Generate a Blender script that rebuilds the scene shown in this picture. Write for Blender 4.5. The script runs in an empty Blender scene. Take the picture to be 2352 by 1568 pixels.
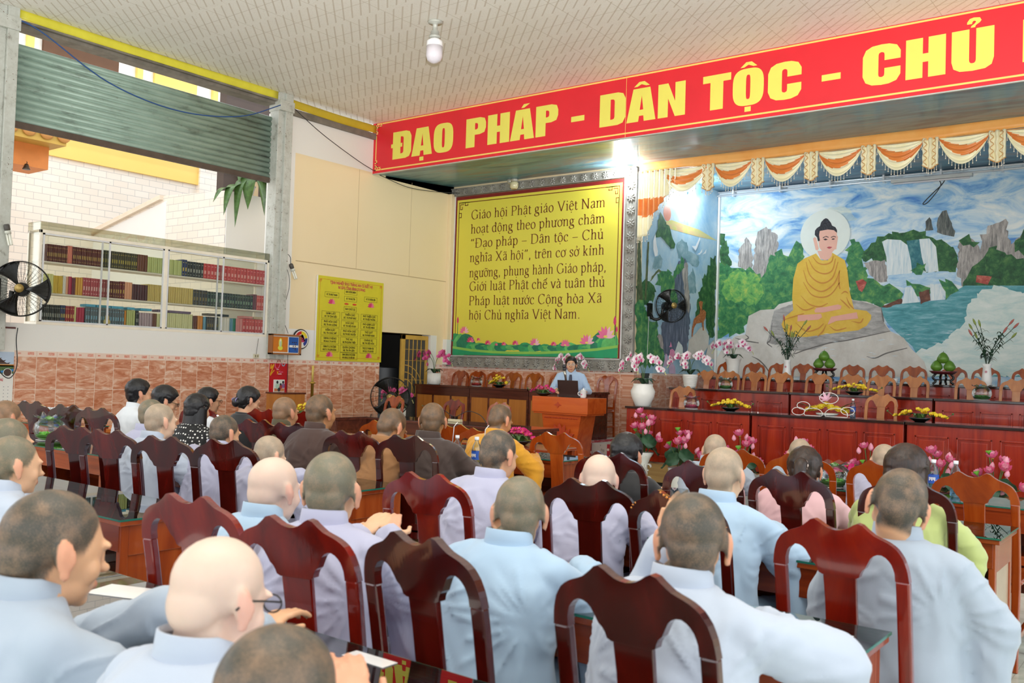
import bpy, bmesh, math, random
from mathutils import Vector, Matrix, noise
R = math.radians
sc = bpy.context.scene
COL = sc.collection
rnd = random.Random(7)

# ---------------------------------------------------------------- camera
cam_d = bpy.data.cameras.new('camera'); cam = bpy.data.objects.new('camera', cam_d); COL.objects.link(cam)
cam_d.sensor_width = 36.0; cam_d.lens = 32.52; cam_d.clip_start = 0.05; cam_d.clip_end = 300
YAW, PITCH, ROLL = 0.65052213, 0.0283567419, 0.0314545945
_f = Vector((-math.sin(YAW)*math.cos(PITCH), math.cos(YAW)*math.cos(PITCH), math.sin(PITCH)))
_r = Vector((math.cos(YAW), math.sin(YAW), 0)); _u = _r.cross(_f)
_r2 = _r*math.cos(ROLL) + _u*math.sin(ROLL); _u2 = _u*math.cos(ROLL) - _r*math.sin(ROLL)
cam.matrix_world = Matrix(((_r2.x, _u2.x, -_f.x, 0), (_r2.y, _u2.y, -_f.y, 0), (_r2.z, _u2.z, -_f.z, 1.48), (0, 0, 0, 1)))
cam_d.dof.use_dof = True; cam_d.dof.focus_distance = 9.0; cam_d.dof.aperture_fstop = 5.6
sc.camera = cam

# ---------------------------------------------------------------- sky, light, exposure
world = bpy.data.worlds.new('sky'); sc.world = world; world.use_nodes = True
_bg = world.node_tree.nodes['Background']; _bg.inputs[0].default_value = (0.93, 0.965, 1.0, 1); _bg.inputs[1].default_value = 1.35
sc.view_settings.view_transform = 'Standard'; sc.view_settings.look = 'None'
sc.view_settings.gamma = 1.0; sc.view_settings.use_curve_mapping = False
sc.view_settings.exposure = 0.85
sc.cycles.use_denoising = True; sc.cycles.max_bounces = 8; sc.cycles.diffuse_bounces = 5
sc.cycles.transparent_max_bounces = 12; sc.cycles.caustics_reflective = False; sc.cycles.caustics_refractive = False
sc.cycles.sample_clamp_indirect = 6.0

# the photographer's flash, tipped up so that it bounces off the ceiling
_fl = bpy.data.lights.new('bounce_flash', 'SPOT'); _fl.energy = 2300; _fl.spot_size = R(100); _fl.spot_blend = 0.7; _fl.shadow_soft_size = 0.06; _fl.color = (1, 0.985, 0.965)
_flo = bpy.data.objects.new('bounce_flash', _fl); COL.objects.link(_flo); _flo.location = (0.12, -0.05, 1.72)
_flo.rotation_euler = Vector((-0.48, 0.66, 0.72)).to_track_quat('-Z', 'Y').to_euler()

# ---------------------------------------------------------------- materials
def lin(h):
    h = h.lstrip('#'); o = []
    for i in (0, 2, 4):
        c = int(h[i:i+2], 16)/255; o.append(c/12.92 if c <= 0.04045 else ((c+0.055)/1.055)**2.4)
    return (o[0], o[1], o[2], 1)
class NT:
    def __init__(s, name):
        s.m = bpy.data.materials.new(name); s.m.use_nodes = True; s.t = s.m.node_tree; s.n = s.t.nodes
        s.b = s.n['Principled BSDF']; s.out = s.n['Material Output']
    def node(s, typ, **kw):
        n = s.n.new(typ)
        for k, v in kw.items():
            if k.startswith('i_'):
                key = k[2:]; key = int(key) if key.isdigit() else key.replace('_', ' ')
                n.inputs[key].default_value = v
            else: setattr(n, k, v)
        return n
    def link(s, a, b): s.t.links.new(a, b)
    def coord(s, kind='Object', scale=(1, 1, 1), rot=(0, 0, 0), loc=(0, 0, 0)):
        tc = s.node('ShaderNodeTexCoord'); mp = s.node('ShaderNodeMapping')
        mp.inputs['Scale'].default_value = scale; mp.inputs['Rotation'].default_value = rot; mp.inputs['Location'].default_value = loc
        s.link(tc.outputs[kind], mp.inputs[0]); return mp.outputs[0]
    def noise(s, vec, scale, detail=4, rough=0.55, dist=0.0):
        n = s.node('ShaderNodeTexNoise'); n.inputs['Scale'].default_value = scale; n.inputs['Detail'].default_value = detail
        n.inputs['Roughness'].default_value = rough; n.inputs['Distortion'].default_value = dist
        if vec is not None: s.link(vec, n.inputs['Vector'])
        return n.outputs['Fac']
    def ramp(s, fac, stops, interp='LINEAR'):
        n = s.node('ShaderNodeValToRGB'); n.color_ramp.interpolation = interp; e = n.color_ramp.elements
        while len(e) < len(stops): e.new(0.5)
        for k, (p, c) in enumerate(stops):
            e[k].position = p; e[k].color = c if isinstance(c, tuple) else lin(c)
        s.link(fac, n.inputs[0]); return n.outputs[0]
    def mix(s, fac, a, b, blend='MIX'):
        n = s.node('ShaderNodeMix', data_type='RGBA', blend_type=blend)
        for sock, v in ((n.inputs[0], fac), (n.inputs[6], a), (n.inputs[7], b)):
            if isinstance(v, bpy.types.NodeSocket): s.link(v, sock)
            elif isinstance(v, str): sock.default_value = lin(v)
            else: sock.default_value = v
        return n.outputs[2]
    def math(s, op, a, b=0.0, clamp=False):
        n = s.node('ShaderNodeMath', operation=op, use_clamp=clamp)
        for sock, v in ((n.inputs[0], a), (n.inputs[1], b)):
            if isinstance(v, bpy.types.NodeSocket): s.link(v, sock)
            else: sock.default_value = v
        return n.outputs[0]
    def color(s, c):
        if isinstance(c, bpy.types.NodeSocket): s.link(c, s.b.inputs['Base Color'])
        else: s.b.inputs['Base Color'].default_value = lin(c)
    def bump(s, h, strength=0.2, dist=0.01):
        n = s.node('ShaderNodeBump'); n.inputs['Strength'].default_value = strength; n.inputs['Distance'].default_value = dist
        s.link(h, n.inputs['Height']); s.link(n.outputs[0], s.b.inputs['Normal'])
    def set(s, **kw):
        for k, v in kw.items(): s.b.inputs[k.replace('_', ' ')].default_value = v
        return s
_mc = {}
def plain(c, rough=0.6, metal=0.0, var=0.06, scale=6.0, name=None, coat=0.0, sheen=0.0):
    key = (c, rough, metal, var, scale, coat)
    if key in _mc: return _mc[key]
    t = NT(name or 'paint_' + c.lstrip('#'))
    col = lin(c)
    n = t.noise(t.coord(), scale, 3)
    a = tuple(min(1, x*(1-var)) for x in col[:3]) + (1,); b = tuple(min(1, x*(1+var)) for x in col[:3]) + (1,)
    t.color(t.ramp(n, [(0.3, a), (0.7, b)])); t.set(Roughness=rough, Metallic=metal)
    if coat: t.set(Coat_Weight=coat, Coat_Roughness=0.05)
    _mc[key] = t.m; return t.m
def emit(c, s, name):
    t = NT(name); t.color(c); t.b.inputs['Emission Color'].default_value = lin(c); t.set(Emission_Strength=s); return t.m
def wood(name, dark, mid, light, rough=0.22, coat=0.5, axis='Z', scale=1.0, vary=0.35):
    t = NT(name)
    sc_ = {'Z': (14, 14, 1.3), 'X': (1.3, 14, 14), 'Y': (14, 1.3, 14)}[axis]
    v = t.coord(scale=tuple(k*scale for k in sc_))
    oi = t.node('ShaderNodeObjectInfo'); add = t.node('ShaderNodeVectorMath', operation='ADD')
    t.link(v, add.inputs[0]); mul = t.math('MULTIPLY', oi.outputs['Random'], 37.0); t.link(mul, add.inputs[1])
    n = t.noise(add.outputs[0], 1.0, 5, 0.6, 1.2)
    c = t.ramp(n, [(0.28, dark), (0.5, mid), (0.75, light)])
    fac = t.math('MULTIPLY', oi.outputs['Random'], vary)
    c = t.mix(fac, c, dark); t.color(c)
    t.set(Roughness=rough, Coat_Weight=coat, Coat_Roughness=0.06)
    return t.m
def thin_glass(name, tint='#ffffff', refl=1.0, rough=0.0, base=0.0):
    t = NT(name); t.n.remove(t.b)
    fr = t.node('ShaderNodeFresnel', i_IOR=1.5); tr = t.node('ShaderNodeBsdfTransparent'); tr.inputs[0].default_value = lin(tint)
    gl = t.node('ShaderNodeBsdfGlossy'); gl.inputs['Roughness'].default_value = rough; gl.inputs[0].default_value = (1, 1, 1, 1)
    f = t.math('ADD', t.math('MULTIPLY', fr.outputs[0], refl), base, True)
    mx = t.node('ShaderNodeMixShader'); t.link(f, mx.inputs[0]); t.link(tr.outputs[0], mx.inputs[1]); t.link(gl.outputs[0], mx.inputs[2])
    t.link(mx.outputs[0], t.out.inputs[0]); return t.m

# ---------------------------------------------------------------- mesh helpers
class MB:
    def __init__(s): s.v = []; s.f = []; s.m = []; s.s = []
    def add(s, vs, fs, mi=0, sm=False, M=None):
        o = len(s.v)
        s.v += [tuple(M @ Vector(p)) if M else tuple(p) for p in vs]
        for f in fs: s.f.append([o+i for i in f]); s.m.append(mi); s.s.append(sm)
        return s
    def box(s, x0, x1, y0, y1, z0, z1, mi=0, M=None):
        vs = [(x, y, z) for z in (z0, z1) for y in (y0, y1) for x in (x0, x1)]
        return s.add(vs, [(0, 2, 3, 1), (4, 5, 7, 6), (0, 1, 5, 4), (2, 6, 7, 3), (0, 4, 6, 2), (1, 3, 7, 5)], mi, False, M)
    def prism(s, pts, d0, d1, plane='XZ', mi=0, M=None, sm=False):
        # polygon in a plane, extruded along the third axis
        def P(a, b, d): return {'XZ': (a, d, b), 'XY': (a, b, d), 'YZ': (d, a, b)}[plane]
        n = len(pts); vs = [P(a, b, d0) for a, b in pts] + [P(a, b, d1) for a, b in pts]
        fs = [tuple(range(n)), tuple(range(2*n-1, n-1, -1))]
        s.add(vs, fs, mi, False, M)
        s.add(vs, [(i, i+n, (i+1) % n+n, (i+1) % n) for i in range(n)], mi, sm, M) if False else None
        o = len(s.v)-2*n
        for i in range(n):
            j = (i+1) % n; s.f.append([o+i, o+i+n, o+j+n, o+j]); s.m.append(mi); s.s.append(sm)
        return s
    def poly(s, pts, mi=0, M=None): return s.add(pts, [tuple(range(len(pts)))], mi, False, M)
    def lathe(s, prof, seg=24, mi=0, M=None, cap=True, sm=True, c=(0, 0, 0)):
        vs = []; fs = []
        for r, z in prof:
            for k in range(seg):
                a = 2*math.pi*k/seg; vs.append((c[0]+r*math.cos(a), c[1]+r*math.sin(a), c[2]+z))
        for i in range(len(prof)-1):
            for k in range(seg):
                k2 = (k+1) % seg; fs.append((i*seg+k, i*seg+k2, (i+1)*seg+k2, (i+1)*seg+k))
        s.add(vs, fs, mi, sm, M)
        if cap:
            o = len(s.v)-len(vs)
            if prof[0][0] > 1e-4: s.f.append([o+k for k in range(seg-1, -1, -1)]); s.m.append(mi); s.s.append(False)
            if prof[-1][0] > 1e-4: s.f.append([o+(len(prof)-1)*seg+k for k in range(seg)]); s.m.append(mi); s.s.append(False)
        return s
    def tube(s, pts, rad, seg=8, mi=0, M=None, closed=False, flat=1.0, sm=True):
        pts = [Vector(p) for p in pts]; n = len(pts); vs = []; fs = []
        rs = rad if isinstance(rad, (list, tuple)) else [rad]*n
        t0 = (pts[1]-pts[0]).normalized(); a = Vector((0, 0, 1)) if abs(t0.z) < 0.9 else Vector((1, 0, 0))
        u = t0.cross(a).normalized()
        for i, p in enumerate(pts):
            if closed: t = (pts[(i+1) % n]-pts[i-1]).normalized()
            else: t = (pts[min(i+1, n-1)]-pts[max(i-1, 0)]).normalized()
            u = (u-t*u.dot(t)).normalized(); w = t.cross(u)
            for k in range(seg):
                an = 2*math.pi*k/seg; vs.append(p+u*math.cos(an)*rs[i]+w*math.sin(an)*rs[i]*flat)
        m = n if closed else n-1
        for i in range(m):
            for k in range(seg):
                k2 = (k+1) % seg; j = (i+1) % n; fs.append((i*seg+k, i*seg+k2, j*seg+k2, j*seg+k))
        s.add(vs, fs, mi, sm, M)
        if not closed:
            o = len(s.v)-len(vs)
            for idx in ([o+k for k in range(seg-1, -1, -1)], [o+(n-1)*seg+k for k in range(seg)]):
                s.f.append(idx); s.m.append(mi); s.s.append(False)
        return s
    def ball(s, c, r, seg=12, rings=8, mi=0, M=None, rot=None):
        r = (r, r, r) if isinstance(r, (int, float)) else r
        vs = []; fs = []
        for i in range(rings+1):
            th = math.pi*i/rings
            for k in range(seg):
                a = 2*math.pi*k/seg; p = Vector((r[0]*math.sin(th)*math.cos(a), r[1]*math.sin(th)*math.sin(a), r[2]*math.cos(th)))
                if rot: p = rot @ p
                vs.append(p+Vector(c))
        for i in range(rings):
            for k in range(seg):
                k2 = (k+1) % seg; fs.append((i*seg+k, (i+1)*seg+k, (i+1)*seg+k2, i*seg+k2))
        return s.add(vs, fs, mi, True, M)
    def loft(s, rings, mi=0, sm=True, cap=True, M=None):
        n = len(rings[0]); vs = [p for r in rings for p in r]; fs = []
        for i in range(len(rings)-1):
            for k in range(n):
                k2 = (k+1) % n; fs.append((i*n+k, i*n+k2, (i+1)*n+k2, (i+1)*n+k))
        s.add(vs, fs, mi, sm, M)
        if cap:
            o = len(s.v)-len(vs); s.f.append([o+k for k in range(n-1, -1, -1)]); s.m.append(mi); s.s.append(False)
            s.f.append([o+(len(rings)-1)*n+k for k in range(n)]); s.m.append(mi); s.s.append(False)
        return s
    def grid(s, fn, nu, nv, mi=0, sm=True, M=None):
        vs = [fn(i/nu, j/nv) for j in range(nv+1) for i in range(nu+1)]
        fs = [(j*(nu+1)+i, j*(nu+1)+i+1, (j+1)*(nu+1)+i+1, (j+1)*(nu+1)+i) for j in range(nv) for i in range(nu)]
        return s.add(vs, fs, mi, sm, M)
    def mesh(s, name, mats, weld=False):
        me = bpy.data.meshes.new(name); me.from_pydata([tuple(p) for p in s.v], [], s.f)
        for m in (mats if isinstance(mats, (list, tuple)) else [mats]): me.materials.append(m)
        me.polygons.foreach_set('material_index', s.m); me.polygons.foreach_set('use_smooth', s.s)
        bm = bmesh.new(); bm.from_mesh(me)
        if weld: bmesh.ops.remove_doubles(bm, verts=bm.verts, dist=1e-5)
        bmesh.ops.recalc_face_normals(bm, faces=bm.faces); bm.to_mesh(me); bm.free()
        me.update(); return me
    def build(s, name, mats, parent=None, bevel=0.0, loc=None, flatpoly=False, thick=0.0, weld=False, seg=2):
        o = bpy.data.objects.new(name, s.mesh(name, mats, weld)); COL.objects.link(o)
        if parent: o.parent = parent
        if loc: o.location = loc
        if thick:
            md = o.modifiers.new('thickness', 'SOLIDIFY'); md.thickness = thick; md.offset = 0
        if bevel:
            md = o.modifiers.new('soft_edges', 'BEVEL'); md.width = bevel; md.segments = seg; md.limit_method = 'ANGLE'; md.angle_limit = R(40)
            md.harden_normals = False
        return o
def empty(name, loc=(0, 0, 0), rz=0.0):
    o = bpy.data.objects.new(name, None); COL.objects.link(o); o.location = loc; o.rotation_euler = (0, 0, rz); o.empty_display_size = 0.1; return o
def tag(o, label, cat, group=None, kind=None):
    o['label'] = label; o['category'] = cat
    if group: o['group'] = group
    if kind: o['kind'] = kind
    return o
def thing(name, label, cat, loc=(0, 0, 0), rz=0.0, group=None): return tag(empty(name, loc, rz), label, cat, group)
def struct(o): o['kind'] = 'structure'; return o
def copy_tree(o, parent=None):
    c = o.copy(); COL.objects.link(c)
    if parent: c.parent = parent
    for ch in list(KIDS.get(o.name, o.children)): copy_tree(ch, c)
    return c
KIDS = {}
def copy_thing(src, label, loc, rz=None, group=None, scale=None):
    c = copy_tree(src); c.location = loc
    if rz is not None: c.rotation_euler = (0, 0, rz)
    if scale: c.scale = scale if isinstance(scale, (tuple, list)) else (scale,)*3
    c['label'] = label
    if group: c['group'] = group
    return c
def smooth_path(pts, n=8):
    # Catmull-Rom through the points
    P = [Vector(p) for p in pts]; P = [P[0]*2-P[1]] + P + [P[-1]*2-P[-2]]; out = []
    for i in range(1, len(P)-2):
        for k in range(n):
            t = k/n; a, b, c, d = P[i-1], P[i], P[i+1], P[i+2]
            out.append(0.5*((2*b)+(c-a)*t+(2*a-5*b+4*c-d)*t*t+(3*b-a-3*c+d)*t**3))
    out.append(P[-2]); return out
# wall-plane outlines of the painted murals (metres)
MURAL = [('rockgrey', 0.02, [(-7.094, 3.471), (-7.087, 3.833), (-6.99, 3.922), (-6.959, 4.031), (-6.876, 3.978), (-6.839, 3.82), (-6.802, 3.662), (-6.812, 3.412)]), ('rockgrey', 0.02, [(-6.808, 3.256), (-6.774, 3.848), (-6.716, 4.125), (-6.637, 4.182), (-6.573, 4.203), (-6.491, 4.141), (-6.362, 4.041), (-6.325, 3.823), (-6.366, 3.549), (-6.613, 3.219)]), ('leafdark', 0.04, [(-7.465, 3.47), (-7.465, 4.109), (-7.363, 4.119), (-7.324, 3.909), (-7.284, 3.685), (-7.213, 3.523), (-7.278, 3.43)]), ('leafmid', 0.05, [(-7.503, 3.599), (-7.28, 3.526), (-7.111, 3.471), (-6.879, 3.446), (-6.615, 3.312), (-6.463, 3.646), (-6.308, 3.792), (-6.243, 3.696), (-6.117, 3.629), (-6.03, 3.868), (-5.938, 3.893), (-5.87, 3.617), (-5.983, 3.168), (-6.035, 2.776), (-6.345, 2.689), (-6.79, 2.54), (-6.98, 2.259), (-7.464, 2.163)]), ('leaflight', 0.06, [(-7.341, 3.274), (-7.143, 3.425), (-6.944, 3.417), (-6.678, 3.252), (-6.606, 2.94), (-6.796, 2.757), (-7.127, 2.826), (-7.366, 2.957)]), ('leafmid', 0.05, [(-5.126, 3.494), (-5.048, 3.9), (-4.904, 3.862), (-4.815, 3.654), (-4.782, 3.42), (-4.721, 3.158), (-4.581, 3.125), (-4.361, 3.089), (-4.197, 3.0), (-4.167, 2.829), (-4.463, 2.693), (-4.996, 2.788)]), ('leafdark', 0.04, [(-4.869, 3.54), (-4.705, 3.735), (-4.569, 3.9), (-4.432, 3.935), (-4.215, 3.964), (-4.001, 3.95), (-3.843, 3.912), (-3.659, 3.817), (-3.479, 3.751), (-3.376, 3.635), (-3.323, 3.468), (-3.319, 3.222), (-3.624, 3.247), (-4.533, 3.467)]), ('rockgrey', 0.02, [(-4.812, 3.48), (-4.616, 3.5), (-4.451, 3.492), (-4.403, 3.119), (-4.526, 3.123), (-4.695, 3.244)]), ('teal', 0.0, [(-4.118, 3.802), (-3.893, 3.817), (-3.755, 3.377), (-4.015, 3.262)]), ('fall', 0.0, [(-4.512, 3.811), (-4.43, 3.849), (-4.213, 3.822), (-4.104, 3.731), (-4.046, 3.474), (-4.015, 3.234), (-4.418, 3.22), (-4.438, 3.549)]), ('fall', 0.0, [(-3.92, 3.819), (-3.763, 3.823), (-3.657, 3.678), (-3.612, 3.274), (-3.805, 3.268), (-3.875, 3.522)]), ('rockdark', 0.01, [(-3.83, 3.953), (-3.82, 4.106), (-3.769, 4.167), (-3.729, 4.128), (-3.713, 3.946)]), ('rockdark', 0.01, [(-3.648, 3.914), (-3.639, 4.149), (-3.564, 4.26), (-3.501, 4.263), (-3.447, 4.107), (-3.381, 3.91), (-3.379, 3.828), (-3.558, 3.88)]), ('rockgrey', 0.02, [(-3.332, 3.223), (-3.314, 3.659), (-3.266, 3.793), (-3.179, 3.788), (-3.079, 3.728), (-3.017, 3.643), (-2.991, 3.561), (-2.995, 3.831), (-2.91, 3.853), (-2.888, 3.973), (-2.768, 4.005), (-2.626, 4.061), (-2.609, 3.754), (-2.549, 3.644), (-2.342, 3.87), (-2.33, 2.976), (-2.97, 2.98), (-3.241, 3.029)]), ('leafdark', 0.05, [(-3.278, 3.739), (-3.179, 3.815), (-3.03, 3.698), (-3.077, 3.619)]), ('leafdark', 0.05, [(-2.573, 3.699), (-2.343, 3.949), (-2.337, 3.475), (-2.524, 3.537)]), ('leafdark', 0.05, [(-3.23, 3.083), (-3.145, 3.216), (-2.977, 3.479), (-2.786, 3.631), (-2.594, 3.514), (-2.335, 3.344), (-2.33, 2.963), (-3.215, 2.974)]), ('bloom', 0.05, [(-3.046, 3.158), (-2.949, 3.195), (-2.851, 3.138), (-2.898, 3.072), (-3.008, 3.089)]), ('bloom', 0.05, [(-4.904, 3.135), (-4.807, 3.219), (-4.749, 3.13), (-4.802, 2.987), (-4.901, 3.018)]), ('river', 0.0, [(-4.405, 3.233), (-3.989, 3.261), (-3.332, 3.25), (-3.38, 3.087), (-3.724, 3.056), (-4.144, 3.012), (-4.361, 3.089)]), ('lake', 0.0, [(-4.545, 2.694), (-4.166, 2.759), (-3.514, 2.803), (-3.34, 2.95), (-3.216, 3.028), (-2.33, 3.002), (-2.311, 1.592), (-3.723, 1.548), (-3.993, 2.042), (-4.237, 2.265), (-4.403, 2.436)]), ('lakepale', 0.03, [(-2.777, 3.015), (-2.329, 2.898), (-2.311, 1.592), (-3.749, 1.547), (-3.965, 1.931), (-3.453, 2.158), (-3.231, 2.403), (-3.186, 2.674), (-2.993, 2.914)]), ('leafmid', 0.05, [(-4.145, 3.083), (-3.986, 3.12), (-3.749, 3.016), (-3.746, 2.877), (-3.903, 2.852), (-4.01, 2.967)]), ('earth', 0.01, [(-3.917, 2.936), (-3.748, 2.988), (-3.719, 2.807), (-3.874, 2.746)]), ('earth', 0.01, [(-4.504, 2.693), (-4.181, 2.844), (-4.153, 2.759), (-4.408, 2.692)]), ('fall', 0.0, [(-4.117, 3.026), (-4.011, 3.023), (-3.888, 2.774), (-4.171, 2.751)]), ('fall', 0.0, [(-3.737, 3.071), (-3.608, 3.053), (-3.502, 2.811), (-3.719, 2.793)]), ('leafmid', 0.05, [(-3.622, 3.123), (-3.393, 3.115), (-3.34, 2.95), (-3.388, 2.841), (-3.502, 2.838)]), ('leafmid', 0.05, [(-4.017, 3.332), (-3.913, 3.44), (-3.794, 3.379), (-3.831, 3.255), (-3.989, 3.252)]), ('stone', 0.0, [(-7.668, 1.426), (-7.373, 1.942), (-7.111, 2.196), (-6.913, 2.228), (-6.856, 2.571), (-6.632, 2.678), (-6.377, 2.69), (-6.284, 2.78), (-6.036, 2.836), (-4.997, 2.831), (-4.742, 2.798), (-4.504, 2.693), (-4.458, 2.464), (-4.346, 2.294), (-4.129, 2.181), (-4.019, 2.014), (-3.805, 1.795), (-3.723, 1.548)]), ('slab', 0.01, [(-6.376, 2.659), (-6.005, 2.79), (-4.997, 2.831), (-4.742, 2.783), (-4.504, 2.693), (-4.458, 2.45), (-4.346, 2.294), (-4.73, 2.207), (-5.069, 2.132), (-5.358, 2.086), (-5.652, 1.964), (-5.954, 1.945), (-6.267, 2.048), (-6.489, 2.076), (-6.433, 2.414)]), ('halo', 0.0, [(-5.482, 3.992), 0.438]), ('robe', 0.0, [(-5.63, 3.666), (-5.839, 3.586), (-5.96, 3.5), (-6.03, 3.23), (-6.044, 2.897), (-6.017, 2.67), (-6.184, 2.535), (-6.228, 2.413), (-6.179, 2.292), (-6.083, 2.195), (-5.777, 2.187), (-5.245, 2.263), (-4.873, 2.307), (-4.734, 2.385), (-4.666, 2.494), (-4.662, 2.566), (-4.739, 2.639), (-4.951, 2.671), (-5.028, 2.963), (-5.079, 3.345), (-5.126, 3.523), (-5.274, 3.618), (-5.348, 3.666), (-5.419, 3.536), (-5.537, 3.542)]), ('skin', 0.0, [(-5.607, 3.709), (-5.34, 3.696), (-5.355, 3.607), (-5.404, 3.55), (-5.478, 3.539), (-5.553, 3.572)]), ('skin', 0.0, [(-5.69, 3.933), (-5.66, 3.958), (-5.63, 3.935), (-5.584, 3.753), (-5.601, 3.718), (-5.637, 3.726)]), ('skin', 0.0, [(-5.292, 3.939), (-5.263, 3.96), (-5.251, 3.927), (-5.276, 3.719), (-5.311, 3.721)]), ('skin', 0.0, [(-5.585, 4.082), (-5.596, 3.903), (-5.572, 3.767), (-5.511, 3.684), (-5.436, 3.65), (-5.362, 3.658), (-5.299, 3.723), (-5.27, 3.884), (-5.271, 4.032), (-5.327, 4.089), (-5.52, 4.108)]), ('hair', 0.0, [(-5.661, 3.997), (-5.657, 4.072), (-5.624, 4.115), (-5.571, 4.147), (-5.552, 4.214), (-5.508, 4.262), (-5.47, 4.28), (-5.434, 4.263), (-5.38, 4.193), (-5.358, 4.141), (-5.299, 4.108), (-5.271, 4.056), (-5.27, 4.008), (-5.327, 4.059), (-5.43, 4.078), (-5.572, 4.06), (-5.583, 3.992), (-5.566, 3.886), (-5.601, 3.88), (-5.618, 3.949)]), ('dark', 0.0, [(-5.516, 3.943), (-5.457, 3.966), (-5.413, 3.943), (-5.415, 3.931), (-5.463, 3.952), (-5.516, 3.925)]), ('dark', 0.0, [(-5.374, 3.941), (-5.325, 3.958), (-5.286, 3.941), (-5.286, 3.929), (-5.327, 3.944), (-5.371, 3.926)]), ('dark', 0.0, [(-5.509, 3.907), (-5.471, 3.923), (-5.426, 3.902), (-5.468, 3.887)]), ('dark', 0.0, [(-5.367, 3.902), (-5.333, 3.917), (-5.297, 3.903), (-5.332, 3.888)]), ('lip', 0.0, [(-5.444, 3.763), (-5.403, 3.776), (-5.382, 3.772), (-5.344, 3.764), (-5.385, 3.736), (-5.414, 3.741)]), ('skin2', 0.0, [(-5.637, 2.656), (-5.602, 2.703), (-5.43, 2.718), (-5.226, 2.757), (-5.162, 2.732), (-5.178, 2.674), (-5.487, 2.618), (-5.621, 2.62)]), ('skin2', 0.0, [(-5.932, 2.575), (-5.516, 2.598), (-5.497, 2.535), (-5.559, 2.494), (-5.936, 2.464)]), ('skin2', 0.0, [(-5.389, 2.434), (-5.338, 2.543), (-4.902, 2.618), (-4.877, 2.51), (-5.249, 2.469), (-5.394, 2.405)])]
MURAL_FOLDS = [[(-5.688, 3.609), (-5.596, 3.5), (-5.476, 3.465), (-5.359, 3.504), (-5.326, 3.606)], [(-5.763, 3.567), (-5.653, 3.382), (-5.487, 3.301), (-5.341, 3.355), (-5.287, 3.56)], [(-5.807, 3.524), (-5.726, 3.28), (-5.528, 3.139), (-5.338, 3.222), (-5.242, 3.499)], [(-5.85, 3.375), (-5.753, 3.131), (-5.525, 2.99), (-5.307, 3.118), (-5.204, 3.35)], [(-5.845, 3.164), (-5.704, 2.95), (-5.523, 2.886), (-5.347, 2.942), (-5.199, 3.144)], [(-5.885, 2.924), (-5.73, 2.771), (-5.549, 2.723), (-5.402, 2.78)], [(-5.973, 2.775), (-5.818, 2.667), (-5.638, 2.71)], [(-5.172, 2.938), (-5.115, 2.98), (-5.057, 2.949)], [(-5.193, 2.85), (-5.125, 2.79), (-5.023, 2.686)], [(-5.084, 2.877), (-5.03, 2.759), (-4.951, 2.671)], [(-6.168, 2.504), (-5.969, 2.563), (-5.817, 2.607)], [(-5.966, 2.443), (-5.779, 2.292), (-5.57, 2.337), (-5.468, 2.426)], [(-5.424, 2.411), (-5.48, 2.292), (-5.567, 2.203)], [(-5.364, 2.381), (-5.246, 2.307), (-5.073, 2.351)], [(-4.99, 2.467), (-4.847, 2.438), (-4.792, 2.51)], [(-5.215, 3.35), (-5.22, 3.145), (-5.197, 3.026)]]
MURAL_CRACKS = [[(-6.913, 2.228), (-6.846, 2.166), (-6.943, 2.119)], [(-6.402, 2.445), (-6.427, 2.138), (-6.489, 2.076), (-6.392, 2.0)], [(-5.954, 1.945), (-5.984, 1.885), (-5.772, 1.963), (-5.358, 2.086), (-5.069, 2.132), (-4.73, 2.207), (-4.346, 2.294)], [(-4.723, 1.862), (-4.584, 1.836), (-4.393, 1.924), (-4.072, 2.013)], [(-6.772, 1.826), (-6.641, 1.766), (-6.51, 1.646), (-6.411, 1.505)], [(-7.11, 2.165), (-6.943, 2.119), (-6.649, 2.075)], [(-4.504, 2.693), (-4.458, 2.45)]]
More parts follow.
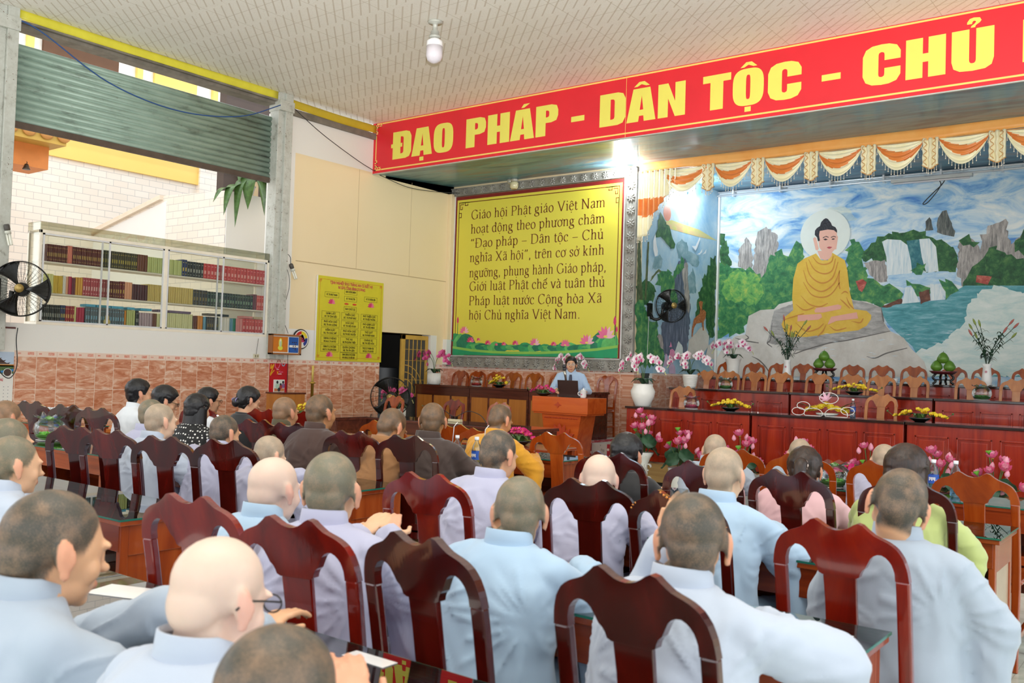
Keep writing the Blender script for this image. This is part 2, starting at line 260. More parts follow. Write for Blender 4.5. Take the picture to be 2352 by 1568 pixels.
SIDE_MURAL = [('rainbow', 0.0, [(13.882, 4.009), (14.296, 4.114), (15.365, 4.097), (16.133, 3.994), (15.373, 3.963), (14.266, 3.954)]), ('far', 0.02, [(14.496, 3.709), (14.67, 3.833), (14.918, 3.781), (14.967, 3.654), (15.351, 3.604), (15.403, 3.456), (15.233, 3.409), (14.568, 3.496)]), ('far', 0.02, [(13.633, 3.203), (13.695, 3.396), (13.911, 3.492), (13.991, 3.412), (13.963, 3.238)]), ('far', 0.02, [(14.953, 3.181), (15.151, 3.362), (15.265, 3.23), (15.303, 2.947), (15.011, 2.884)]), ('leafdark', 0.05, [(15.263, 2.523), (15.395, 2.839), (15.59, 3.243), (15.759, 3.377), (15.881, 3.606), (16.128, 3.684), (16.168, 3.398), (16.123, 2.996), (16.109, 2.2), (15.879, 2.091), (15.717, 2.572)]), ('leafdark', 0.05, [(13.159, 2.818), (13.325, 2.954), (13.572, 2.995), (13.797, 2.874), (13.736, 2.656), (13.276, 2.586)]), ('cliff', 0.03, [(14.354, 3.105), (14.5, 3.303), (14.727, 3.532), (14.936, 3.462), (14.979, 3.089), (15.083, 2.72), (15.084, 2.341), (14.991, 1.791), (14.084, 1.764), (14.017, 2.282), (14.234, 2.475), (14.407, 2.853)]), ('rockgrey', 0.02, [(14.743, 3.254), (14.814, 3.449), (14.929, 3.443), (14.979, 3.089), (15.071, 2.719), (15.032, 2.527), (14.897, 2.706), (14.82, 2.981)]), ('leafmid', 0.05, [(14.372, 3.125), (14.517, 3.342), (14.727, 3.532), (14.853, 3.472), (14.703, 3.25), (14.509, 3.138)]), ('trunk', 0.01, [(13.144, 2.576), (13.142, 3.609), (13.225, 3.619), (13.348, 2.661), (13.311, 2.58)]), ('trunk', 0.005, [(13.412, 2.666), (13.457, 3.632), (13.518, 3.639), (13.492, 2.952), (13.472, 2.671)]), ('trunk', 0.01, [(13.573, 2.977), (13.64, 3.072), (13.87, 3.228), (14.003, 3.197), (14.102, 3.117), (14.054, 3.094), (13.949, 3.156), (13.873, 3.184), (13.678, 3.049)]), ('leafdark', 0.06, [(13.687, 3.856), (13.912, 4.139), (14.049, 4.069), (14.349, 3.874), (14.438, 3.702), (14.286, 3.619), (14.048, 3.743), (13.748, 3.758)]), ('leafmid', 0.06, [(13.755, 2.968), (13.929, 3.172), (14.308, 3.228), (14.418, 3.001), (14.61, 2.759), (14.298, 2.707), (13.906, 2.919)]), ('leafmid', 0.05, [(13.138, 2.576), (13.343, 2.626), (13.57, 2.38), (13.864, 2.345), (13.913, 2.133), (14.116, 1.873), (14.131, 1.603), (13.195, 1.549)]), ('rockgrey', 0.02, [(13.878, 2.096), (13.932, 2.134), (14.046, 2.104), (14.136, 1.856), (14.04, 1.87)]), ('stone', 0.0, [(14.994, 1.734), (15.058, 2.075), (15.303, 2.201), (15.469, 2.305), (15.641, 2.353), (15.873, 2.189), (15.862, 1.992), (15.501, 1.748)]), ('stone', 0.0, [(15.72, 1.754), (15.84, 1.992), (16.104, 2.13), (16.162, 1.765)]), ('deer', 0.003, [(15.237, 2.464), (15.454, 2.574), (15.623, 2.663), (15.723, 2.621), (15.699, 2.492), (15.636, 2.44), (15.646, 2.275), (15.602, 2.273), (15.559, 2.416), (15.335, 2.384), (15.234, 2.293), (15.201, 2.139), (15.159, 2.137), (15.17, 2.308)]), ('deer', 0.002, [(15.407, 2.782), (15.492, 2.808), (15.58, 2.795), (15.555, 2.706), (15.575, 2.591), (15.463, 2.555), (15.464, 2.69)]), ('lilac', 0.01, [(14.136, 1.639), (14.177, 1.803), (14.242, 1.796), (14.299, 1.679), (14.284, 1.606), (14.139, 1.585)]), ('pinkf', 0.01, [(14.316, 1.716), (14.345, 1.881), (14.442, 1.902), (14.564, 1.833), (14.559, 1.704), (14.396, 1.664)]), ('pinkf', 0.01, [(14.316, 1.916), (14.357, 2.018), (14.413, 1.92)]), ('whitef', 0.01, [(14.512, 1.832), (14.651, 2.049), (14.819, 1.935), (14.819, 1.785), (14.608, 1.761)]), ('lilac', 0.01, [(14.305, 1.571), (14.416, 1.664), (14.538, 1.593), (14.573, 1.465), (14.33, 1.462)]), ('crane', 0.002, [(13.643, 3.673), (13.709, 3.797), (13.755, 3.634), (13.817, 3.517), (13.802, 3.444), (13.712, 3.416), (13.651, 3.532)]), ('crane', 0.002, [(15.065, 3.761), (15.212, 3.779), (15.373, 3.963), (15.401, 3.928), (15.278, 3.749), (15.217, 3.694)]), ('crane', 0.002, [(15.285, 3.635), (15.39, 3.676), (15.493, 3.766), (15.484, 3.697), (15.392, 3.644)]), ('crane', 0.002, [(15.499, 3.66), (15.563, 3.697), (15.664, 3.781), (15.643, 3.696)])]
SIDE_SUN = (14.125, 4.211)
# ================================================================ room materials
XL, YB, ZC, YBAN, YALC = -11.5, 13.15, 5.58, 11.06, 16.18
def grid_mask(t, u, size, off, w):
    f = t.math('FRACT', t.math('DIVIDE', t.math('SUBTRACT', u, off), size))
    a = t.math('ABSOLUTE', t.math('SUBTRACT', f, 0.5))
    return t.math('GREATER_THAN', a, 0.5-w/size/2)
def tile_mat(name, axis):
    t = NT(name); v = t.coord(); sp = t.node('ShaderNodeSeparateXYZ'); t.link(v, sp.inputs[0])
    u = sp.outputs[axis]; z = sp.outputs[2]
    # every tile shifts the marble veins, so the pattern breaks at each joint
    cu = t.math('FLOOR', t.math('DIVIDE', u, 0.25)); cz = t.math('FLOOR', t.math('DIVIDE', t.math('SUBTRACT', z, 0.23), 0.4))
    sh = t.math('ADD', t.math('MULTIPLY', cu, 3.7), t.math('MULTIPLY', cz, 5.3))
    cb = t.node('ShaderNodeCombineXYZ'); t.link(t.math('ADD', u, sh), cb.inputs[0]); t.link(z, cb.inputs[1]); t.link(sh, cb.inputs[2])
    mp = t.node('ShaderNodeMapping'); mp.inputs['Rotation'].default_value = (0, 0, R(-48)); mp.inputs['Scale'].default_value = (2.2, 7.5, 1); t.link(cb.outputs[0], mp.inputs[0])
    n = t.noise(mp.outputs[0], 1.7, 7, 0.62, 1.6)
    c = t.ramp(n, [(0.33, '#b9714f'), (0.46, '#cf9072'), (0.56, '#dcab90'), (0.68, '#ecd2c0')])
    g = t.math('MAXIMUM', grid_mask(t, u, 0.25, 0.0, 0.006), grid_mask(t, z, 0.4, 0.232, 0.006))
    c = t.mix(g, c, '#e8d6c6')
    top = t.math('GREATER_THAN', z, 1.434)
    # decorated strip: a pale band with a soft pink posy on each tile
    fu = t.math('ABSOLUTE', t.math('SUBTRACT', t.math('FRACT', t.math('DIVIDE', u, 0.25)), 0.72))
    fz = t.math('ABSOLUTE', t.math('SUBTRACT', z, 1.468))
    mot = t.math('MULTIPLY', t.math('LESS_THAN', fu, 0.15), t.math('LESS_THAN', fz, 0.017))
    fu2 = t.math('ABSOLUTE', t.math('SUBTRACT', t.math('FRACT', t.math('DIVIDE', u, 0.25)), 0.18))
    mot2 = t.math('MULTIPLY', t.math('LESS_THAN', fu2, 0.07), t.math('LESS_THAN', fz, 0.009))
    strip = t.mix(t.math('MULTIPLY', t.math('MAXIMUM', mot, mot2), t.math('MULTIPLY', t.noise(v, 60, 2), 1.5, True)), '#ecd3c4', '#d98672')
    strip = t.mix(grid_mask(t, u, 0.25, 0.0, 0.004), strip, '#c9ad9c')
    t.color(t.mix(top, c, strip)); t.set(Roughness=0.16, Specular_IOR_Level=0.5)
    t.bump(g, -0.3, 0.002); return t.m
M_tileL = tile_mat('marble_tile_left', 1); M_tileB = tile_mat('marble_tile_back', 0)
def ceiling_mat():
    t = NT('ceiling_panels'); v = t.coord(); sp = t.node('ShaderNodeSeparateXYZ'); t.link(v, sp.inputs[0]); x, y = sp.outputs[0], sp.outputs[1]
    P = 0.585
    gx = grid_mask(t, x, P, -8.03-P/2, 0.008); gy = grid_mask(t, y, P, 7.49-P/2, 0.008)
    fx = t.math('FLOOR', t.math('DIVIDE', t.math('SUBTRACT', x, -8.03), P)); fy = t.math('FLOOR', t.math('DIVIDE', t.math('SUBTRACT', y, 7.49), P))
    p = t.math('ADD', t.math('ADD', x, y), t.math('MULTIPLY', fy, 0.043))
    f = t.math('ABSOLUTE', t.math('SUBTRACT', t.math('FRACT', t.math('DIVIDE', p, 0.145)), 0.5))
    dash = t.math('LESS_THAN', f, 0.085)
    q = t.math('FRACT', t.math('DIVIDE', t.math('SUBTRACT', y, 7.49), P)); gap = t.math('LESS_THAN', t.math('ABSOLUTE', t.math('SUBTRACT', q, 0.5)), 0.44)
    spk = t.noise(v, 70, 2); tone = t.noise(v, 1.1, 3)
    base = t.mix(tone, '#edeae4', '#f5f3ef')
    base = t.mix(t.math('MULTIPLY', t.math('LESS_THAN', spk, 0.40), 0.25), base, '#cfc4b4')
    c = t.mix(t.math('MULTIPLY', t.math('MULTIPLY', dash, gap), 0.75), base, '#c9bfb2')
    cell = t.node('ShaderNodeTexWhiteNoise', noise_dimensions='2D'); cb = t.node('ShaderNodeCombineXYZ'); t.link(fx, cb.inputs[0]); t.link(fy, cb.inputs[1]); t.link(cb.outputs[0], cell.inputs[0])
    c = t.mix(t.math('MULTIPLY', cell.outputs[0], 0.10), c, '#d8cfc2')
    c = t.mix(t.math('MULTIPLY', t.math('MAXIMUM', gx, gy), 0.7), c, '#c2b8aa')
    t.color(c); t.set(Roughness=0.55); t.bump(t.math('MAXIMUM', gx, gy), -0.3, 0.004); return t.m
def floor_mat():
    t = NT('floor_tiles'); v = t.coord(); sp = t.node('ShaderNodeSeparateXYZ'); t.link(v, sp.inputs[0])
    g = t.math('MAXIMUM', grid_mask(t, sp.outputs[0], 0.4, 0, 0.004), grid_mask(t, sp.outputs[1], 0.4, 0, 0.004))
    c = t.ramp(t.noise(v, 5, 5, 0.6, 0.8), [(0.35, '#b9c2b4'), (0.6, '#d2d9cd'), (0.75, '#c5cdc0')])
    t.color(t.mix(g, c, '#a9aca2')); t.set(Roughness=0.12); return t.m
def wall_paint(name, a, b, stain='#b9a98c'):
    t = NT(name); v = t.coord(); n = t.noise(v, 0.9, 4); c = t.mix(n, a, b)
    s = t.math('MULTIPLY', t.math('GREATER_THAN', t.noise(v, 26, 3), 0.72), 0.25); t.color(t.mix(s, c, stain)); t.set(Roughness=0.65); return t.m
M_ceil = ceiling_mat(); M_floor = floor_mat()
M_white = wall_paint('white_wall_paint', '#e6e5e1', '#efeeea', '#c9c6bf'); M_beige = wall_paint('beige_wall_paint', '#ecd6ab', '#f2e0bb', '#c5b08a')
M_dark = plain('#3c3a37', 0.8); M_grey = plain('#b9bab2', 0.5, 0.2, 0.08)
def post_mat():
    t = NT('painted_steel'); v = t.coord(); n = t.noise(v, 9, 5, 0.7)
    c = t.ramp(n, [(0.3, '#8d8b82'), (0.42, '#b7b9b1'), (0.75, '#c9ccc6')]); t.color(t.mix(t.math('GREATER_THAN', t.noise(v, 30, 4), 0.68), c, '#6d5a48')); t.set(Roughness=0.45); return t.m
M_post = post_mat()

# ================================================================ shell
b = MB(); b.box(-11.5, 9, -9, 13.15, -0.12, 0); struct(b.build('floor', M_floor))
b = MB(); b.box(-40, 40, -40, 50, -0.5, -0.13); g_ = b.build('ground', plain('#bdb8ae', 0.9)); struct(g_)
b = MB(); b.box(-11.6, 4.5, -5, 11.04, 5.58, 5.7); struct(b.build('ceiling', M_ceil))
# left wall: tiled wainscot, white band, beige upper part, doorway
b = MB(); b.box(-11.70, -11.49, -6, 11.34, 0, 1.5); struct(b.build('wall_left_tiled', M_tileL))
b = MB()
b.box(-11.72, -11.5, -6, 9.0, 1.5, 1.83, 0)
b.box(-11.72, -11.5, 9.0, 11.34, 1.5, 1.98, 0)
b.box(-11.72, -11.5, 9.0, 9.36, 1.98, 5.30, 0)
b.box(-11.72, -11.5, 9.36, 11.34, 1.98, 4.74, 1)
b.box(-11.72, -11.5, 11.34, 12.64, 2.03, 4.74, 1)
b.box(-11.72, -11.5, 11.34, 13.15, 4.70, 4.9, 1); b.box(-11.72, -11.5, 12.70, 13.15, 2.03, 4.9, 1)
b.box(-11.72, -11.5, 12.64, 12.70, 2.03, 4.9, 1)
b.box(-11.72, -11.5, 9.36, 13.15, 4.74, 5.34, 0)
b.box(-11.72, -11.50, 12.64, 12.80, 0, 2.03, 0)
b.box(-11.72, -11.495, 12.80, 13.15, 1.5, 2.03, 1)
b.box(-11.51, -11.497, 9.44, 13.15, 3.045, 3.06, 2)
b.box(-11.502, -11.498, 10.72, 10.727, 3.06, 4.74, 2); b.box(-11.502, -11.498, 12.0, 12.006, 3.06, 4.74, 2)
struct(b.build('wall_left', [M_white, M_beige, plain('#c3ad84', 0.8)]))
b = MB(); b.box(-11.72, -11.49, 12.80, 13.15, 0, 1.5); struct(b.build('wall_left_tiled', M_tileL))
b = MB(); b.box(-11.5, -11.40, 12.97, 13.14, 1.5, 1.97, 0); b.box(-11.5, -11.42, 13.0, 13.14, 1.97, 4.7, 1); struct(b.build('trim_1', [M_white, M_beige], bevel=0.006))
# back wall behind the yellow board, side wall and rear wall of the stage recess
b = MB(); b.box(-11.5, -7.5, 13.14, 13.35, 0, 1.475); struct(b.build('wall_back_tiled', M_tileB))
b = MB(); b.box(-11.5, -7.5, 13.15, 13.35, 1.475, 5.0); struct(b.build('wall_back', M_beige))
b = MB(); b.box(-7.7, -7.49, 13.13, 16.2, 0, 1.46); struct(b.build('wall_recess_tiled', M_tileL))
b = MB(); b.box(-7.7, -7.5, 13.35, 16.2, 1.46, 5.1); struct(b.build('wall_recess', plain('#bcd3dd', 0.7)))
b = MB(); b.box(-7.7, 4.5, 16.2, 16.4, 0, 5.1); struct(b.build('wall_stage_rear', plain('#cfe0ea', 0.7)))
b = MB(); b.box(4.5, 4.7, 11.04, 16.4, 0, 5.7); struct(b.build('wall_stage_right', M_white))
# small doorway in the recess wall
b = MB(); b.box(-7.50, -7.484, 13.38, 13.62, 0.29, 1.42, 0); b.box(-7.50, -7.476, 13.62, 13.71, 0.29, 1.46, 1); b.box(-7.50, -7.476, 13.36, 13.62, 1.42, 1.46, 0)
struct(b.build('door_2', [plain('#3f4846', 0.6), M_white]))
# painted underside of the beam and stage ceiling
def soffit_mat():
    t = NT('painted_sky_soffit'); v = t.coord(scale=(0.5, 1.6, 1)); n = t.noise(v, 1.1, 6, 0.62, 0.9)
    c = t.ramp(n, [(0.28, '#5c5c6c'), (0.42, '#3f6f88'), (0.52, '#6a9cae'), (0.60, '#7b7f8a'), (0.70, '#a7a58e'), (0.8, '#5a86a0')])
    t.color(c); t.set(Roughness=0.35, Coat_Weight=0.1); return t.m
M_soff = soffit_mat()
b = MB(); b.prism([(11.06, 4.72), (13.2, 4.86), (16.2, 4.93), (16.2, 5.05), (13.2, 5.0), (11.06, 4.84)], -11.5, 4.5, 'YZ'); struct(b.build('ceiling_stage', M_soff))
b = MB(); b.box(-11.5, 4.5, 11.06, 11.2, 4.84, 5.58); struct(b.build('wall_beam', plain('#7f99a2', 0.6)))
b = MB()
for i in range(4):
    x = -9.4+i*2.55; b.box(x, x+0.02, 11.2, 13.1, 4.728, 4.74, 0, Matrix.Rotation(0, 4, 'Z'))
# room behind the doorway
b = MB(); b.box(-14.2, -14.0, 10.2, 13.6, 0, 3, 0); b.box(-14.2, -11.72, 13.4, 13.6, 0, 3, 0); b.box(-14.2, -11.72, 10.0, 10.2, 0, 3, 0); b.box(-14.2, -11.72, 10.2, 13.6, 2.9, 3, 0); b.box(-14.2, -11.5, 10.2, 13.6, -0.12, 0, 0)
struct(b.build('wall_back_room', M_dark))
fr = thing('refrigerator', 'black two-door refrigerator in the dark room behind the doorway', 'refrigerator', (-12.75, 12.35, 0), R(4))
b = MB(); b.box(-0.36, 0.30, -0.42, 0.42, 0.03, 1.42); b.build('body', plain('#17181a', 0.25), fr, 0.01)
for z0, z1 in ((0.06, 0.86), (0.88, 1.41)):
    b = MB(); b.box(0.305, 0.345, -0.42, 0.42, z0, z1); d_ = b.build('door', plain('#1f2124', 0.2), fr, 0.006)
    b = MB(); b.box(0.346, 0.375, -0.40, -0.37, (z0+z1)/2-0.22, (z0+z1)/2+0.22); b.build('handle', plain('#8f9398', 0.3, 0.8), d_, 0.004)
# yellow grille door leaf standing open in the doorway
M_yel = plain('#c9a04a', 0.5, 0, 0.12)
gd = tag(empty('door_1', (-11.56, 12.62, 0)), 'yellow metal grille door leaf with sunburst bars in the doorway', 'door'); gd['kind'] = 'structure'
b = MB(); b.box(-0.02, 0.02, -0.70, 0.0, 1.93, 2.01); b.box(-0.02, 0.02, -0.07, 0, 0, 1.93); b.box(-0.02, 0.02, -0.70, -0.60, 0, 2.01); b.box(-0.02, 0.02, -0.6, -0.07, 0.9, 0.96); b.box(-0.02, 0.02, -0.6, -0.07, 0.02, 0.08)
b.build('door_frame', M_yel, gd, 0.004)
b = MB()
for i in range(1, 5): b.box(-0.012, 0.012, -0.6+i*0.106-0.008, -0.6+i*0.106+0.008, 0.96, 1.93)
for z in (1.55, 1.75, 1.2): b.box(-0.006, 0.006, -0.6, -0.07, z, z+0.008)
for k in range(4): b.tube([(0, -0.58+0.5*math.sin(R(a))*(k+1)/4.2, 0.97+0.5*(k+1)/4*math.cos(R(a))) for a in range(0, 91, 10)], 0.009, 6)
b.build('grille_bars', M_yel, gd)
b = MB(); b.box(-0.004, 0.004, -0.6, -0.07, 0.08, 1.93); b.build('grey_mesh', plain('#4a4742', 0.8), gd)

# steel posts, shutter and its rails
for i, (y0, y1) in enumerate(((4.83, 5.07), (8.94, 9.19))):
    b = MB(); b.box(-11.62, -11.42, y0, y0+0.11, 0 if i == 0 else 1.5, 5.58); b.box(-11.60, -11.38, y0+0.11, y1, 1.5, 5.58); b.box(-11.64, -11.36, y0-0.01, y1+0.01, 5.3, 5.46)
    struct(b.build('column_left_%d' % (i+1), M_post, bevel=0.006))
def shutter_mat():
    t = NT('green_shutter_paint'); v = t.coord(scale=(1, 0.6, 2)); n = t.noise(v, 3, 6, 0.7)
    c = t.ramp(n, [(0.3, '#6f7d72'), (0.45, '#8fa598'), (0.7, '#9fb5a8')])
    w = t.coord(scale=(1, 1.2, 3)); d = t.math('GREATER_THAN', t.noise(w, 7, 6, 0.75), 0.66)
    t.color(t.mix(t.math('MULTIPLY', d, 0.6), c, '#5f5548')); t.set(Roughness=0.45, Metallic=0.15); return t.m
sh = thing('roller_shutter', 'green corrugated roller shutter hanging half open above the bookcase', 'shutter', (-11.6, 5.05, 0))
prof = []; z = 4.27
while z < 5.19:
    for dx, dz in ((0.0, 0.0), (0.02, 0.012), (0.028, 0.035), (0.02, 0.06), (0.0, 0.072)):
        prof.append((dx, z+dz))
    z += 0.08
b = MB(); nP = len(prof); vs = []
for y in (0.0, 3.92):
    vs += [(x, y, zz+(0.0 if y == 0 else 0.0)) for x, zz in prof]
b.add(vs, [(i, i+1, nP+i+1, nP+i) for i in range(nP-1)], 0, True); b.build('slat_curtain', shutter_mat(), sh, thick=0.004)
b = MB(); b.box(-0.03, 0.035, 0, 3.92, 4.20, 4.275); b.build('bottom_bar', plain('#5a4c42', 0.6, 0.2, 0.2), sh, 0.004)
b = MB(); b.box(-11.72, -11.5, 5.05, 8.95, 5.40, 5.49, 0); b.box(-11.70, -11.6, -6, 4.85, 5.30, 5.49, 0); b.box(-11.5, -11.44, 5.05, 8.95, 5.44, 5.47, 0); b.box(-11.52, -11.44, 9.19, 11.05, 5.30, 5.40, 0)
struct(b.build('beam_left', plain('#7b756b', 0.6, 0.1, 0.25), bevel=0.004))
M_banY = plain('#d8cf3f', 0.5, 0, 0.06)
b = MB(); b.grid(lambda u, v: (-11.43-0.012*math.sin(u*9)*(1-v), 5.09+u*3.84, 5.47+v*0.115-0.012*math.sin(u*math.pi)), 30, 3); o = b.build('ribbon_banner', M_banY, thick=0.003)
tag(o, 'long yellow cloth banner along the beam above the green shutter', 'banner', 'yellow cloth banners along the left beam')
b = MB(); b.grid(lambda u, v: (-11.43+0.01*math.sin(u*7)*(1-v), 9.21+u*1.8, 5.40+v*0.13-0.012*math.sin(u*math.pi)), 20, 3); o = b.build('ribbon_banner', plain('#c4ab2e', 0.5, 0, 0.06), thick=0.003)
tag(o, 'short yellow cloth banner on the beam above the white wall', 'banner', 'yellow cloth banners along the left beam')

# ================================================================ outside, seen through the left opening
M_ext_tile = None
def white_tile(name, axis):
    t = NT(name); v = t.coord(); sp = t.node('ShaderNodeSeparateXYZ'); t.link(v, sp.inputs[0]); cb = t.node('ShaderNodeCombineXYZ')
    t.link(sp.outputs[axis], cb.inputs[0]); t.link(sp.outputs[2], cb.inputs[1])
    br = t.node('ShaderNodeTexBrick'); br.inputs['Scale'].default_value = 1; br.inputs['Mortar Size'].default_value = 0.004; br.inputs['Brick Width'].default_value = 0.30; br.inputs['Row Height'].default_value = 0.125
    for k, c in ((1, '#efe6da'), (2, '#e9ded0'), (3, '#b9b4b0')): br.inputs[k].default_value = lin(c)
    t.link(cb.outputs[0], br.inputs[0]); t.color(br.outputs[0]); t.set(Roughness=0.3); return t.m
M_wtY = white_tile('white_brick_tiles_a', 1); M_wtX = white_tile('white_brick_tiles_b', 0)
M_ochre = wall_paint('yellow_house_paint', '#f2c765', '#f6d07a', '#d8a94a')
# ---------------------------------------------------------------- exterior walls, stair, planter, bell
b = MB(); b.box(-17.3, -17.0, 3.0, 14.0, -0.13, 5.10); struct(b.build('wall_exterior_tiled', M_wtY))
b = MB(); b.box(-17.3, -16.95, 7.0, 11.28, 5.09, 6.6); struct(b.build('wall_exterior_yellow', M_ochre))
b = MB(); b.box(-17.3, -16.9, 11.28, 12.1, 3.5, 6.6); struct(b.build('wall_exterior_tiled', M_wtY))
b = MB(); b.box(-14.1, -13.9, 9.75, 13.0, 3.6, 6.2, 0); b.box(-13.88, -13.8, 10.05, 10.42, 3.9, 5.2, 1); struct(b.build('wall_exterior_dark', [plain('#4a3d37', 0.7), plain('#b39b78', 0.6)]))
b = MB()
b.prism([(-12.9, 4.23), (-14.68, 4.30), (-16.8, 3.90), (-18.4, 3.55), (-18.4, -0.13), (-12.9, -0.13)], 9.11, 9.25, 'XZ', 0); struct(b.build('wall_exterior_stair', [M_wtX]))
b = MB(); b.prism([(-14.72, 4.31), (-18.4, 3.56), (-18.4, 3.48), (-14.72, 4.23)], 9.04, 9.27, 'XZ', 0); b.prism([(-14.60, 4.20), (-14.60, 2.6), (-18.4, 2.6), (-18.4, 3.46)], 9.095, 9.11, 'XZ', 1); struct(b.build('trim_2', [plain('#e6d6c2', 0.5), M_white]))
b = MB(); b.box(-13.05, -12.88, 9.12, 10.15, -0.13, 4.23); struct(b.build('wall_exterior_planter', M_white))
b = MB(); b.box(-15.6, -14.6, 3.0, 7.30, 4.78, 5.02, 0); b.box(-15.6, -14.95, 3.0, 7.2, 4.42, 4.78, 1)
for k in range(16):
    y = 3.2+k*0.27; b.ball((-14.58, y, 4.92), (0.03, 0.11, 0.10), 10, 6, 2)
struct(b.build('beam_exterior', [plain('#c9a24a', 0.6), plain('#e08a45', 0.6), plain('#d99a55', 0.6)]))
bl = thing('hanging_bell', 'small dark bronze bell hanging under the orange beam outside', 'bell', (-14.95, 6.86, 4.36))
M_bronze = plain('#4a3f33', 0.35, 0.7)
b = MB(); b.lathe([(0.055, 0.0), (0.06, 0.008), (0.045, 0.03), (0.036, 0.06), (0.028, 0.085), (0.006, 0.095)], 20); b.build('bell_body', M_bronze, bl)
b = MB(); b.tube([(0, 0, 0.09), (0, 0.01, 0.11), (0, 0, 0.13)], 0.006, 6); b.build('hanger', M_bronze, bl)
# upper storey glimpsed over the shutter
b = MB(); b.box(-18, -17.7, 4.0, 16, 6.6, 9.0, 0)
for y in (8.0, 10.2, 12.0): b.box(-17.69, -17.6, y, y+0.12, 6.6, 9.0, 1)
b.box(-17.69, -17.62, 8.3, 9.8, 6.7, 8.4, 2); b.box(-17.69, -17.62, 10.6, 11.6, 6.7, 8.4, 1); struct(b.build('wall_exterior_upper', [M_white, M_ochre, plain('#5a3a1f', 0.6)]))

# drooping plant on the planter wall
pt = thing('potted_plant', 'drooping broad-leaved green plant spilling over the outside wall corner', 'plant', (-12.97, 9.55, 4.23))
b = MB(); b.lathe([(0.11, 0), (0.15, 0.14), (0.16, 0.15), (0.14, 0.15)], 16); b.build('pot', plain('#e9e6df', 0.5), pt)
def leaf_blade(pts, w, mi=0, fold=0.25, n=10):
    P = smooth_path(pts, 6); m = MB(); vs = []; k = len(P)
    for i, p in enumerate(P):
        t = i/(k-1); ww = w*math.sin(math.pi*min(1, 0.08+t*0.94))**0.8
        tg = (P[min(i+1, k-1)]-P[max(i-1, 0)]).normalized(); s_ = tg.cross(Vector((0, 0, 1)))
        s_ = s_.normalized() if s_.length > 1e-3 else Vector((1, 0, 0)); nn = s_.cross(tg)
        vs += [p-s_*ww+nn*ww*fold, p, p+s_*ww+nn*ww*fold]
    fs = []
    for i in range(k-1):
        for j in range(2): fs.append((3*i+j, 3*i+j+1, 3*i+3+j+1, 3*i+3+j))
    return vs, fs
M_leaf = plain('#4c6b34', 0.4, 0, 0.35, 20); M_leafd = plain('#2f4a35', 0.35, 0, 0.3, 20)
rr = random.Random(3)
for dy, dx, up, dn, ln in ((-0.62, 0.25, 0.12, -0.45, 0.09), (-0.42, 0.28, 0.2, -0.62, 0.08), (-0.2, 0.30, 0.28, -0.30, 0.13), (0.12, 0.32, 0.3, -0.35, 0.13), (0.42, 0.25, 0.25, -0.22, 0.09), (0.25, 0.2, 0.42, 0.1, 0.08), (-0.3, 0.18, 0.4, 0.15, 0.07), (0.05, 0.1, 0.5, 0.36, 0.06), (-0.75, 0.15, 0.06, -0.25, 0.07)):
    vs, fs = leaf_blade([(0, 0, 0.12), (dx*0.4, dy*0.35, up), (dx*0.8, dy*0.75, up*0.7+dn*0.2), (dx*1.1, dy, dn)], ln)
    m = MB(); m.add(vs, fs, 0, True); m.build('leaf', M_leaf, pt, thick=0.003)

# ---------------------------------------------------------------- glass bookcase on the left wall
M_cream = plain('#efe7d6', 0.4); M_alu = plain('#e4e7ea', 0.3, 0.3); M_cglass = thin_glass('case_glass', '#fafbf8', 0.5)
bc = thing('glass_bookcase', 'long glass-fronted bookcase of religious books on the left wall', 'bookcase', (-11.5, 5.48, 1.83))
b = MB(); D_ = -0.32; W_ = 3.46
b.box(D_, 0.0, 0, W_, 0.0, 0.035, 0)
for y in (0, W_-0.03): b.box(D_, D_+0.03, y, y+0.03, 0.035, 1.17, 0); b.box(-0.03, 0, y, y+0.03, 0.035, 1.17, 0)
b.box(-0.03, 0, 0, W_, 1.13, 1.17, 0); b.box(-0.03, 0.0, 1.70, 1.75, 0.035, 1.13, 0); b.box(D_, D_+0.02, 0, W_, 1.14, 1.17, 0)
b.build('frame', M_cream, bc, 0.003)
for z in (0.38, 0.77):
    b = MB(); b.box(D_+0.01, -0.035, 0.015, W_-0.015, z, z+0.02); b.build('shelf', M_cream, bc, 0.002)
for y0, y1, x in ((0.04, 0.92, -0.012), (0.80, 1.70, -0.02), (1.75, 2.66, -0.012), (2.55, 3.42, -0.02)):
    b = MB(); b.box(x, x+0.004, y0, y1, 0.05, 1.12, 0); d_ = b.build('sliding_door', M_cglass, bc)
    b = MB(); b.box(x-0.004, x+0.010, y0, y0+0.022, 0.04, 1.13); b.box(x-0.004, x+0.010, y1-0.022, y1, 0.04, 1.13); b.box(x-0.004, x+0.010, y0, y1, 1.11, 1.13); b.box(x-0.004, x+0.010, y0, y1, 0.036, 0.055); b.build('aluminium_edge', M_alu, d_)
b = MB(); b.box(-0.006, 0.0, 0.0, W_, 1.17, 1.27, 0); b.box(D_, D_+0.006, 0, W_, 1.17, 1.27, 0); b.box(D_, 0, 0, 0.006, 1.17, 1.27, 0); b.box(D_, 0, W_-0.006, W_, 1.17, 1.27, 0); b.box(D_, 0, 0, W_, 1.262, 1.268, 0)
b.box(D_+0.03, -0.03, 0.008, 0.014, 0.04, 1.14, 0)
b.build('glass_gallery', thin_glass('gallery_glass', '#f0f0e8', 0.5, 0.0, 0.04), bc)
b = MB(); b.box(D_-0.004, D_, 0.03, W_-0.03, 0.04, 1.14, 0); b.build('back_glass', thin_glass('back_glass', '#f4f5ef', 0.25), bc)

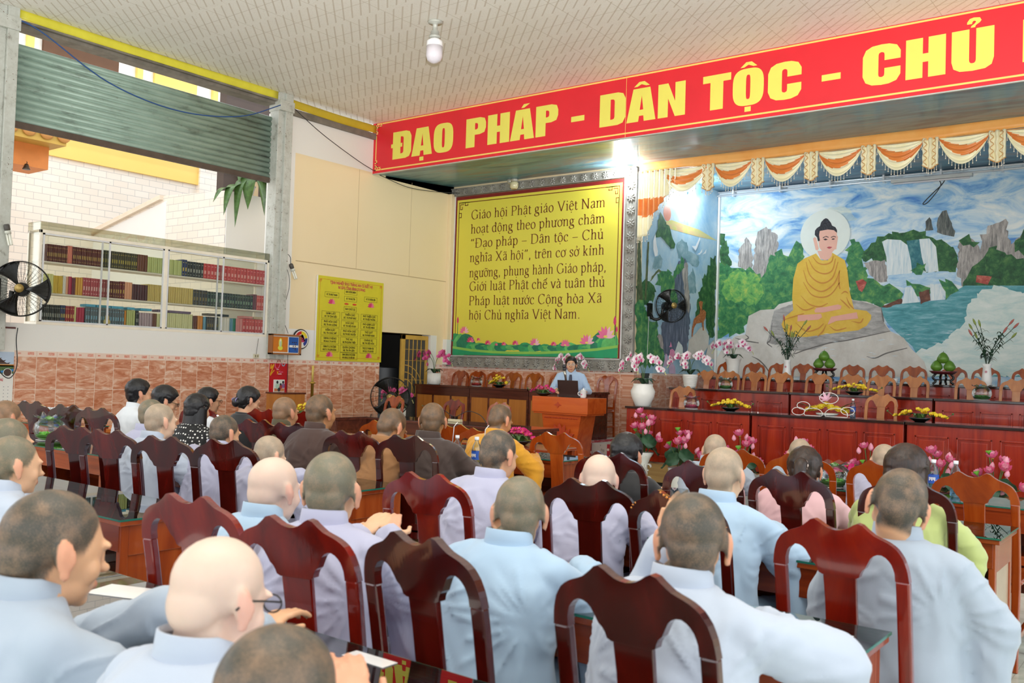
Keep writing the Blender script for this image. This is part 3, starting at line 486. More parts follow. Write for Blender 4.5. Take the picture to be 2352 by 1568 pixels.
BC = dict(maroon='#5c1f1d', salmon='#d97f6c', olive='#45402a', brown='#6b3a22', lime='#b9c27c', navy='#26335f', black='#222624', red='#c9433f', paleyellow='#dcdc93', yellow='#d8b63a', white='#e4e0d6', peach='#e0a27e', magenta='#b0284a', plum='#6a2b3a', amber='#dba23b', rose='#b04a52', darkred='#6d2326', darkplum='#4c1d25', straw='#cdb566', charcoal='#3a3a38', darkgreen='#2c3730', crimson='#9c2730', slate='#5d6a72', orange='#d98b2b', lilac='#b09aa2', cream='#d8d6a0', sky='#6b9cb4', green='#2e7a58', pink='#d98a86', skyblue='#5fb0d0', violet='#7d6b80', umber='#6d6557', beige='#c4b08e')
GILT = dict(maroon='#b99a58', olive='#b3a24c', darkred='#c0a050', black='#9fa29a', navy='#c9b45a', crimson='#d9b06a', darkgreen='#7f9a80', red='#e8a7a0', slate='#7fb0c8', charcoal='#8a7a4a', rose='#e2b9b4')
SHN = {1: 'top shelf', 2: 'middle shelf', 3: 'bottom shelf'}
BR = {1: [(5.587, 5.843, 'maroon', 14), (5.843, 5.908, 'salmon', 3), (5.908, 6.304, 'maroon', 17), (6.304, 6.795, 'olive', 16), (6.795, 6.944, 'brown', 4), (6.944, 7.19, 'lime', 8), (7.28, 7.468, 'lime', 3), (7.468, 7.548, 'navy', 2), (7.548, 7.816, 'black', 6), (7.816, 8.90, 'red', 19)],
      2: [(5.595, 5.682, 'paleyellow', 3), (5.682, 5.802, 'yellow', 6), (5.802, 5.843, 'white', 2), (5.843, 5.875, 'peach', 1), (5.875, 5.916, 'magenta', 1), (5.916, 5.966, 'plum', 2), (5.966, 6.057, 'amber', 3), (6.057, 6.4, 'rose', 10), (6.4, 6.559, 'maroon', 5), (6.559, 6.631, 'darkred', 2), (6.631, 6.74, 'peach', 3), (6.74, 6.963, 'darkplum', 6), (6.963, 7.20, 'straw', 9), (7.28, 7.661, 'straw', 11), (7.661, 7.9, 'charcoal', 5), (7.9, 8.686, 'darkgreen', 17), (8.686, 8.755, 'plum', 2), (8.755, 8.88, 'red', 3)],
      3: [(5.556, 5.786, 'black', 10), (5.786, 5.851, 'navy', 3), (5.851, 5.966, 'crimson', 4), (5.966, 5.991, 'paleyellow', 1), (5.991, 6.099, 'magenta', 3), (6.108, 6.64, 'slate', 16), (6.645, 6.67, 'orange', 1), (6.676, 6.795, 'lime', 4), (6.804, 6.85, 'black', 2), (6.86, 7.048, 'lilac', 5), (7.048, 7.111, 'brown', 2), (7.115, 7.20, 'cream', 4), (7.28, 7.671, 'cream', 12), (7.681, 7.743, 'brown', 2), (7.754, 7.841, 'orange', 2), (7.85, 7.896, 'sky', 1), (7.904, 8.093, 'charcoal', 5), (8.106, 8.289, 'white', 4), (8.294, 8.345, 'sky', 2), (8.345, 8.396, 'green', 1), (8.401, 8.514, 'pink', 3), (8.518, 8.90, 'red', 7)]}
BH = {1: 0.225, 2: 0.225, 3: 0.215}
BZ = {1: 2.621, 2: 2.231, 3: 1.866}
CNAME = dict(maroon='maroon', salmon='salmon pink', olive='dark olive', brown='brown', lime='pale lime', navy='navy blue', black='black', red='bright red', paleyellow='pale yellow', yellow='yellow', white='white', peach='peach', magenta='magenta', plum='plum', amber='amber', rose='rose red', darkred='dark red', darkplum='dark plum', straw='straw yellow', charcoal='charcoal', darkgreen='dark green', crimson='crimson', slate='slate grey', orange='orange', lilac='lilac grey', cream='pale cream', sky='sky blue', green='green', pink='pink', skyblue='sky blue', violet='violet grey', umber='umber', beige='beige')
M_page = plain('#e5dcc6', 0.8)
def book_mesh(w, h, d, c):
    m = MB(); t = 0.003
    m.box(-d, 0, 0, t, 0, h, 0); m.box(-d, 0, w-t, w, 0, h, 0)
    # rounded spine facing the room
    pr = [(0, 0), (0.004, w*0.15), (0.006, w*0.5), (0.004, w*0.85), (0, w), (-0.004, w), (-0.004, 0)]
    m.prism(pr, 0, h, 'XY', 0)
    m.box(-d+0.004, -0.004, t, w-t, 0.004, h-0.004, 1)
    if c in GILT:
        for z0, z1 in ((0.10, 0.14), (0.30, 0.52), (0.80, 0.84)):
            m.box(0.0062, 0.0066, w*0.25, w*0.75, h*z0, h*z1, 2)
    return m.mesh('book', [plain(BC[c], 0.45), M_page, plain(GILT.get(c, '#c0b090'), 0.4)])
after = {}
for r in BR:
    runs = BR[r]
    for k, (y0, y1, c, n) in enumerate(runs):
        w = (y1-y0)/n; me = book_mesh(w*0.96, BH[r]*(0.92+0.12*rr.random()), 0.17, c)
        prev = CNAME[runs[k-1][2]] if k else None; nxt = CNAME[runs[k+1][2]] if k+1 < len(runs) else None
        where = ('between the %s and the %s books' % (prev, nxt)) if prev and nxt else (('left of the %s books' % nxt) if nxt else ('right of the %s books' % prev))
        pass
        if c in ('maroon', 'lime', 'straw', 'cream') and k and runs[k-1][2] == c: where = 'just right of the %s' % ('case divider' if c != 'maroon' else 'corner post')
        elif k+1 < len(runs) and runs[k+1][2] == c: where = 'just left of the case divider'
        lab = '%s book on the %s, %s' % (CNAME[c], SHN[r], where)
        for i in range(n):
            o = bpy.data.objects.new('book', me); COL.objects.link(o); o.location = (-11.53-(0.006 if (i*7+k) % 3 == 0 else 0), y0+i*w, BZ[r]); o.rotation_euler = (0, 0, 0)
            tag(o, lab, 'book', lab if n > 1 else None)
# books laid flat along the top of the bottom row
for k, (y0, y1, c) in enumerate([(6.115, 6.244, 'skyblue'), (6.26, 6.453, 'skyblue'), (6.46, 6.63, 'skyblue'), (6.68, 6.79, 'skyblue'), (6.87, 7.04, 'skyblue'), (7.13, 7.20, 'violet'), (7.30, 7.648, 'violet'), (7.92, 8.08, 'umber'), (8.12, 8.28, 'black'), (8.53, 8.70, 'pink'), (8.72, 8.88, 'beige')]):
    m = MB(); w = y1-y0; h = 0.016
    m.box(-0.15, 0, 0, w, 0, 0.002, 0); m.box(-0.15, 0, 0, w, h-0.002, h, 0); m.box(-0.15, -0.147, 0, w, 0, h, 0); m.box(-0.147, -0.003, 0.003, w-0.003, 0.002, h-0.002, 1)
    me = m.mesh('book', [plain(BC[c], 0.5), plain(BC[c], 0.7, 0, 0.2, 90)])
    pos = ('at the left end', 'second along', 'third along', 'fourth along', 'fifth along', 'sixth along', 'seventh along', 'eighth along', 'ninth along', 'tenth along', 'at the right end')[k]
    lab = '%s book lying flat on the bottom row, %s' % (CNAME[c], pos)
    top = BZ[3]+BH[3]*1.06
    for i in range(2):
        o = bpy.data.objects.new('book', me); COL.objects.link(o); o.location = (-11.535, y0, top+i*h); tag(o, lab, 'book', lab)
# little seated figurine in front of the grey books
fg = thing('figurine', 'small gilt seated figurine standing before the slate grey books', 'figurine', (-11.527, 6.40, 1.866))
# (stands on the narrow shelf edge)
b = MB(); b.ball((0, 0, 0.045), (0.010, 0.05, 0.045), 12, 8); b.ball((0, 0, 0.10), (0.010, 0.03, 0.045), 12, 8); b.build('robe', plain('#d8c27a', 0.4), fg)
b = MB(); b.ball((0.0, 0, 0.155), (0.010, 0.018, 0.024), 10, 8); b.build('head', plain('#e8d8c4', 0.5), fg)
b = MB(); b.lathe([(0.010, 0), (0.010, 0.02)], 12); b.build('plinth', plain('#b06a4a', 0.5), fg)

# ---------------------------------------------------------------- things hung on the left wall
def wallpic(name, label, cat, y0, y1, z0, z1, x=-11.49):
    return thing(name, label, cat, (x, (y0+y1)/2, z0))
def lotus_shapes(m, cx, cz, s, mi_light, mi_dark, P, layer=0.0):
    # a painted lotus: fan of pointed petals drawn on a flat sheet through the mapping P(u, v, layer)
    for k, (a, ln, wd) in enumerate(((-78, 1.0, .30), (78, 1.0, .30), (-50, 1.05, .34), (50, 1.05, .34), (-24, 1.1, .34), (24, 1.1, .34), (0, 1.05, .36))):
        ca, sa = math.cos(R(a)), math.sin(R(a)); pts = []
        for t, w in ((0, 0.08), (.35, .8), (.6, 1.0), (.85, .5), (1, 0)): pts.append((t*ln, w*wd*0.5))
        poly = [(p[0], p[1]) for p in pts] + [(p[0], -p[1]) for p in pts[-2::-1]]
        m.poly([P(cx+s*(q*ca-(-l)*sa*0+q*0) if False else cx+s*(l*ca+q*sa), cz+s*(q*ca-l*sa), layer+0.0003*k) for q, l in [(x, y) for x, y in poly]], mi_light if k % 2 else mi_dark)
M_lotA = plain('#e86f9a', 0.5); M_lotB = plain('#d3386f', 0.5); M_lotC = plain('#f3b9c9', 0.5)
M_txtK = plain('#2a2412', 0.6); M_txtR = plain('#c01f4a', 0.6)
def text_obj(body, name, size, mat, parent, M, align='CENTER', width=None, bold=0.0, xs=1.0):
    c = bpy.data.curves.new(name, 'FONT'); c.body = body; c.size = size; c.align_x = align; c.align_y = 'CENTER'; c.offset = bold; c.extrude = 0.0004; c.resolution_u = 2
    o = bpy.data.objects.new(name, c); COL.objects.link(o); c.materials.append(mat)
    dg = bpy.context.evaluated_depsgraph_get(); me = bpy.data.meshes.new_from_object(o.evaluated_get(dg)); bpy.data.objects.remove(o)
    o = bpy.data.objects.new(name, me); COL.objects.link(o)
    o.parent = parent; o.matrix_local = M @ Matrix.Diagonal((xs, 1, 1, 1)); return o
def on_x_wall(x, y, z):   # text facing +X, reading along +Y
    return Matrix(((0, 0, 1, x), (1, 0, 0, y), (0, 1, 0, z), (0, 0, 0, 1)))
nb = thing('name_board', 'yellow notice board of names in boxes beside the doorway', 'notice board', (-11.49, 10.615, 1.50))
b = MB(); b.box(0, 0.025, -0.735, 0.735, 0, 1.37); b.build('panel', plain('#d5c92f', 0.5, 0, 0.04), nb, 0.002)
b = MB(); b.box(-0.0, 0.028, -0.745, -0.735, 0, 1.37); b.build('edge_strip', M_white, nb)
b = MB()
for (y0, y1, z0, z1) in ((-0.69, 0.69, 1.315, 1.32), (-0.69, 0.69, 0.05, 0.055), (-0.69, -0.685, 0.05, 1.32), (0.685, 0.69, 0.05, 1.32)): b.box(0.025, 0.0262, y0, y1, z0, z1, 0)
for sy in (-1, 1):
    for sz in (0.075, 1.295):
        for k in range(4): b.box(0.025, 0.0264, sy*0.675-0.03+k*0.014, sy*0.675-0.022+k*0.014, sz-0.03+(k % 2)*0.02, sz+0.02, 0)
b.build('printed_border', plain('#c9752a', 0.5), nb)
cells = [(-0.02, 1.15, .28, .085, ['BAN CHỨNG MINH']), (-0.02, 1.035, .28, .085, ['NT. TN NHƯ TÍN']), (-0.43, 1.075, .30, .085, ['NT. TN NHƯ THANH']), (0.44, 1.06, .30, .085, ['NT. TN THÔNG LIÊN']), (-0.02, 0.865, .28, .085, ['BAN CHỨC SỰ'])]
rowsT = [[('GIÁM LUẬT', 'NT. TN TỊNH DIỆU'), ('THIỀN CHỦ', 'NT. TN PHÁP NHƯ'), ('PHÓ THIỀN CHỦ', 'NT. TN DIỆU THƯỜNG')], [('PHÓ HÓA CHỦ', 'NS. TN AN LƯỢNG'), ('HOÁ CHỦ', 'NT. TN DIỆU ĐOAN'), ('PHÓ GIÁM LUẬT', 'NT. TN DIỆU MINH')], [('KIỂM SOÁT', 'NS. TN CHÚC MỸ'), ('PHÓ HÓA CHỦ', 'NS. TN GIÁC NGUYỆN'), ('THỦ QUỸ', 'NS. TN PHÁP HẠNH')], [('CHÁNH NA. SC. TN DIỆU BẠCH', 'PHÓ NA. SC. TN. AN THỦ'), ('THỦ HẠ', 'NS. TN QUẢNG THIỆN'), ('CHÁNH SỰ', 'NS. TN DIỆU HÒA')], [('CHÁNH KÝ. SC. TN TUỆ MẪN', 'PHÓ KÝ. SC. TN QUẢNG HƯƠNG'), ('QUẢN CHÚNG', 'NS. TN ẤN LIÊN'), ('TRI SỰ. SC. TN HẠNH HÒA', 'PHÓ SỰ. SC. TN. VẠN TRÍ')]]
for r_, row in enumerate(rowsT):
    for c_, tx in enumerate(row): cells.append(((-0.44, -0.02, 0.42)[c_], 0.745-r_*0.135, .385, .118, list(tx)))
cells.append((-0.02, 0.085, .385, .118, ['CHÁNH CHÚNG. NS. TN LỆ HƯƠNG', 'PHÓ CHÚNG. SC. TN. VIÊN HẠNH']))
b = MB(); body = []
for cy, cz, w, h, tx in cells:
    for (y0, y1, z0, z1) in ((cy-w/2, cy+w/2, cz+h/2-.004, cz+h/2), (cy-w/2, cy+w/2, cz-h/2, cz-h/2+.004), (cy-w/2, cy-w/2+.004, cz-h/2, cz+h/2), (cy+w/2-.004, cy+w/2, cz-h/2, cz+h/2)): b.box(0.025, 0.0264, y0, y1, z0, z1)
b.build('name_boxes', M_txtK, nb)
for cy, cz, w, h, tx in cells:
    for i, line in enumerate(tx):
        zz = cz if len(tx) == 1 else cz+(0.024 if i == 0 else -0.026)
        sz = 0.044; xs = min(0.92, (w*0.90)/(len(line)*sz*0.70)); text_obj(line, 'printed_name', sz, M_txtK, nb, on_x_wall(0.0262, cy, zz), bold=0.0014, xs=xs)
text_obj('TỊNH NGHIỆP ĐẠO TRÀNG AN CƯ KIẾT HẠ', 'printed_title', 0.066, M_txtR, nb, on_x_wall(0.0262, 0, 1.275), bold=0.002, xs=0.72)
text_obj('NI GIỚI TỈNH BÌNH DƯƠNG', 'printed_title', 0.066, M_txtR, nb, on_x_wall(0.0262, 0, 1.205), bold=0.002, xs=0.72)
b = MB(); PX = lambda u, v, l: (0.0262+l, u, v)
for cy, cz in ((-0.43, 0.93), (0.45, 0.93), (-0.44, 0.07), (0.44, 0.07)): lotus_shapes(b, cy, cz, 0.085, 0, 1, PX)
for sy in (-1, 1): b.ball((0.0262, -0.02+sy*0.09, 0.95), (0.0006, 0.05, 0.016), 10, 6, 2)
b.build('printed_lotus', [M_lotA, M_lotB, plain('#d2452a', 0.5)], nb)

# framed picture clock with a seated deity panel and a blue digital panel
fp = thing('framed_display', 'wooden framed box with orange deity picture and blue panel under the bookcase end', 'picture', (-11.372, 9.155, 1.57))
M_fw = plain('#9a6236', 0.4)
b = MB(); b.box(0, 0.09, -0.285, 0.285, 0.0, 0.025); b.box(0, 0.09, -0.285, 0.285, 0.285, 0.31); b.box(0, 0.09, -0.285, -0.255, 0, 0.31); b.box(0, 0.09, 0.255, 0.285, 0, 0.31); b.build('frame', M_fw, fp, 0.003)
b = MB(); b.box(0.0, 0.06, -0.255, 0.255, 0.025, 0.285); b.build('backing', M_white, fp)
b = MB(); b.box(0.06, 0.064, -0.245, 0.04, 0.04, 0.272, 0)
for k in range(28):
    a = 2*math.pi*k/28; b.box(0.064, 0.0645, 0.0, 0.13, -0.001, 0.001, 1, Matrix.Translation((0, -0.10, 0.155)) @ Matrix.Rotation(a, 4, 'X') @ Matrix.Scale(0.85, 4))
b.ball((0.0646, -0.10, 0.175), (0.001, 0.035, 0.075), 14, 8, 2); b.ball((0.065, -0.10, 0.10), (0.001, 0.05, 0.035), 14, 8, 2); b.ball((0.0655, -0.10, 0.17), (0.001, 0.022, 0.06), 14, 8, 3); b.ball((0.066, -0.10, 0.215), (0.001, 0.014, 0.018), 12, 8, 4)
b.build('deity_picture', [plain('#d0781f', 0.5), plain('#a85a18', 0.5), plain('#d9d94a', 0.5), plain('#b9cfae', 0.5), plain('#efe2cf', 0.5)], fp)
b = MB(); b.box(0.06, 0.064, 0.06, 0.245, 0.035, 0.272, 0); b.box(0.064, 0.0645, 0.07, 0.24, 0.115, 0.15, 1)
for y, z in ((.12, .185), (.155, .185), (.19, .185), (.175, .155), (.135, .128), (.175, .128), (.135, .1), (.175, .1), (.175, .075)): b.box(0.0645, 0.065, y, y+0.02, z, z+0.016, 2)
b.build('digital_panel', [plain('#2458a8', 0.4), M_white, plain('#3a1618', 0.4)], fp)

ck = thing('wall_clock', 'round white wall clock with coloured face beside the wooden framed box', 'clock', (-11.49, 9.58, 1.825))
b = MB(); RX = Matrix.Rotation(R(90), 4, 'Y'); b.lathe([(0.155, 0), (0.16, 0.02), (0.15, 0.028), (0.14, 0.026)], 36, 0, RX); b.build('rim', plain('#23242a', 0.3), ck)
b = MB()
def sector(m, r0, r1, a0, a1, x, mi):
    n = max(2, int((a1-a0)/8)); pts = [(x, r1*math.sin(R(a0+(a1-a0)*i/n)), r1*math.cos(R(a0+(a1-a0)*i/n))) for i in range(n+1)] + [(x, r0*math.sin(R(a1-(a1-a0)*i/n)), r0*math.cos(R(a1-(a1-a0)*i/n))) for i in range(n+1)]
    m.poly(pts, mi)
sector(b, 0, 0.142, 0, 360, 0.030, 0)
for a0, a1, mi in ((-70, 0, 1), (0, 80, 2), (80, 150, 3), (-130, -70, 4)): sector(b, 0.075, 0.125, a0, a1, 0.0305, mi)
b.build('dial', [M_white, plain('#c32a26', 0.4), plain('#e2cc33', 0.4), plain('#2d3f93', 0.4), plain('#5f9a4a', 0.4)], ck)
b = MB(); lotus_shapes(b, 0, -0.045, 0.075, 0, 0, lambda u, v, l: (0.031+l, u, v)); b.build('lotus_emblem', plain('#c0306a', 0.5), ck)
b = MB(); b.box(0.034, 0.036, -0.004, 0.004, -0.01, 0.095, 0, Matrix.Rotation(R(62), 4, 'X')); b.box(0.036, 0.038, -0.003, 0.003, -0.01, 0.11, 0, Matrix.Rotation(R(-95), 4, 'X')); b.build('hands', plain('#191919', 0.4), ck)

cal = thing('tear_off_calendar', 'red tear-off wall calendar showing a red number 8', 'calendar', (-11.488, 9.185, 0.86))
b = MB(); b.box(0, 0.008, -0.175, 0.175, 0, 0.575, 0); b.box(0.008, 0.0085, -0.175, 0.175, 0.385, 0.388, 2)
b.build('backboard', [plain('#bf1420', 0.4), M_white, plain('#8c0e18', 0.5)], cal)
b = MB()
def ribbon(m, pts, w, x, mi):
    P = smooth_path([(0, p[0], p[1]) for p in pts], 6)
    for i in range(len(P)-1):
        t = (P[i+1]-P[i]).normalized(); s_ = Vector((0, -t.z, t.y))*w/2
        a, c = P[i], P[i+1]; m.poly([(x+0.00001*i, (a-s_).y, (a-s_).z), (x+0.00001*i, (a+s_).y, (a+s_).z), (x+0.00001*i, (c+s_).y, (c+s_).z), (x+0.00001*i, (c-s_).y, (c-s_).z)], mi)
ribbon(b, [(-0.15, 0.56), (-0.16, 0.49), (-0.10, 0.56), (-0.165, 0.40)], 0.018, 0.0086, 0); ribbon(b, [(-0.09, 0.47), (-0.13, 0.43), (-0.165, 0.385)], 0.016, 0.0088, 0)
ribbon(b, [(-0.08, 0.57), (-0.07, 0.51), (-0.02, 0.50), (0.02, 0.57)], 0.014, 0.0086, 1); ribbon(b, [(0.05, 0.57), (0.06, 0.545), (0.09, 0.54), (0.11, 0.57)], 0.014, 0.0086, 2)
ribbon(b, [(-0.04, 0.455), (-0.03, 0.43), (-0.01, 0.45), (-0.04, 0.405)], 0.008, 0.0088, 0); ribbon(b, [(0.0, 0.44), (0.02, 0.46), (0.02, 0.43), (0.06, 0.45), (0.05, 0.435), (0.08, 0.445)], 0.008, 0.0088, 1)
b.box(0.0086, 0.009, -0.05, -0.005, 0.475, 0.482, 3); b.box(0.0086, 0.009, -0.02, 0.05, 0.408, 0.416, 3)
b.build('printed_lettering', [plain('#e0a821', 0.5), plain('#e26a8e', 0.5), plain('#7fb7cf', 0.5), M_white], cal)
b = MB(); b.box(0.008, 0.022, -0.10, 0.105, 0.02, 0.325, 0); pad = b.build('page_block', M_white, cal, 0.002)
b = MB(); b.box(0.022, 0.0224, -0.09, 0.10, 0.145, 0.315, 0); b.box(0.0224, 0.0228, -0.09, 0.10, 0.145, 0.19, 1)
for y, z, s_, mi in ((-0.035, 0.285, .022, 2), (-0.03, 0.225, .04, 3), (0.03, 0.25, .02, 2), (0.035, 0.215, .03, 4), (0.075, 0.285, .02, 2), (0.08, 0.23, .034, 5), (0.0, 0.175, .03, 2)): b.ball((0.023, y, z), (0.0006, s_, s_*1.1), 10, 6, mi)
b.build('page_illustration', [plain('#dfe6e3', 0.6), plain('#c77d4e', 0.6), plain('#2a2630', 0.6), plain('#b5d3c0', 0.6), plain('#a8343a', 0.6), plain('#8a5f8f', 0.6)], pad)
text_obj('8', 'printed_number', 0.11, plain('#b01c28', 0.5), pad, on_x_wall(0.0228, -0.035, 0.082), bold=0.001, xs=0.8)
b = MB(); b.tube([(0.002, -0.06, 0.57), (0.004, 0, 0.645), (0.002, 0.05, 0.57)], 0.0025, 5); b.build('hanging_string', plain('#7a5a48', 0.6), cal)

lc = thing('wall_calendar', 'tall white wall calendar with pagoda photograph at the wall\'s left end', 'calendar', (-11.488, 5.03, 0.72))
b = MB(); b.box(0, 0.005, -0.20, 0.20, 0, 1.05, 0); b.build('sheet', plain('#e9e8e4', 0.5, 0, 0.02), lc)
b = MB(); b.box(0.005, 0.0055, -0.20, 0.20, 0.50, 0.76, 0); b.box(0.0055, 0.006, -0.20, 0.20, 0.50, 0.60, 1); b.box(0.0055, 0.006, -0.20, 0.20, 0.585, 0.612, 2)
for y, w, z in ((-0.02, .16, .615), (-0.02, .11, .645), (-0.02, .06, .672)): b.prism([(y-w, z), (y+w, z), (y+w*0.6, z+0.035), (y-w*0.6, z+0.035)], 0.006, 0.0065, 'YZ', 3); b.prism([(y+w, z), (y+w+0.02, z+0.02), (y+w*0.8, z+0.01)], 0.006, 0.0066, 'YZ', 3)
b.prism([(-0.2, 0.47), (0.2, 0.53), (0.2, 0.56), (-0.2, 0.49)], 0.0065, 0.007, 'YZ', 4)
for y, mi in ((-0.05, 2), (0.13, 3)): b.lathe([(0.05, 0), (0.05, 0.001)], 20, 5, Matrix.Translation((0.007, y, 0.515)) @ RX); b.lathe([(0.044, 0), (0.044, 0.001)], 20, mi, Matrix.Translation((0.0085, y, 0.515)) @ RX)
b.build('pagoda_photograph', [plain('#b9cbe2', 0.5), plain('#4d6a3a', 0.5, 0, 0.4, 60), plain('#c9862e', 0.5), plain('#4a3630', 0.5), plain('#2f7fc0', 0.5), M_white], lc)
text_obj('PHI LAI', 'printed_title', 0.05, plain('#c9434a', 0.5), lc, on_x_wall(0.0056, 0.02, 0.425), bold=0.001, xs=0.8)
b = MB()
for i in range(7):
    for j in range(8): b.box(0.005, 0.0056, -0.16+i*0.05, -0.15+i*0.05, 0.06+j*0.04, 0.068+j*0.04)
b.build('printed_dates', plain('#8b8f96', 0.6), lc)
b = MB(); b.box(0, 0.014, -0.20, 0.20, 1.04, 1.06); b.build('binding_strip', plain('#5b2a24', 0.5), lc)

# sockets, cables and energy-saving lamps
b = MB(); b.box(-11.49, -11.465, 8.70, 8.79, 1.505, 1.565, 0); b.box(-11.465, -11.463, 8.715, 8.735, 1.52, 1.55, 1); b.box(-11.465, -11.463, 8.755, 8.775, 1.52, 1.55, 1)
tag(b.build('wall_socket', [plain('#d8d2b8', 0.4), plain('#8a8468', 0.5)], bevel=0.003), 'cream double wall socket on the ledge above the tiled band', 'socket')
M_cable = plain('#2a2c30', 0.5)
def cable(pts, r, label, mat=M_cable, name='cable'):
    b = MB(); b.tube(smooth_path(pts, 8), r, 6); return tag(b.build(name, mat), label, 'cable')
cable([(-11.40, 4.95, 5.44), (-11.37, 5.3, 5.38), (-11.36, 6.2, 4.98), (-11.36, 7.2, 4.86), (-11.36, 8.2, 5.02), (-11.37, 9.0, 5.40)], 0.008, 'blue cable sagging across the green shutter', plain('#27508f', 0.5))
cable([(-11.37, 9.15, 5.40), (-11.40, 9.8, 5.12), (-11.43, 10.6, 4.86), (-11.45, 11.1, 4.74)], 0.006, 'thin dark cable running down the white wall to the banner')
cable([(-11.40, 11.1, 4.70), (-11.42, 11.8, 4.62), (-11.42, 12.5, 4.66), (-11.3, 13.1, 4.72)], 0.006, 'thin dark cable sagging under the blue soffit')
cable([(-11.48, 8.745, 1.565), (-11.482, 8.76, 1.65), (-11.482, 8.78, 1.80)], 0.003, 'thin cable rising from the cream wall socket')
cable([(-11.465, 9.33, 1.57), (-11.465, 9.34, 1.2), (-11.47, 9.33, 0.75)], 0.004, 'thin cable hanging below the wooden framed box')
cable([(-11.41, 9.1, 3.1), (-11.45, 9.3, 2.7), (-11.46, 9.2, 2.2), (-11.44, 9.3, 1.9)], 0.004, 'thin cable hanging beside the steel post above the clock')
def cfl(loc, tilt_axis, ang, label, s=1.0):
    t = thing('spiral_bulb', label, 'lamp', loc); t.rotation_euler = Matrix.Rotation(ang, 4, tilt_axis).to_euler()
    b = MB(); b.lathe([(0.026, 0.0), (0.034, -0.02), (0.034, -0.06), (0.03, -0.075)], 16); b.build('lamp_holder', plain('#4a4642', 0.5), t)
    b = MB(); b.lathe([(0.03, -0.075), (0.036, -0.09), (0.034, -0.115)], 16); b.build('ballast', plain('#cfd0c4', 0.4), t)
    for k in range(4):
        a = k*math.pi/2; x, y = 0.02*math.cos(a), 0.02*math.sin(a)
        b = MB(); b.tube([(x, y, -0.115), (x, y, -0.24), (x*0.9, y*0.9, -0.25)], 0.011, 10); b.build('tube', plain('#efeee2', 0.2), t)
    return t
cfl((-11.33, 5.0, 2.98), 'X', R(14), 'energy-saving lamp hanging on the left steel post above the fan')
cfl((-11.42, 9.28, 2.98), 'X', R(28), 'energy-saving lamp tilted out from the beige wall above the clock')
b = MB(); b.tube(smooth_path([(-11.40, 9.17, 3.05), (-11.41, 9.2, 3.12), (-11.41, 9.26, 3.08), (-11.42, 9.28, 2.98)], 6), 0.005, 6); tag(b.build('lamp_cable', M_cable), 'short looped cable above the lamp by the steel post', 'cable')
import unicodedata
# ---------------------------------------------------------------- red banner
def strip(m, outer, inner, T, mi=0, closed=False):
    n = len(outer)
    for i in range(n if closed else n-1):
        j = (i+1) % n; m.poly([T(*outer[i]), T(*outer[j]), T(*inner[j]), T(*inner[i])], mi)
def se(rx, ry, e, n=40, cx=.5, cy=.5):
    o = []
    for k in range(n):
        a = 2*math.pi*k/n; c, s = math.cos(a), math.sin(a)
        o.append((cx+rx*math.copysign(abs(c)**(2/e), c), cy+ry*math.copysign(abs(s)**(2/e), s)))
    return o
def block_letter(m, ch, T):
    P = lambda pts: m.poly([T(*p) for p in pts])
    B = lambda x0, x1, y0, y1: P([(x0, y0), (x1, y0), (x1, y1), (x0, y1)])
    if ch == 'D':
        B(0, .42, 0, 1); strip(m, [(.42, 1), (.7, 1), (.9, .95), (1, .78), (1, .22), (.9, .05), (.7, 0), (.42, 0)], [(.42, .81), (.5, .81), (.56, .79), (.58, .74), (.58, .26), (.56, .21), (.5, .19), (.42, .19)], T)
    elif ch == 'P':
        B(0, .45, 0, 1); strip(m, [(.45, 1), (.7, 1), (.93, .95), (1, .8), (1, .62), (.93, .47), (.7, .42), (.45, .42)], [(.45, .82), (.52, .82), (.58, .80), (.6, .76), (.6, .66), (.58, .62), (.52, .60), (.45, .60)], T)
    elif ch == 'A':
        P([(0, 0), (.41, 0), (.435, .17), (.455, .35), (.515, .78), (.515, 1), (.22, 1)]); P([(.6, 0), (1, 0), (.80, 1), (.515, 1), (.515, .78), (.575, .35), (.585, .17)]); P([(.435, .17), (.585, .17), (.575, .35), (.455, .35)])
    elif ch == 'H': B(0, .43, 0, 1); B(.57, 1, 0, 1); B(.43, .57, .39, .6)
    elif ch == 'N': P([(0, 0), (.37, 0), (.37, .55), (.63, 0), (1, 0), (1, 1), (.63, 1), (.63, .45), (.37, 1), (0, 1)])
    elif ch == 'T': B(0, 1, .79, 1); B(.27, .73, 0, .79)
    elif ch == 'U':
        B(0, .42, .25, 1); B(.58, 1, .25, 1); strip(m, [(0, .25), (.05, .08), (.2, 0), (.5, -.02), (.8, 0), (.95, .08), (1, .25)], [(.42, .25), (.43, .2), (.46, .17), (.5, .165), (.54, .17), (.57, .2), (.58, .25)], T)
    elif ch == 'C':
        strip(m, [(1, .6), (1, .8), (.9, .95), (.7, 1.01), (.5, 1.02), (.25, 1), (.08, .92), (0, .75), (0, .5), (0, .25), (.08, .08), (.25, 0), (.5, -.02), (.7, -.01), (.9, .05), (1, .2), (1, .4)], [(.58, .6), (.58, .74), (.57, .79), (.54, .81), (.5, .82), (.46, .81), (.43, .79), (.42, .74), (.42, .5), (.42, .26), (.43, .21), (.46, .19), (.5, .18), (.54, .19), (.57, .21), (.58, .26), (.58, .4)], T)
    elif ch == 'O': strip(m, se(.5, .52, 3.2), se(.07, .34, 4), T, 0, True)
    elif ch == '-': B(0, 1, .31, .48)
rb = thing('slogan_banner', 'huge red banner with yellow block capitals across the hall', 'banner', (0, 11.055, 0))
M_red = plain('#dc2430', 0.42, 0, 0.05, 2.0); M_let = plain('#e6dd62', 0.5, 0, 0.02); M_line = plain('#f0cf6e', 0.5)
b = MB(); b.box(-11.52, 1.5, -0.03, 0.0, 4.715, 5.575, 0); b.build('panel', M_red, rb)
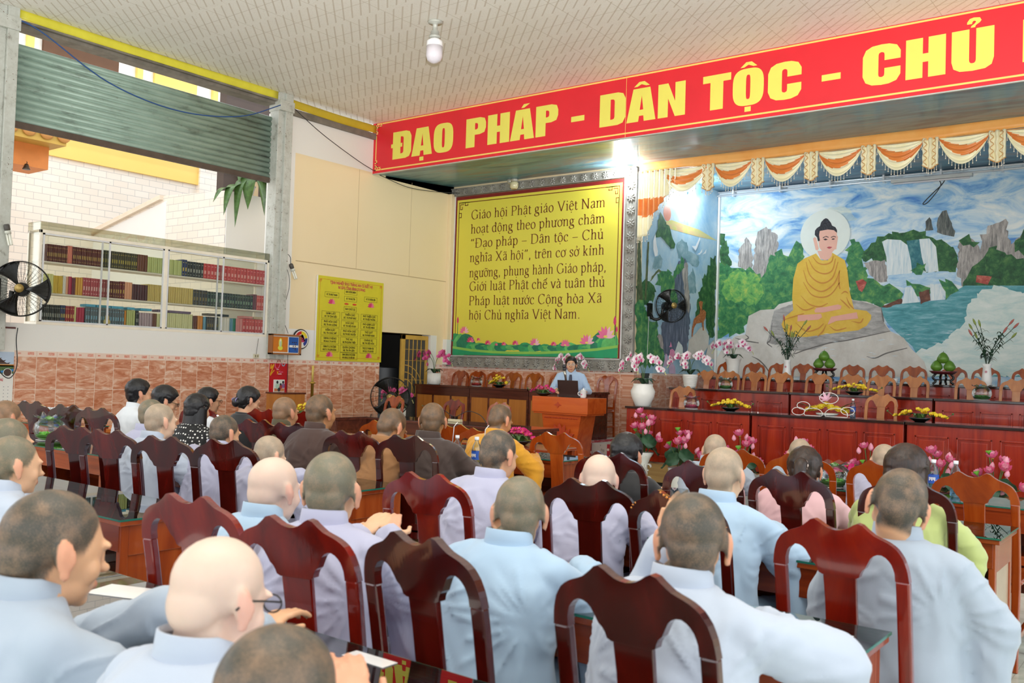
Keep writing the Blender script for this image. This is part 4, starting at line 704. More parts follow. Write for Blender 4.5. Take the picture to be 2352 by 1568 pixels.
b = MB(); b.box(-11.54, 1.5, -0.034, 0.0, 4.70, 4.715, 0); b.box(-11.53, -11.52, -0.034, 0, 4.7, 5.575, 0); b.build('edge_strip', M_grey, rb)
b = MB(); Yb = -0.0305
for z in (5.545, 4.76): b.box(-11.30, 1.5, Yb, Yb+.0005, z, z+0.022)
b.box(-11.445, -11.425, Yb, Yb+.0005, 4.95, 5.36)
for s_, z0 in ((1, 4.76), (-1, 5.567)):
    for (x0, x1, za, zb) in ((-11.45, -11.33, 0, .022), (-11.45, -11.43, 0, .10), (-11.45, -11.38, .06, .078), (-11.40, -11.38, 0.03, .078), (-11.33, -11.31, 0, .05), (-11.36, -11.31, .04, .055), (-11.46, -11.40, .12, .135), (-11.42, -11.40, .12, .17), (-11.45, -11.41, .17, .185)):
        b.box(x0, x1, Yb, Yb+.0005, min(z0+s_*za, z0+s_*zb), max(z0+s_*za, z0+s_*zb))
b.box(-6.535, -6.53, Yb-0.002, Yb, 4.72, 5.57)
b.build('printed_border', M_line, rb)
LET = [('D', -11.035, .425), ('A', -10.60, .457), ('O', -10.113, .418), ('P', -9.428, .40), ('H', -8.99, .425), ('A', -8.55, .451), ('P', -8.073, .40), ('-', -7.441, .226), ('D', -6.958, .419), ('A', -6.52, .453), ('N', -6.033, .406), ('T', -5.375, .391), ('O', -4.958, .415), ('C', -4.488, .425), ('-', -3.814, .227), ('C', -3.331, .424), ('H', -2.85, .424), ('U', -2.366, .427), ('N', -1.663, .41)]
ACC = {0: 'bar', 1: 'dot', 5: 'acute', 9: 'circ', 12: 'circdot', 17: 'hook'}
for i, (ch, x, w) in enumerate(LET):
    b = MB(); T = lambda u, v, x=x, w=w: (x+u*w, Yb-0.001, 4.908+v*0.458)
    block_letter(b, ch, T); P = lambda pts: b.poly([T(*p) for p in pts])
    a = ACC.get(i, '')
    if a == 'bar': b.poly([(x+u*w, Yb-.0025, 4.908+v*.458) for u, v in ((-.09, .43), (.52, .43), (.52, .57), (-.09, .57))])
    if 'dot' in a: P([(.40, -.19), (.60, -.19), (.60, -.05), (.40, -.05)])
    if a == 'acute': P([(.44, 1.05), (.56, 1.05), (.80, 1.17), (.54, 1.17)])
    if 'circ' in a: P([(.24, 1.06), (.36, 1.06), (.5, 1.12), (.5, 1.2), (.42, 1.2)]); P([(.5, 1.12), (.66, 1.06), (.78, 1.06), (.6, 1.2), (.5, 1.2)])
    if a == 'hook': strip(b, [(.36, 1.12), (.36, 1.17), (.42, 1.25), (.52, 1.27), (.66, 1.25), (.70, 1.18), (.66, 1.13), (.57, 1.08), (.55, 1.03)], [(.48, 1.12), (.48, 1.15), (.5, 1.18), (.53, 1.19), (.56, 1.18), (.57, 1.16), (.54, 1.12), (.46, 1.07), (.45, 1.03)], T)
    b.build('printed_letter', M_let, rb)

# ---------------------------------------------------------------- yellow board with serif text
def ell(cx, cy, rx, ry, a0, a1, n=14): return [(cx+rx*math.cos(R(a0+(a1-a0)*i/n)), cy+ry*math.sin(R(a0+(a1-a0)*i/n))) for i in range(n+1)]
def cr(pts): return [(p[0], p[1]) for p in smooth_path([(a, c, 0) for a, c in pts], 5)]
GL = {
 'i': (.26, [[(.13, .45), (.13, 0)]], [(.13, 0, .09)], [(.04, .42, .13, .45)], [(.13, .62)]),
 'l': (.26, [[(.13, .68), (.13, 0)]], [(.13, 0, .09)], [(.04, .65, .13, .68)], []),
 'h': (.51, [[(.12, .68), (.12, 0)], cr([(.12, .33), (.2, .43), (.29, .45), (.36, .41), (.38, .30), (.38, 0)])], [(.12, 0, .09), (.38, 0, .09)], [(.03, .65, .12, .68)], []),
 'n': (.51, [[(.12, .45), (.12, 0)], cr([(.12, .33), (.2, .43), (.29, .45), (.36, .41), (.38, .30), (.38, 0)])], [(.12, 0, .09), (.38, 0, .09)], [(.03, .42, .12, .45)], []),
 'm': (.78, [[(.12, .45), (.12, 0)], cr([(.12, .33), (.2, .43), (.28, .45), (.35, .41), (.37, .30), (.37, 0)]), cr([(.37, .33), (.45, .43), (.53, .45), (.6, .41), (.63, .30), (.63, 0)])], [(.12, 0, .08), (.37, 0, .08), (.63, 0, .08)], [(.03, .42, .12, .45)], []),
 'u': (.51, [cr([(.12, .45), (.12, .12), (.16, .03), (.24, .0), (.32, .04), (.38, .12)]), [(.38, .45), (.38, 0)]], [], [(.03, .44, .12, .45), (.29, .44, .38, .45), (.38, .01, .46, .02)], []),
 'o': (.48, [ell(.24, .225, .17, .225, 90, 450, 24)], [], [], []),
 'a': (.44, [cr([(.09, .35), (.15, .44), (.24, .45), (.31, .42), (.33, .33), (.33, .07), (.40, .03)]), cr([(.33, .27), (.2, .22), (.09, .14), (.1, .05), (.17, .01), (.26, .04), (.33, .11)])], [], [], []),
 'e': (.44, [[(.09, .27), (.37, .27)], ell(.235, .225, .165, .225, 15, 318, 20)], [], [], []),
 'c': (.43, [ell(.235, .225, .165, .225, 45, 318, 20)], [], [], [(.34, .36)]),
 'g': (.48, [ell(.21, .30, .12, .15, 90, 450, 20), cr([(.14, .19), (.10, .12), (.16, .07), (.32, .05), (.40, -.02)]), ell(.22, -.09, .18, .11, 60, 420, 20), [(.30, .41), (.44, .42)]], [], [], []),
 'p': (.51, [[(.12, .45), (.12, -.21)], cr([(.12, .35), (.2, .44), (.3, .45), (.4, .35), (.42, .22), (.38, .07), (.28, .0), (.19, .02), (.12, .1)])], [(.12, -.21, .09)], [(.03, .42, .12, .45)], []),
 'd': (.51, [[(.38, .68), (.38, 0)], cr([(.38, .35), (.3, .44), (.2, .45), (.1, .35), (.08, .22), (.12, .07), (.22, .0), (.31, .02), (.38, .1)])], [], [(.29, .65, .38, .68), (.38, .01, .46, .02)], []),
 'r': (.35, [[(.12, .45), (.12, 0)], cr([(.12, .30), (.18, .41), (.27, .44)])], [(.12, 0, .09)], [(.03, .42, .12, .45)], [(.28, .41)]),
 's': (.38, [cr([(.31, .33), (.27, .43), (.18, .45), (.09, .39), (.11, .29), (.26, .19), (.31, .10), (.25, .01), (.15, 0), (.07, .11)])], [], [], []),
 't': (.29, [cr([(.13, .57), (.13, .10), (.16, .02), (.22, .0), (.28, .05)]), [(.03, .44), (.26, .44)]], [], [], []),
 'v': (.47, [[(.06, .45), (.24, 0)], [(.24, 0), (.40, .45)]], [(.07, .44, .07), (.40, .44, .06)], [], []),
 'k': (.50, [[(.12, .68), (.12, 0)], [(.14, .19), (.35, .44)], [(.19, .26), (.38, 0)]], [(.12, 0, .09), (.38, 0, .09), (.36, .44, .08)], [(.03, .65, .12, .68)], []),
 'G': (.72, [ell(.36, .33, .28, .335, 48, 325, 24), [(.60, .29), (.60, .06)]], [(.60, .29, .10)], [(.565, .52, .565, .65)], []),
 'P': (.57, [[(.14, .66), (.14, 0)], cr([(.14, .65), (.32, .65), (.45, .60), (.48, .49), (.44, .38), (.32, .32), (.14, .32)])], [(.14, 0, .11), (.12, .655, .09)], [], []),
 'V': (.70, [[(.09, .66), (.36, 0)], [(.36, 0), (.60, .66)]], [(.09, .655, .10), (.60, .655, .09)], [], []),
 'N': (.73, [[(.13, .66), (.13, 0)], [(.13, .66), (.58, 0)], [(.58, .66), (.58, 0)]], [(.13, 0, .09), (.10, .655, .09), (.58, .655, .09)], [], []),
 'D': (.72, [[(.14, .66), (.14, 0)], cr([(.14, .65), (.36, .65), (.55, .56), (.62, .35), (.56, .12), (.38, .01), (.14, .01)])], [(.10, 0, .08), (.10, .655, .08)], [], []),
 'C': (.67, [ell(.36, .33, .28, .335, 48, 318, 24)], [], [(.56, .5, .56, .66)], []),
 'X': (.72, [[(.12, .66), (.58, 0)], [(.12, 0), (.58, .66)]], [(.12, 0, .1), (.58, 0, .1), (.12, .655, .1), (.58, .655, .1)], [], []),
 '–': (.5, [[(.04, .22), (.46, .22)]], [], [], []), '.': (.25, [], [], [], [(.12, .035)]), ',': (.25, [[(.13, .03), (.09, -.1)]], [], [], [(.12, .035)]),
 '“': (.42, [[(.12, .52), (.16, .64)], [(.28, .52), (.32, .64)]], [], [], [(.12, .52), (.28, .52)]), '”': (.42, [[(.14, .62), (.09, .5)], [(.30, .62), (.25, .5)]], [], [], [(.14, .62), (.30, .62)]),
}
def pen(m, pts, T, W=.082, th=.026):
    n = len(pts)
    if n < 2: return
    L_, R_ = [], []
    for i in range(n):
        a = pts[max(i-1, 0)]; c = pts[min(i+1, n-1)]; dx, dy = c[0]-a[0], c[1]-a[1]; l = math.hypot(dx, dy) or 1; dx /= l; dy /= l
        ang = math.atan2(dy, dx); w = (th+(W-th)*abs(math.sin(ang-R(14))))/2
        L_.append((pts[i][0]-dy*w, pts[i][1]+dx*w)); R_.append((pts[i][0]+dy*w, pts[i][1]-dx*w))
    strip(m, L_, R_, T)
def serif_line(m, text, x0, x1, zb, em, y):
    t = unicodedata.normalize('NFD', text); adv = 0
    for ch in t:
        if ch == ' ': adv += .26
        elif not unicodedata.combining(ch): adv += GL['d' if ch == 'đ' else 'D' if ch == 'Đ' else ch][0]
    s = (x1-x0)/adv; cx = 0; base = None
    for ch in t:
        if ch == ' ': cx += .26; continue
        T = lambda u, v: (x0+(cx+u)*s, y, zb+v*em)
        if unicodedata.combining(ch):
            T = lambda u, v: (x0+(bx+u)*s, y, zb+v*em); cap = base.isupper(); h = .70 if cap else .50; c = bw/2; lift = .13 if (circ and ch not in '\u0323\u0302') else 0; off = .10 if lift else 0
            if ch == '\u0301': pen(m, [(c-.03+off, h+.02+lift*.6), (c+.08+off, h+.13+lift*.6)], T, .07, .05)
            if ch == '\u0300': pen(m, [(c+.03, h+.02+lift), (c-.08, h+.13+lift)], T, .07, .05)
            if ch == '\u0302': pen(m, [(c-.12, h+.01), (c, h+.12)], T, .05, .05); pen(m, [(c, h+.12), (c+.12, h+.01)], T, .05, .05); circ = True
            if ch == '\u0303': pen(m, cr([(c-.13, h+.03), (c-.06, h+.10), (c+.04, h+.05), (c+.13, h+.10)]), T, .05, .045)
            if ch == '\u0309': pen(m, cr([(c-.05, h+.14), (c+.02, h+.17), (c+.06, h+.11), (c+.0, h+.06), (c, h+.02)]), T, .04, .035)
            if ch == '\u0323': m.poly([T(c+.04*math.cos(R(k)), -.14+.04*math.sin(R(k))) for k in range(0, 360, 45)])
            if ch == '\u031b': pen(m, cr([(bw-.10, .38), (bw-.03, .42), (bw-.01, .52)]), T, .05, .05)
            continue
        key = 'd' if ch == 'đ' else 'D' if ch == 'Đ' else ch
        w, strokes, ser, flags, dots = GL[key]; base, bx, bw, circ = ch, cx, w, False
        nxt_marks = True
        for p in strokes: pen(m, p, T)
        for x, v, hw in ser: m.poly([T(x-hw, v), T(x+hw, v), T(x+hw, v+.022), T(x-hw, v+.022)])
        for a, c_, d, e in flags: pen(m, [(a, c_), (d, e)], T, .05, .05)
        if not (key == 'i' and False):
            for x, v in dots: m.poly([T(x+.045*math.cos(R(k)), v+.045*math.sin(R(k))) for k in range(0, 360, 45)])
        if ch == 'đ': pen(m, [(.26, .58), (.48, .58)], T, .04, .03)
        if ch == 'Đ': pen(m, [(.02, .33), (.32, .33)], T, .04, .03)
        cx += w
yb_ = thing('text_board', 'large yellow board of brown text in a carved grey frame', 'sign', (-9.53, 13.14, 1.47))
M_by = plain('#ddd24c', 0.45, 0, 0.03, 1.0); M_bt = plain('#6b2a12', 0.5); M_bd = plain('#7c1f1c', 0.5)
ox = 9.53; O = lambda x, z: (x+ox, z-1.47)
b = MB(); b.box(-1.87, 1.78, -0.03, 0, 0.21, 3.18, 0); b.box(-1.83, 1.74, -0.034, -0.03, 0.225, 3.115, 1); b.build('panel', [M_bd, M_by], yb_)
b = MB(); b.box(1.78, 1.815, -0.04, 0, 0.19, 3.2); b.box(-1.9, -1.87, -0.04, 0, .19, 3.2); b.box(-1.9, 1.815, -0.04, 0, .19, .21); b.build('edge_strip', M_alu, yb_)
b = MB(); y = -0.0345
b.box(-1.74, 1.63, y, y+.0004, 3.055, 3.07); b.box(-1.79, -1.775, y, y+.0004, 0.4, 2.9); b.box(1.675, 1.69, y, y+.0004, 0.4, 2.9)
for sx, xx in ((1, -1.79), (-1, 1.69)):
    for (x0, x1, z0, z1) in ((0, .26, 3.055, 3.07), (0, .015, 2.7, 3.07), (.03, .12, 3.02, 3.035), (.03, .045, 2.93, 3.035), (.03, .09, 2.93, 2.945), (.075, .09, 2.93, 2.99), (.14, .155, 3.0, 3.07), (.14, .22, 3.0, 3.015), (.205, .22, 3.0, 3.04), (.0, .07, 2.86, 2.875), (.055, .07, 2.78, 2.875), (.02, .07, 2.78, 2.795)):
        b.box(min(xx+sx*x0, xx+sx*x1), max(xx+sx*x0, xx+sx*x1), y, y+.0004, z0, z1)
b.build('printed_border', M_bt, yb_)
for text, x0, x1, zb in (('Giáo hội Phật giáo Việt Nam', -11.02, -8.10, 4.205), ('hoạt động theo phương châm', -11.02, -8.10, 3.938), ('“Đạo pháp – Dân tộc – Chủ', -11.02, -8.12, 3.674), ('nghĩa Xã hội”, trên cơ sở kính', -11.02, -8.10, 3.409), ('ngưỡng, phụng hành Giáo pháp,', -11.02, -8.05, 3.127), ('Giới luật Phật chế và tuân thủ', -11.01, -8.07, 2.875), ('Pháp luật nước Cộng hòa Xã', -11.01, -8.12, 2.608), ('hội Chủ nghĩa Việt Nam.', -11.0, -8.54, 2.345)):
    b = MB(); serif_line(b, text, x0+ox, x1+ox, zb-1.47, 0.255, -0.0352); b.build('printed_text', M_bt, yb_)
# lotus pond printed along the bottom of the board
b = MB(); rl = random.Random(5); ly = [-0.0346]
def BP(u, v, l): return (u+ox, -0.0348-l, v-1.47)
curve = [(-11.36, 1.85), (-10.9, 1.80), (-10.4, 1.775), (-9.98, 1.768), (-9.4, 1.775), (-8.8, 1.80), (-8.2, 1.85), (-7.79, 1.905)]
for k in range(26):
    x = -11.30+k*0.137+rl.uniform(-.03, .03); w = rl.uniform(.13, .24); h = rl.uniform(.05, .10)+(0.12 if k in (0, 1, 2, 24, 25, 23) else 0.0)*rl.uniform(.6, 1.2); zc = 1.84+(0.04 if k < 3 or k > 21 else 0)
    pts = [(min(max(x+w*math.cos(R(a))*(0.9+0.2*rl.random()), -11.36), -7.79), zc+h*math.sin(R(a))*(0.85+.3*rl.random())) for a in range(0, 360, 24)]
    b.poly([BP(p[0], p[1], 0.0001*k) for p in pts], k % 3)
    b.poly([BP(x+p[0]*w*.5, zc+h*.3+p[1]*h*.35, 0.0001*k+.00005) for p in ((-1, 0), (-.3, .8), (.8, .6), (1, -.2), (0, -.5))], 2-(k % 2))
for (x, z), s_ in (((-11.092, 2.10), .12), ((-10.931, 1.93), .10), ((-10.743, 1.96), .05), ((-10.52, 1.89), .08), ((-10.324, 1.875), .04), ((-10.154, 1.88), .06), ((-9.896, 1.89), .08), ((-9.471, 1.89), .12), ((-9.068, 1.885), .07), ((-8.83, 1.88), .11), ((-8.393, 1.92), .155), ((-8.03, 2.02), .19)):
    lotus_shapes(b, x, z, s_, 5 if s_ > .11 else 3, 4 if s_ < .11 else 3, lambda u, v, l: BP(u, v, .004+l))
    b.poly([BP(x+p*s_*.22, z+s_*(.12+q*.16), .0075) for p, q in ((-1, 0), (-.5, .7), (.5, .7), (1, 0), (.5, -.6), (-.5, -.6))], 8)
for x, z, s_ in ((-11.257, 2.33, .075), (-7.86, 2.30, .09), (-7.82, 2.16, .06)):
    b.poly([BP(x+p*s_*.45, z+q*s_, .004) for p, q in ((0, 1), (-.6, .4), (-.7, -.3), (0, -.9), (.7, -.3), (.6, .4))], 4)
    b.poly([BP(x+p, z-s_*.8+q, .003) for p, q in ((-.006, 0), (.006, 0), (.006, -.22), (-.006, -.22))], 2)
lo = [(-7.79, 1.69), (-11.36, 1.69)]
b.poly([BP(x, z, .008) for x, z in curve+lo], 7); b.poly([BP(x, z-.045, .0085) for x, z in curve]+[BP(x, z, .0085) for x, z in lo], 6)
b.build('printed_lotus_pond', [plain('#2f9a5f', .5, 0, .2, 12), plain('#5fb765', .5, 0, .2, 12), plain('#1f7a5a', .5, 0, .2, 12), M_lotA, M_lotB, M_lotC, plain('#1f9a66', .5), plain('#8cc256', .5), plain('#ecd766', .5)], yb_)
# carved grey surround with eight-petalled rosettes
M_conc = NT('carved_concrete'); _v = M_conc.coord(); M_conc.color(M_conc.ramp(M_conc.noise(_v, 8, 5), [(.3, '#86837c'), (.6, '#a3a199'), (.8, '#b7b5ae')])); M_conc.set(Roughness=.45, Metallic=.25); M_conc = M_conc.m
b = MB(); X0, X1, Z0, Z1 = -2.02, 2.03, 0.0, 3.34
for x0, x1, z0, z1 in ((X0, X1, Z0, .20), (X0, X1, 3.19, Z1), (X0, -1.90, .20, 3.19), (1.815, X1, .20, 3.19)): b.box(x0, x1, -0.05, 0, z0, z1)
for x0, x1, z0, z1 in ((X0, X1, Z0, .02), (X0, X1, Z1-.02, Z1), (X0, X0+.02, 0, Z1), (X1-.02, X1, 0, Z1), (-1.9, 1.815, .175, .2), (-1.9, 1.815, 3.19, 3.21), (-1.92, -1.9, .2, 3.2), (1.815, 1.83, .2, 3.2)): b.box(x0, x1, -0.07, -0.05, z0, z1)
def rosette(cx, cz, r, sx=1.0):
    for k in range(8):
        a = k*math.pi/4+.2; M = Matrix.Translation((cx+sx*r*.5*math.cos(a), -0.055, cz+r*.5*math.sin(a))) @ Matrix.Rotation(-a, 4, 'Y')
        b.ball((0, 0, 0), (r*.48, .018, r*.2), 8, 5, 0, M)
    b.ball((cx, -0.06, cz), (r*.25, .02, r*.25), 8, 5)
for k in range(18): rosette(X0+.16+k*.219, .10, .085, 1.0); rosette(X0+.16+k*.219, 3.265, .07, 1.2)
for k in range(14): rosette(1.925, .32+k*.21, .085); rosette(-1.96, .32+k*.21, .065)
b.build('carved_frame', M_conc, yb_)
# ---------------------------------------------------------------- murals
def mottle(name, a, b_, c, scale=9, rough=.6, stretch=(1, 1, 1)):
    t = NT(name); t.color(t.ramp(t.noise(t.coord(scale=stretch), scale, 6, .7, .4), [(.32, a), (.5, b_), (.68, c)])); t.set(Roughness=rough); return t.m
def sky_paint(name, axis):
    t = NT(name); v = t.coord(scale=(.8, .8, 2.2)); n = t.noise(v, 1.6, 7, .62, 1.0); m_ = t.noise(t.coord(scale=(1, 1, 2)), .7, 3)
    c = t.ramp(n, [(.30, '#3f7fd0'), (.42, '#8fbfe6'), (.52, '#cfe3ef'), (.64, '#f0f4f2')]); c = t.mix(t.math('MULTIPLY', t.math('GREATER_THAN', m_, .62), .25), c, '#e9e4a8')
    t.color(c); t.set(Roughness=.5); return t.m
PAINT = dict(sky=sky_paint('painted_sky', 0), rockgrey=mottle('painted_cliff', '#6a6a68', '#a39c98', '#d2cac4', 5, .6, (5, 5, .8)), rockdark=mottle('painted_peak', '#343a40', '#5c625f', '#8b8c86', 5, .6, (5, 5, .8)),
    leafdark=mottle('painted_dark_foliage', '#143c26', '#2b6238', '#5c8a4c', 9), leafmid=mottle('painted_foliage', '#1d5a3c', '#3c8452', '#7fae5a', 8), leaflight=mottle('painted_light_foliage', '#2f7a4a', '#6fae5a', '#b4c45a', 8),
    teal=mottle('painted_teal', '#1f5f70', '#3a7d86', '#6fa3a3', 10), fall=mottle('painted_waterfall', '#b9d3de', '#dfeaee', '#f3f6f4', 5, .5, (7, 7, .6)), bloom=mottle('painted_red_blossom', '#8f2f2a', '#b8564a', '#d98b78', 12),
    river=mottle('painted_river', '#8fbde2', '#b9d8ee', '#d9e9f2', 5, .5, (1, 1, 4)), lake=mottle('painted_lake', '#2a7f84', '#4d9ea8', '#8fc3cc', 3, .45, (1, 1, 5)), lakepale=mottle('painted_lake_glow', '#b6d5d3', '#d9e6e0', '#eaf0ea', 2.5, .45, (1, 1, 3)),
    earth=mottle('painted_earth', '#4a2a22', '#6d4234', '#8d5f4a', 8), stone=mottle('painted_stone', '#c9c2b8', '#d9d3ca', '#e6e1da', 2), slab=mottle('painted_slab', '#8a8682', '#aaa6a2', '#c9c5c0', 4, .6, (1, 1, 3)),
    halo=plain('#e9eee6', .5, 0, .02), robe=mottle('painted_robe', '#dfae38', '#e6bb42', '#eac250', 3, .5), skin=plain('#f0b8a4', .5, 0, .03), skin2=plain('#edac98', .5, 0, .03), hair=mottle('painted_hair', '#151319', '#24222a', '#4a4852', 40), dark=plain('#3a2a2c', .5), lip=plain('#c05058', .5), fold=plain('#d08a34', .5, 0, .05), crack=plain('#6f6a66', .6),
    rainbow=mottle('painted_rainbow', '#c9cf6a', '#d9c98a', '#dca98a', 2, .5, (1, 1, 3)), far=mottle('painted_far_peak', '#5b8794', '#7ea3ae', '#a7c1c9', 4), cliff=mottle('painted_blue_cliff', '#2f3a4e', '#56627a', '#8a93a6', 5, .55, (5, 5, .6)), trunk=mottle('painted_trunk', '#2f3f2a', '#4d5d3a', '#7c8a5c', 8, .6, (4, 4, 1)),
    deer=mottle('painted_deer', '#8f4a26', '#b5683a', '#d9a06a', 25), lilac=plain('#cbb2cf', .5, 0, .12, 14), pinkf=plain('#e58fb6', .5, 0, .12, 14), whitef=plain('#dfe9e6', .5, 0, .08, 14), crane=plain('#eef2f4', .5), sun=plain('#d9876a', .5, 0, .1), sidesky=mottle('painted_side_sky', '#7fb2d6', '#a9cbde', '#cfdde4', 1.2))
PK = list(PAINT); PM = [PAINT[k] for k in PK]
def wobble(pts, j, seed):
    if j <= 0: return pts
    rr_ = random.Random(seed); out = []
    for i in range(len(pts)):
        a, c = Vector(pts[i]+(0,)), Vector(pts[(i+1) % len(pts)]+(0,)); n = max(1, int((c-a).length/max(.05, j*1.3)))
        for k in range(n):
            p = a.lerp(c, k/n); out.append((p.x+rr_.uniform(-j, j), p.y+rr_.uniform(-j, j)))
    return out
def line_poly(m, pts, w, P, l, mi):
    C = smooth_path([(p[0], p[1], 0) for p in pts], 5)
    for i in range(len(C)-1):
        t = (C[i+1]-C[i]); 
        if t.length < 1e-6: continue
        t = t.normalized(); wa = w*(.35+.65*math.sin(math.pi*i/len(C))); s_ = Vector((-t.y, t.x, 0))*wa/2; a, c = C[i], C[i+1]
        m.poly([P(q.x, q.y, l) for q in (a-s_, a+s_, c+s_, c-s_)], mi)
mu = thing('buddha_mural', 'wall painting of a yellow-robed Buddha seated on rocks beside waterfalls', 'mural', (0, 16.2, 0))
b = MB(); P1 = lambda u, v, l: (u, -0.004-l, v)
b.box(-7.48, 3.5, -0.003, 0.0, 0.72, 4.84, PK.index('sky'))
for i, (k, j, pts) in enumerate(MURAL):
    if k == 'halo':
        (cx, cz), rad = pts; pts = [(cx+rad*math.cos(R(a)), cz+rad*math.sin(R(a))) for a in range(0, 360, 8)]
    b.poly([P1(u, v, .0004*i) for u, v in wobble([tuple(p) for p in pts], j, i)], PK.index(k))
for pts in MURAL_FOLDS: line_poly(b, pts, .022, P1, .0175, PK.index('fold'))
for pts in MURAL_CRACKS: line_poly(b, pts, .022, P1, .0135, PK.index('crack'))
rk = random.Random(11)
for k in range(70):   # brush strokes of light on the painted water
    x = rk.uniform(-5.9, -3.4); z = rk.uniform(1.2, 2.3)
    if x > -5.6+ (2.3-z)*0.4: b.poly([P1(x-.06, z, .019), P1(x, z+.006, .019), P1(x+.06, z, .019), P1(x, z-.004, .019)], PK.index('fall'))
b.build('painted_scene', PM, mu)
ms = thing('landscape_mural', 'wall painting of misty cliffs, pine, cranes and deer beside the curtain', 'mural', (-7.5, 0, 0))
b = MB(); P2 = lambda u, v, l: (0.004+l, u, v); b.box(0, .003, 13.30, 16.19, 1.46, 4.95, PK.index('sidesky'))
sy, sz = SIDE_SUN; b.poly([P2(sy+.14*math.cos(R(a)), sz+.14*math.sin(R(a)), .0002) for a in range(0, 360, 12)], PK.index('sun'))
for i, (k, j, pts) in enumerate(SIDE_MURAL): b.poly([P2(u, v, .0006+.0004*i) for u, v in wobble([tuple(p) for p in pts], j, 50+i)], PK.index(k))
b.build('painted_scene', PM, ms)
b = MB(); b.box(-7.49, -7.46, 16.13, 16.19, 1.45, 4.86); struct(b.build('trim_3', M_white))
b = MB()
for z, y in ((4.90, 16.14), (4.83, 16.10)): b.tube([(-7.5, y, z), (3.5, y, z)], .018, 8)
for i in range(12): b.box(-7.2+i*.9, -7.17+i*.9, 16.09, 16.19, 4.80, 4.93)
tag(b.build('ceiling_pipe', M_alu), 'pair of white pipes running along the top of the Buddha mural', 'pipe')
fl = thing('tube_light', 'unlit tube light batten hanging above the Buddha mural', 'lamp', (-3.72, 16.05, 4.76))
b = MB(); b.box(-.62, .62, -.05, .05, .0, .05); b.build('batten', plain('#c6c8c6', .4), fl, .004)
b = MB(); b.tube([(-.58, 0, -.015), (.58, 0, -.015)], .014, 10); b.build('tube', plain('#d9d7dd', .25), fl)
cable([(-3.62, 16.13, 4.78), (-3.60, 16.15, 4.66), (-3.78, 16.15, 4.42), (-3.86, 16.15, 4.40), (-3.72, 16.15, 4.55), (-3.58, 16.14, 4.68), (-3.50, 16.13, 4.80)], .008, 'looped dark cable hanging in front of the mural sky')

# ---------------------------------------------------------------- draped valance
def satin(name, c, c2):
    t = NT(name); t.color(t.ramp(t.noise(t.coord(), 5, 3), [(.3, c), (.7, c2)])); t.set(Roughness=.38, Sheen_Weight=.4); return t.m
S_or, S_cr, S_hd = satin('orange_satin', '#d9762a', '#e68a3c'), satin('cream_satin', '#efe4b8', '#f6eed0'), satin('apricot_satin', '#eda04c', '#f2b061')
M_gold = plain('#cf9a5a', .4, 0, .1); M_bead = plain('#e9ddc8', .25)
cu = thing('draped_valance', 'orange and cream satin swag valance across the mural recess', 'curtain', (0, 13.10, 4.87))
b = MB(); b.grid(lambda u, v: (-7.46+u*9.0, .02*math.sin(u*60)*v*.5-.03, -v*.17+.012*math.sin(u*23)), 160, 3); hd = b.build('header_band', S_hd, cu, thick=.004)
b = MB(); b.grid(lambda u, v: (-7.46+u*9.0, -.036, -.165-v*.014), 60, 1); b.build('gold_braid', M_gold, hd, thick=.004)
rb_ = random.Random(2)
for i in range(10):
    xc = -6.64+i*.80; x0 = -.31 if i else -.40; fl_ = 1 if i < 4 else -1
    b = MB(); NU, NV = 24, 22
    def sw(u, v, x0=x0):
        s_ = math.sin(math.pi*u)**.75 if 0 < u < 1 else 0
        drop = (.015+.375*v*(.35+.65*v)**.3)*s_; w = abs(x0)*2
        return (x0+u*w, -.02-.07*s_*(.3+.7*v)-.016*math.sin(v*34)*s_, -.17-drop)
    vs = [sw(p/NU, q/NV) for q in range(NV+1) for p in range(NU+1)]
    for q in range(NV):
        for p in range(NU):
            u = (p+.5)/NU; v = (q+.5)/NV; t_ = v+fl_*.28*(u-.5); mi = 1 if .36 < t_ < .72 else 0
            o_ = len(b.v); b.v += [vs[q*(NU+1)+p], vs[q*(NU+1)+p+1], vs[(q+1)*(NU+1)+p+1], vs[(q+1)*(NU+1)+p]]; b.f.append([o_, o_+1, o_+2, o_+3]); b.m.append(mi); b.s.append(True)
    so = b.build('swag', [S_cr, S_or], cu, weld=True, thick=.004, loc=(xc, 0, 0))
    b = MB()
    for k in range(15):
        u = (k+.5)/15; p = sw(u, 1); L_ = .05+.015*(k % 2); b.tube([p, (p[0], p[1], p[2]-L_)], .0035, 5); b.ball((p[0], p[1], p[2]-L_-.008), .009, 6, 4); b.ball((p[0], p[1], p[2]-L_*.5), .006, 6, 4)
    for k in range(8):
        p = sw(.12+k*.108, .12); b.tube([p, (p[0], p[1]-.01, p[2]-.05)], .003, 5); b.ball((p[0], p[1]-.01, p[2]-.055), .007, 6, 4)
    b.build('bead_fringe', M_bead, so)
    xj = -6.24+i*.80; b = MB()
    def jab(u, v): return (-.10+.2*u, -.05-.03*math.sin(u*math.pi*5+.6*math.sin(v*20)), -.16-v*(.36+.06*(1-abs(2*u-1))))
    b.grid(jab, 20, 14, 0); jo = b.build('jabot', S_cr, cu, thick=.004, loc=(xj, 0, 0))
    b = MB()
    for s_ in (-1, 1): b.tube([(s_*(.055+.022*math.sin(k*1.25)), -.095, -.18-k*.0185) for k in range(20)], .009, 5, flat=.6)
    b.tube([Vector(jab(k/10, 1)) for k in range(11)], .008, 5); b.build('gold_trim', M_gold, jo)
    b = MB()
    for k in range(6): p = jab((k+.5)/6, 1); b.tube([p, (p[0], p[1], p[2]-.06)], .0035, 5); b.ball((p[0], p[1], p[2]-.068), .009, 6, 4)
    b.build('bead_fringe', M_bead, jo)
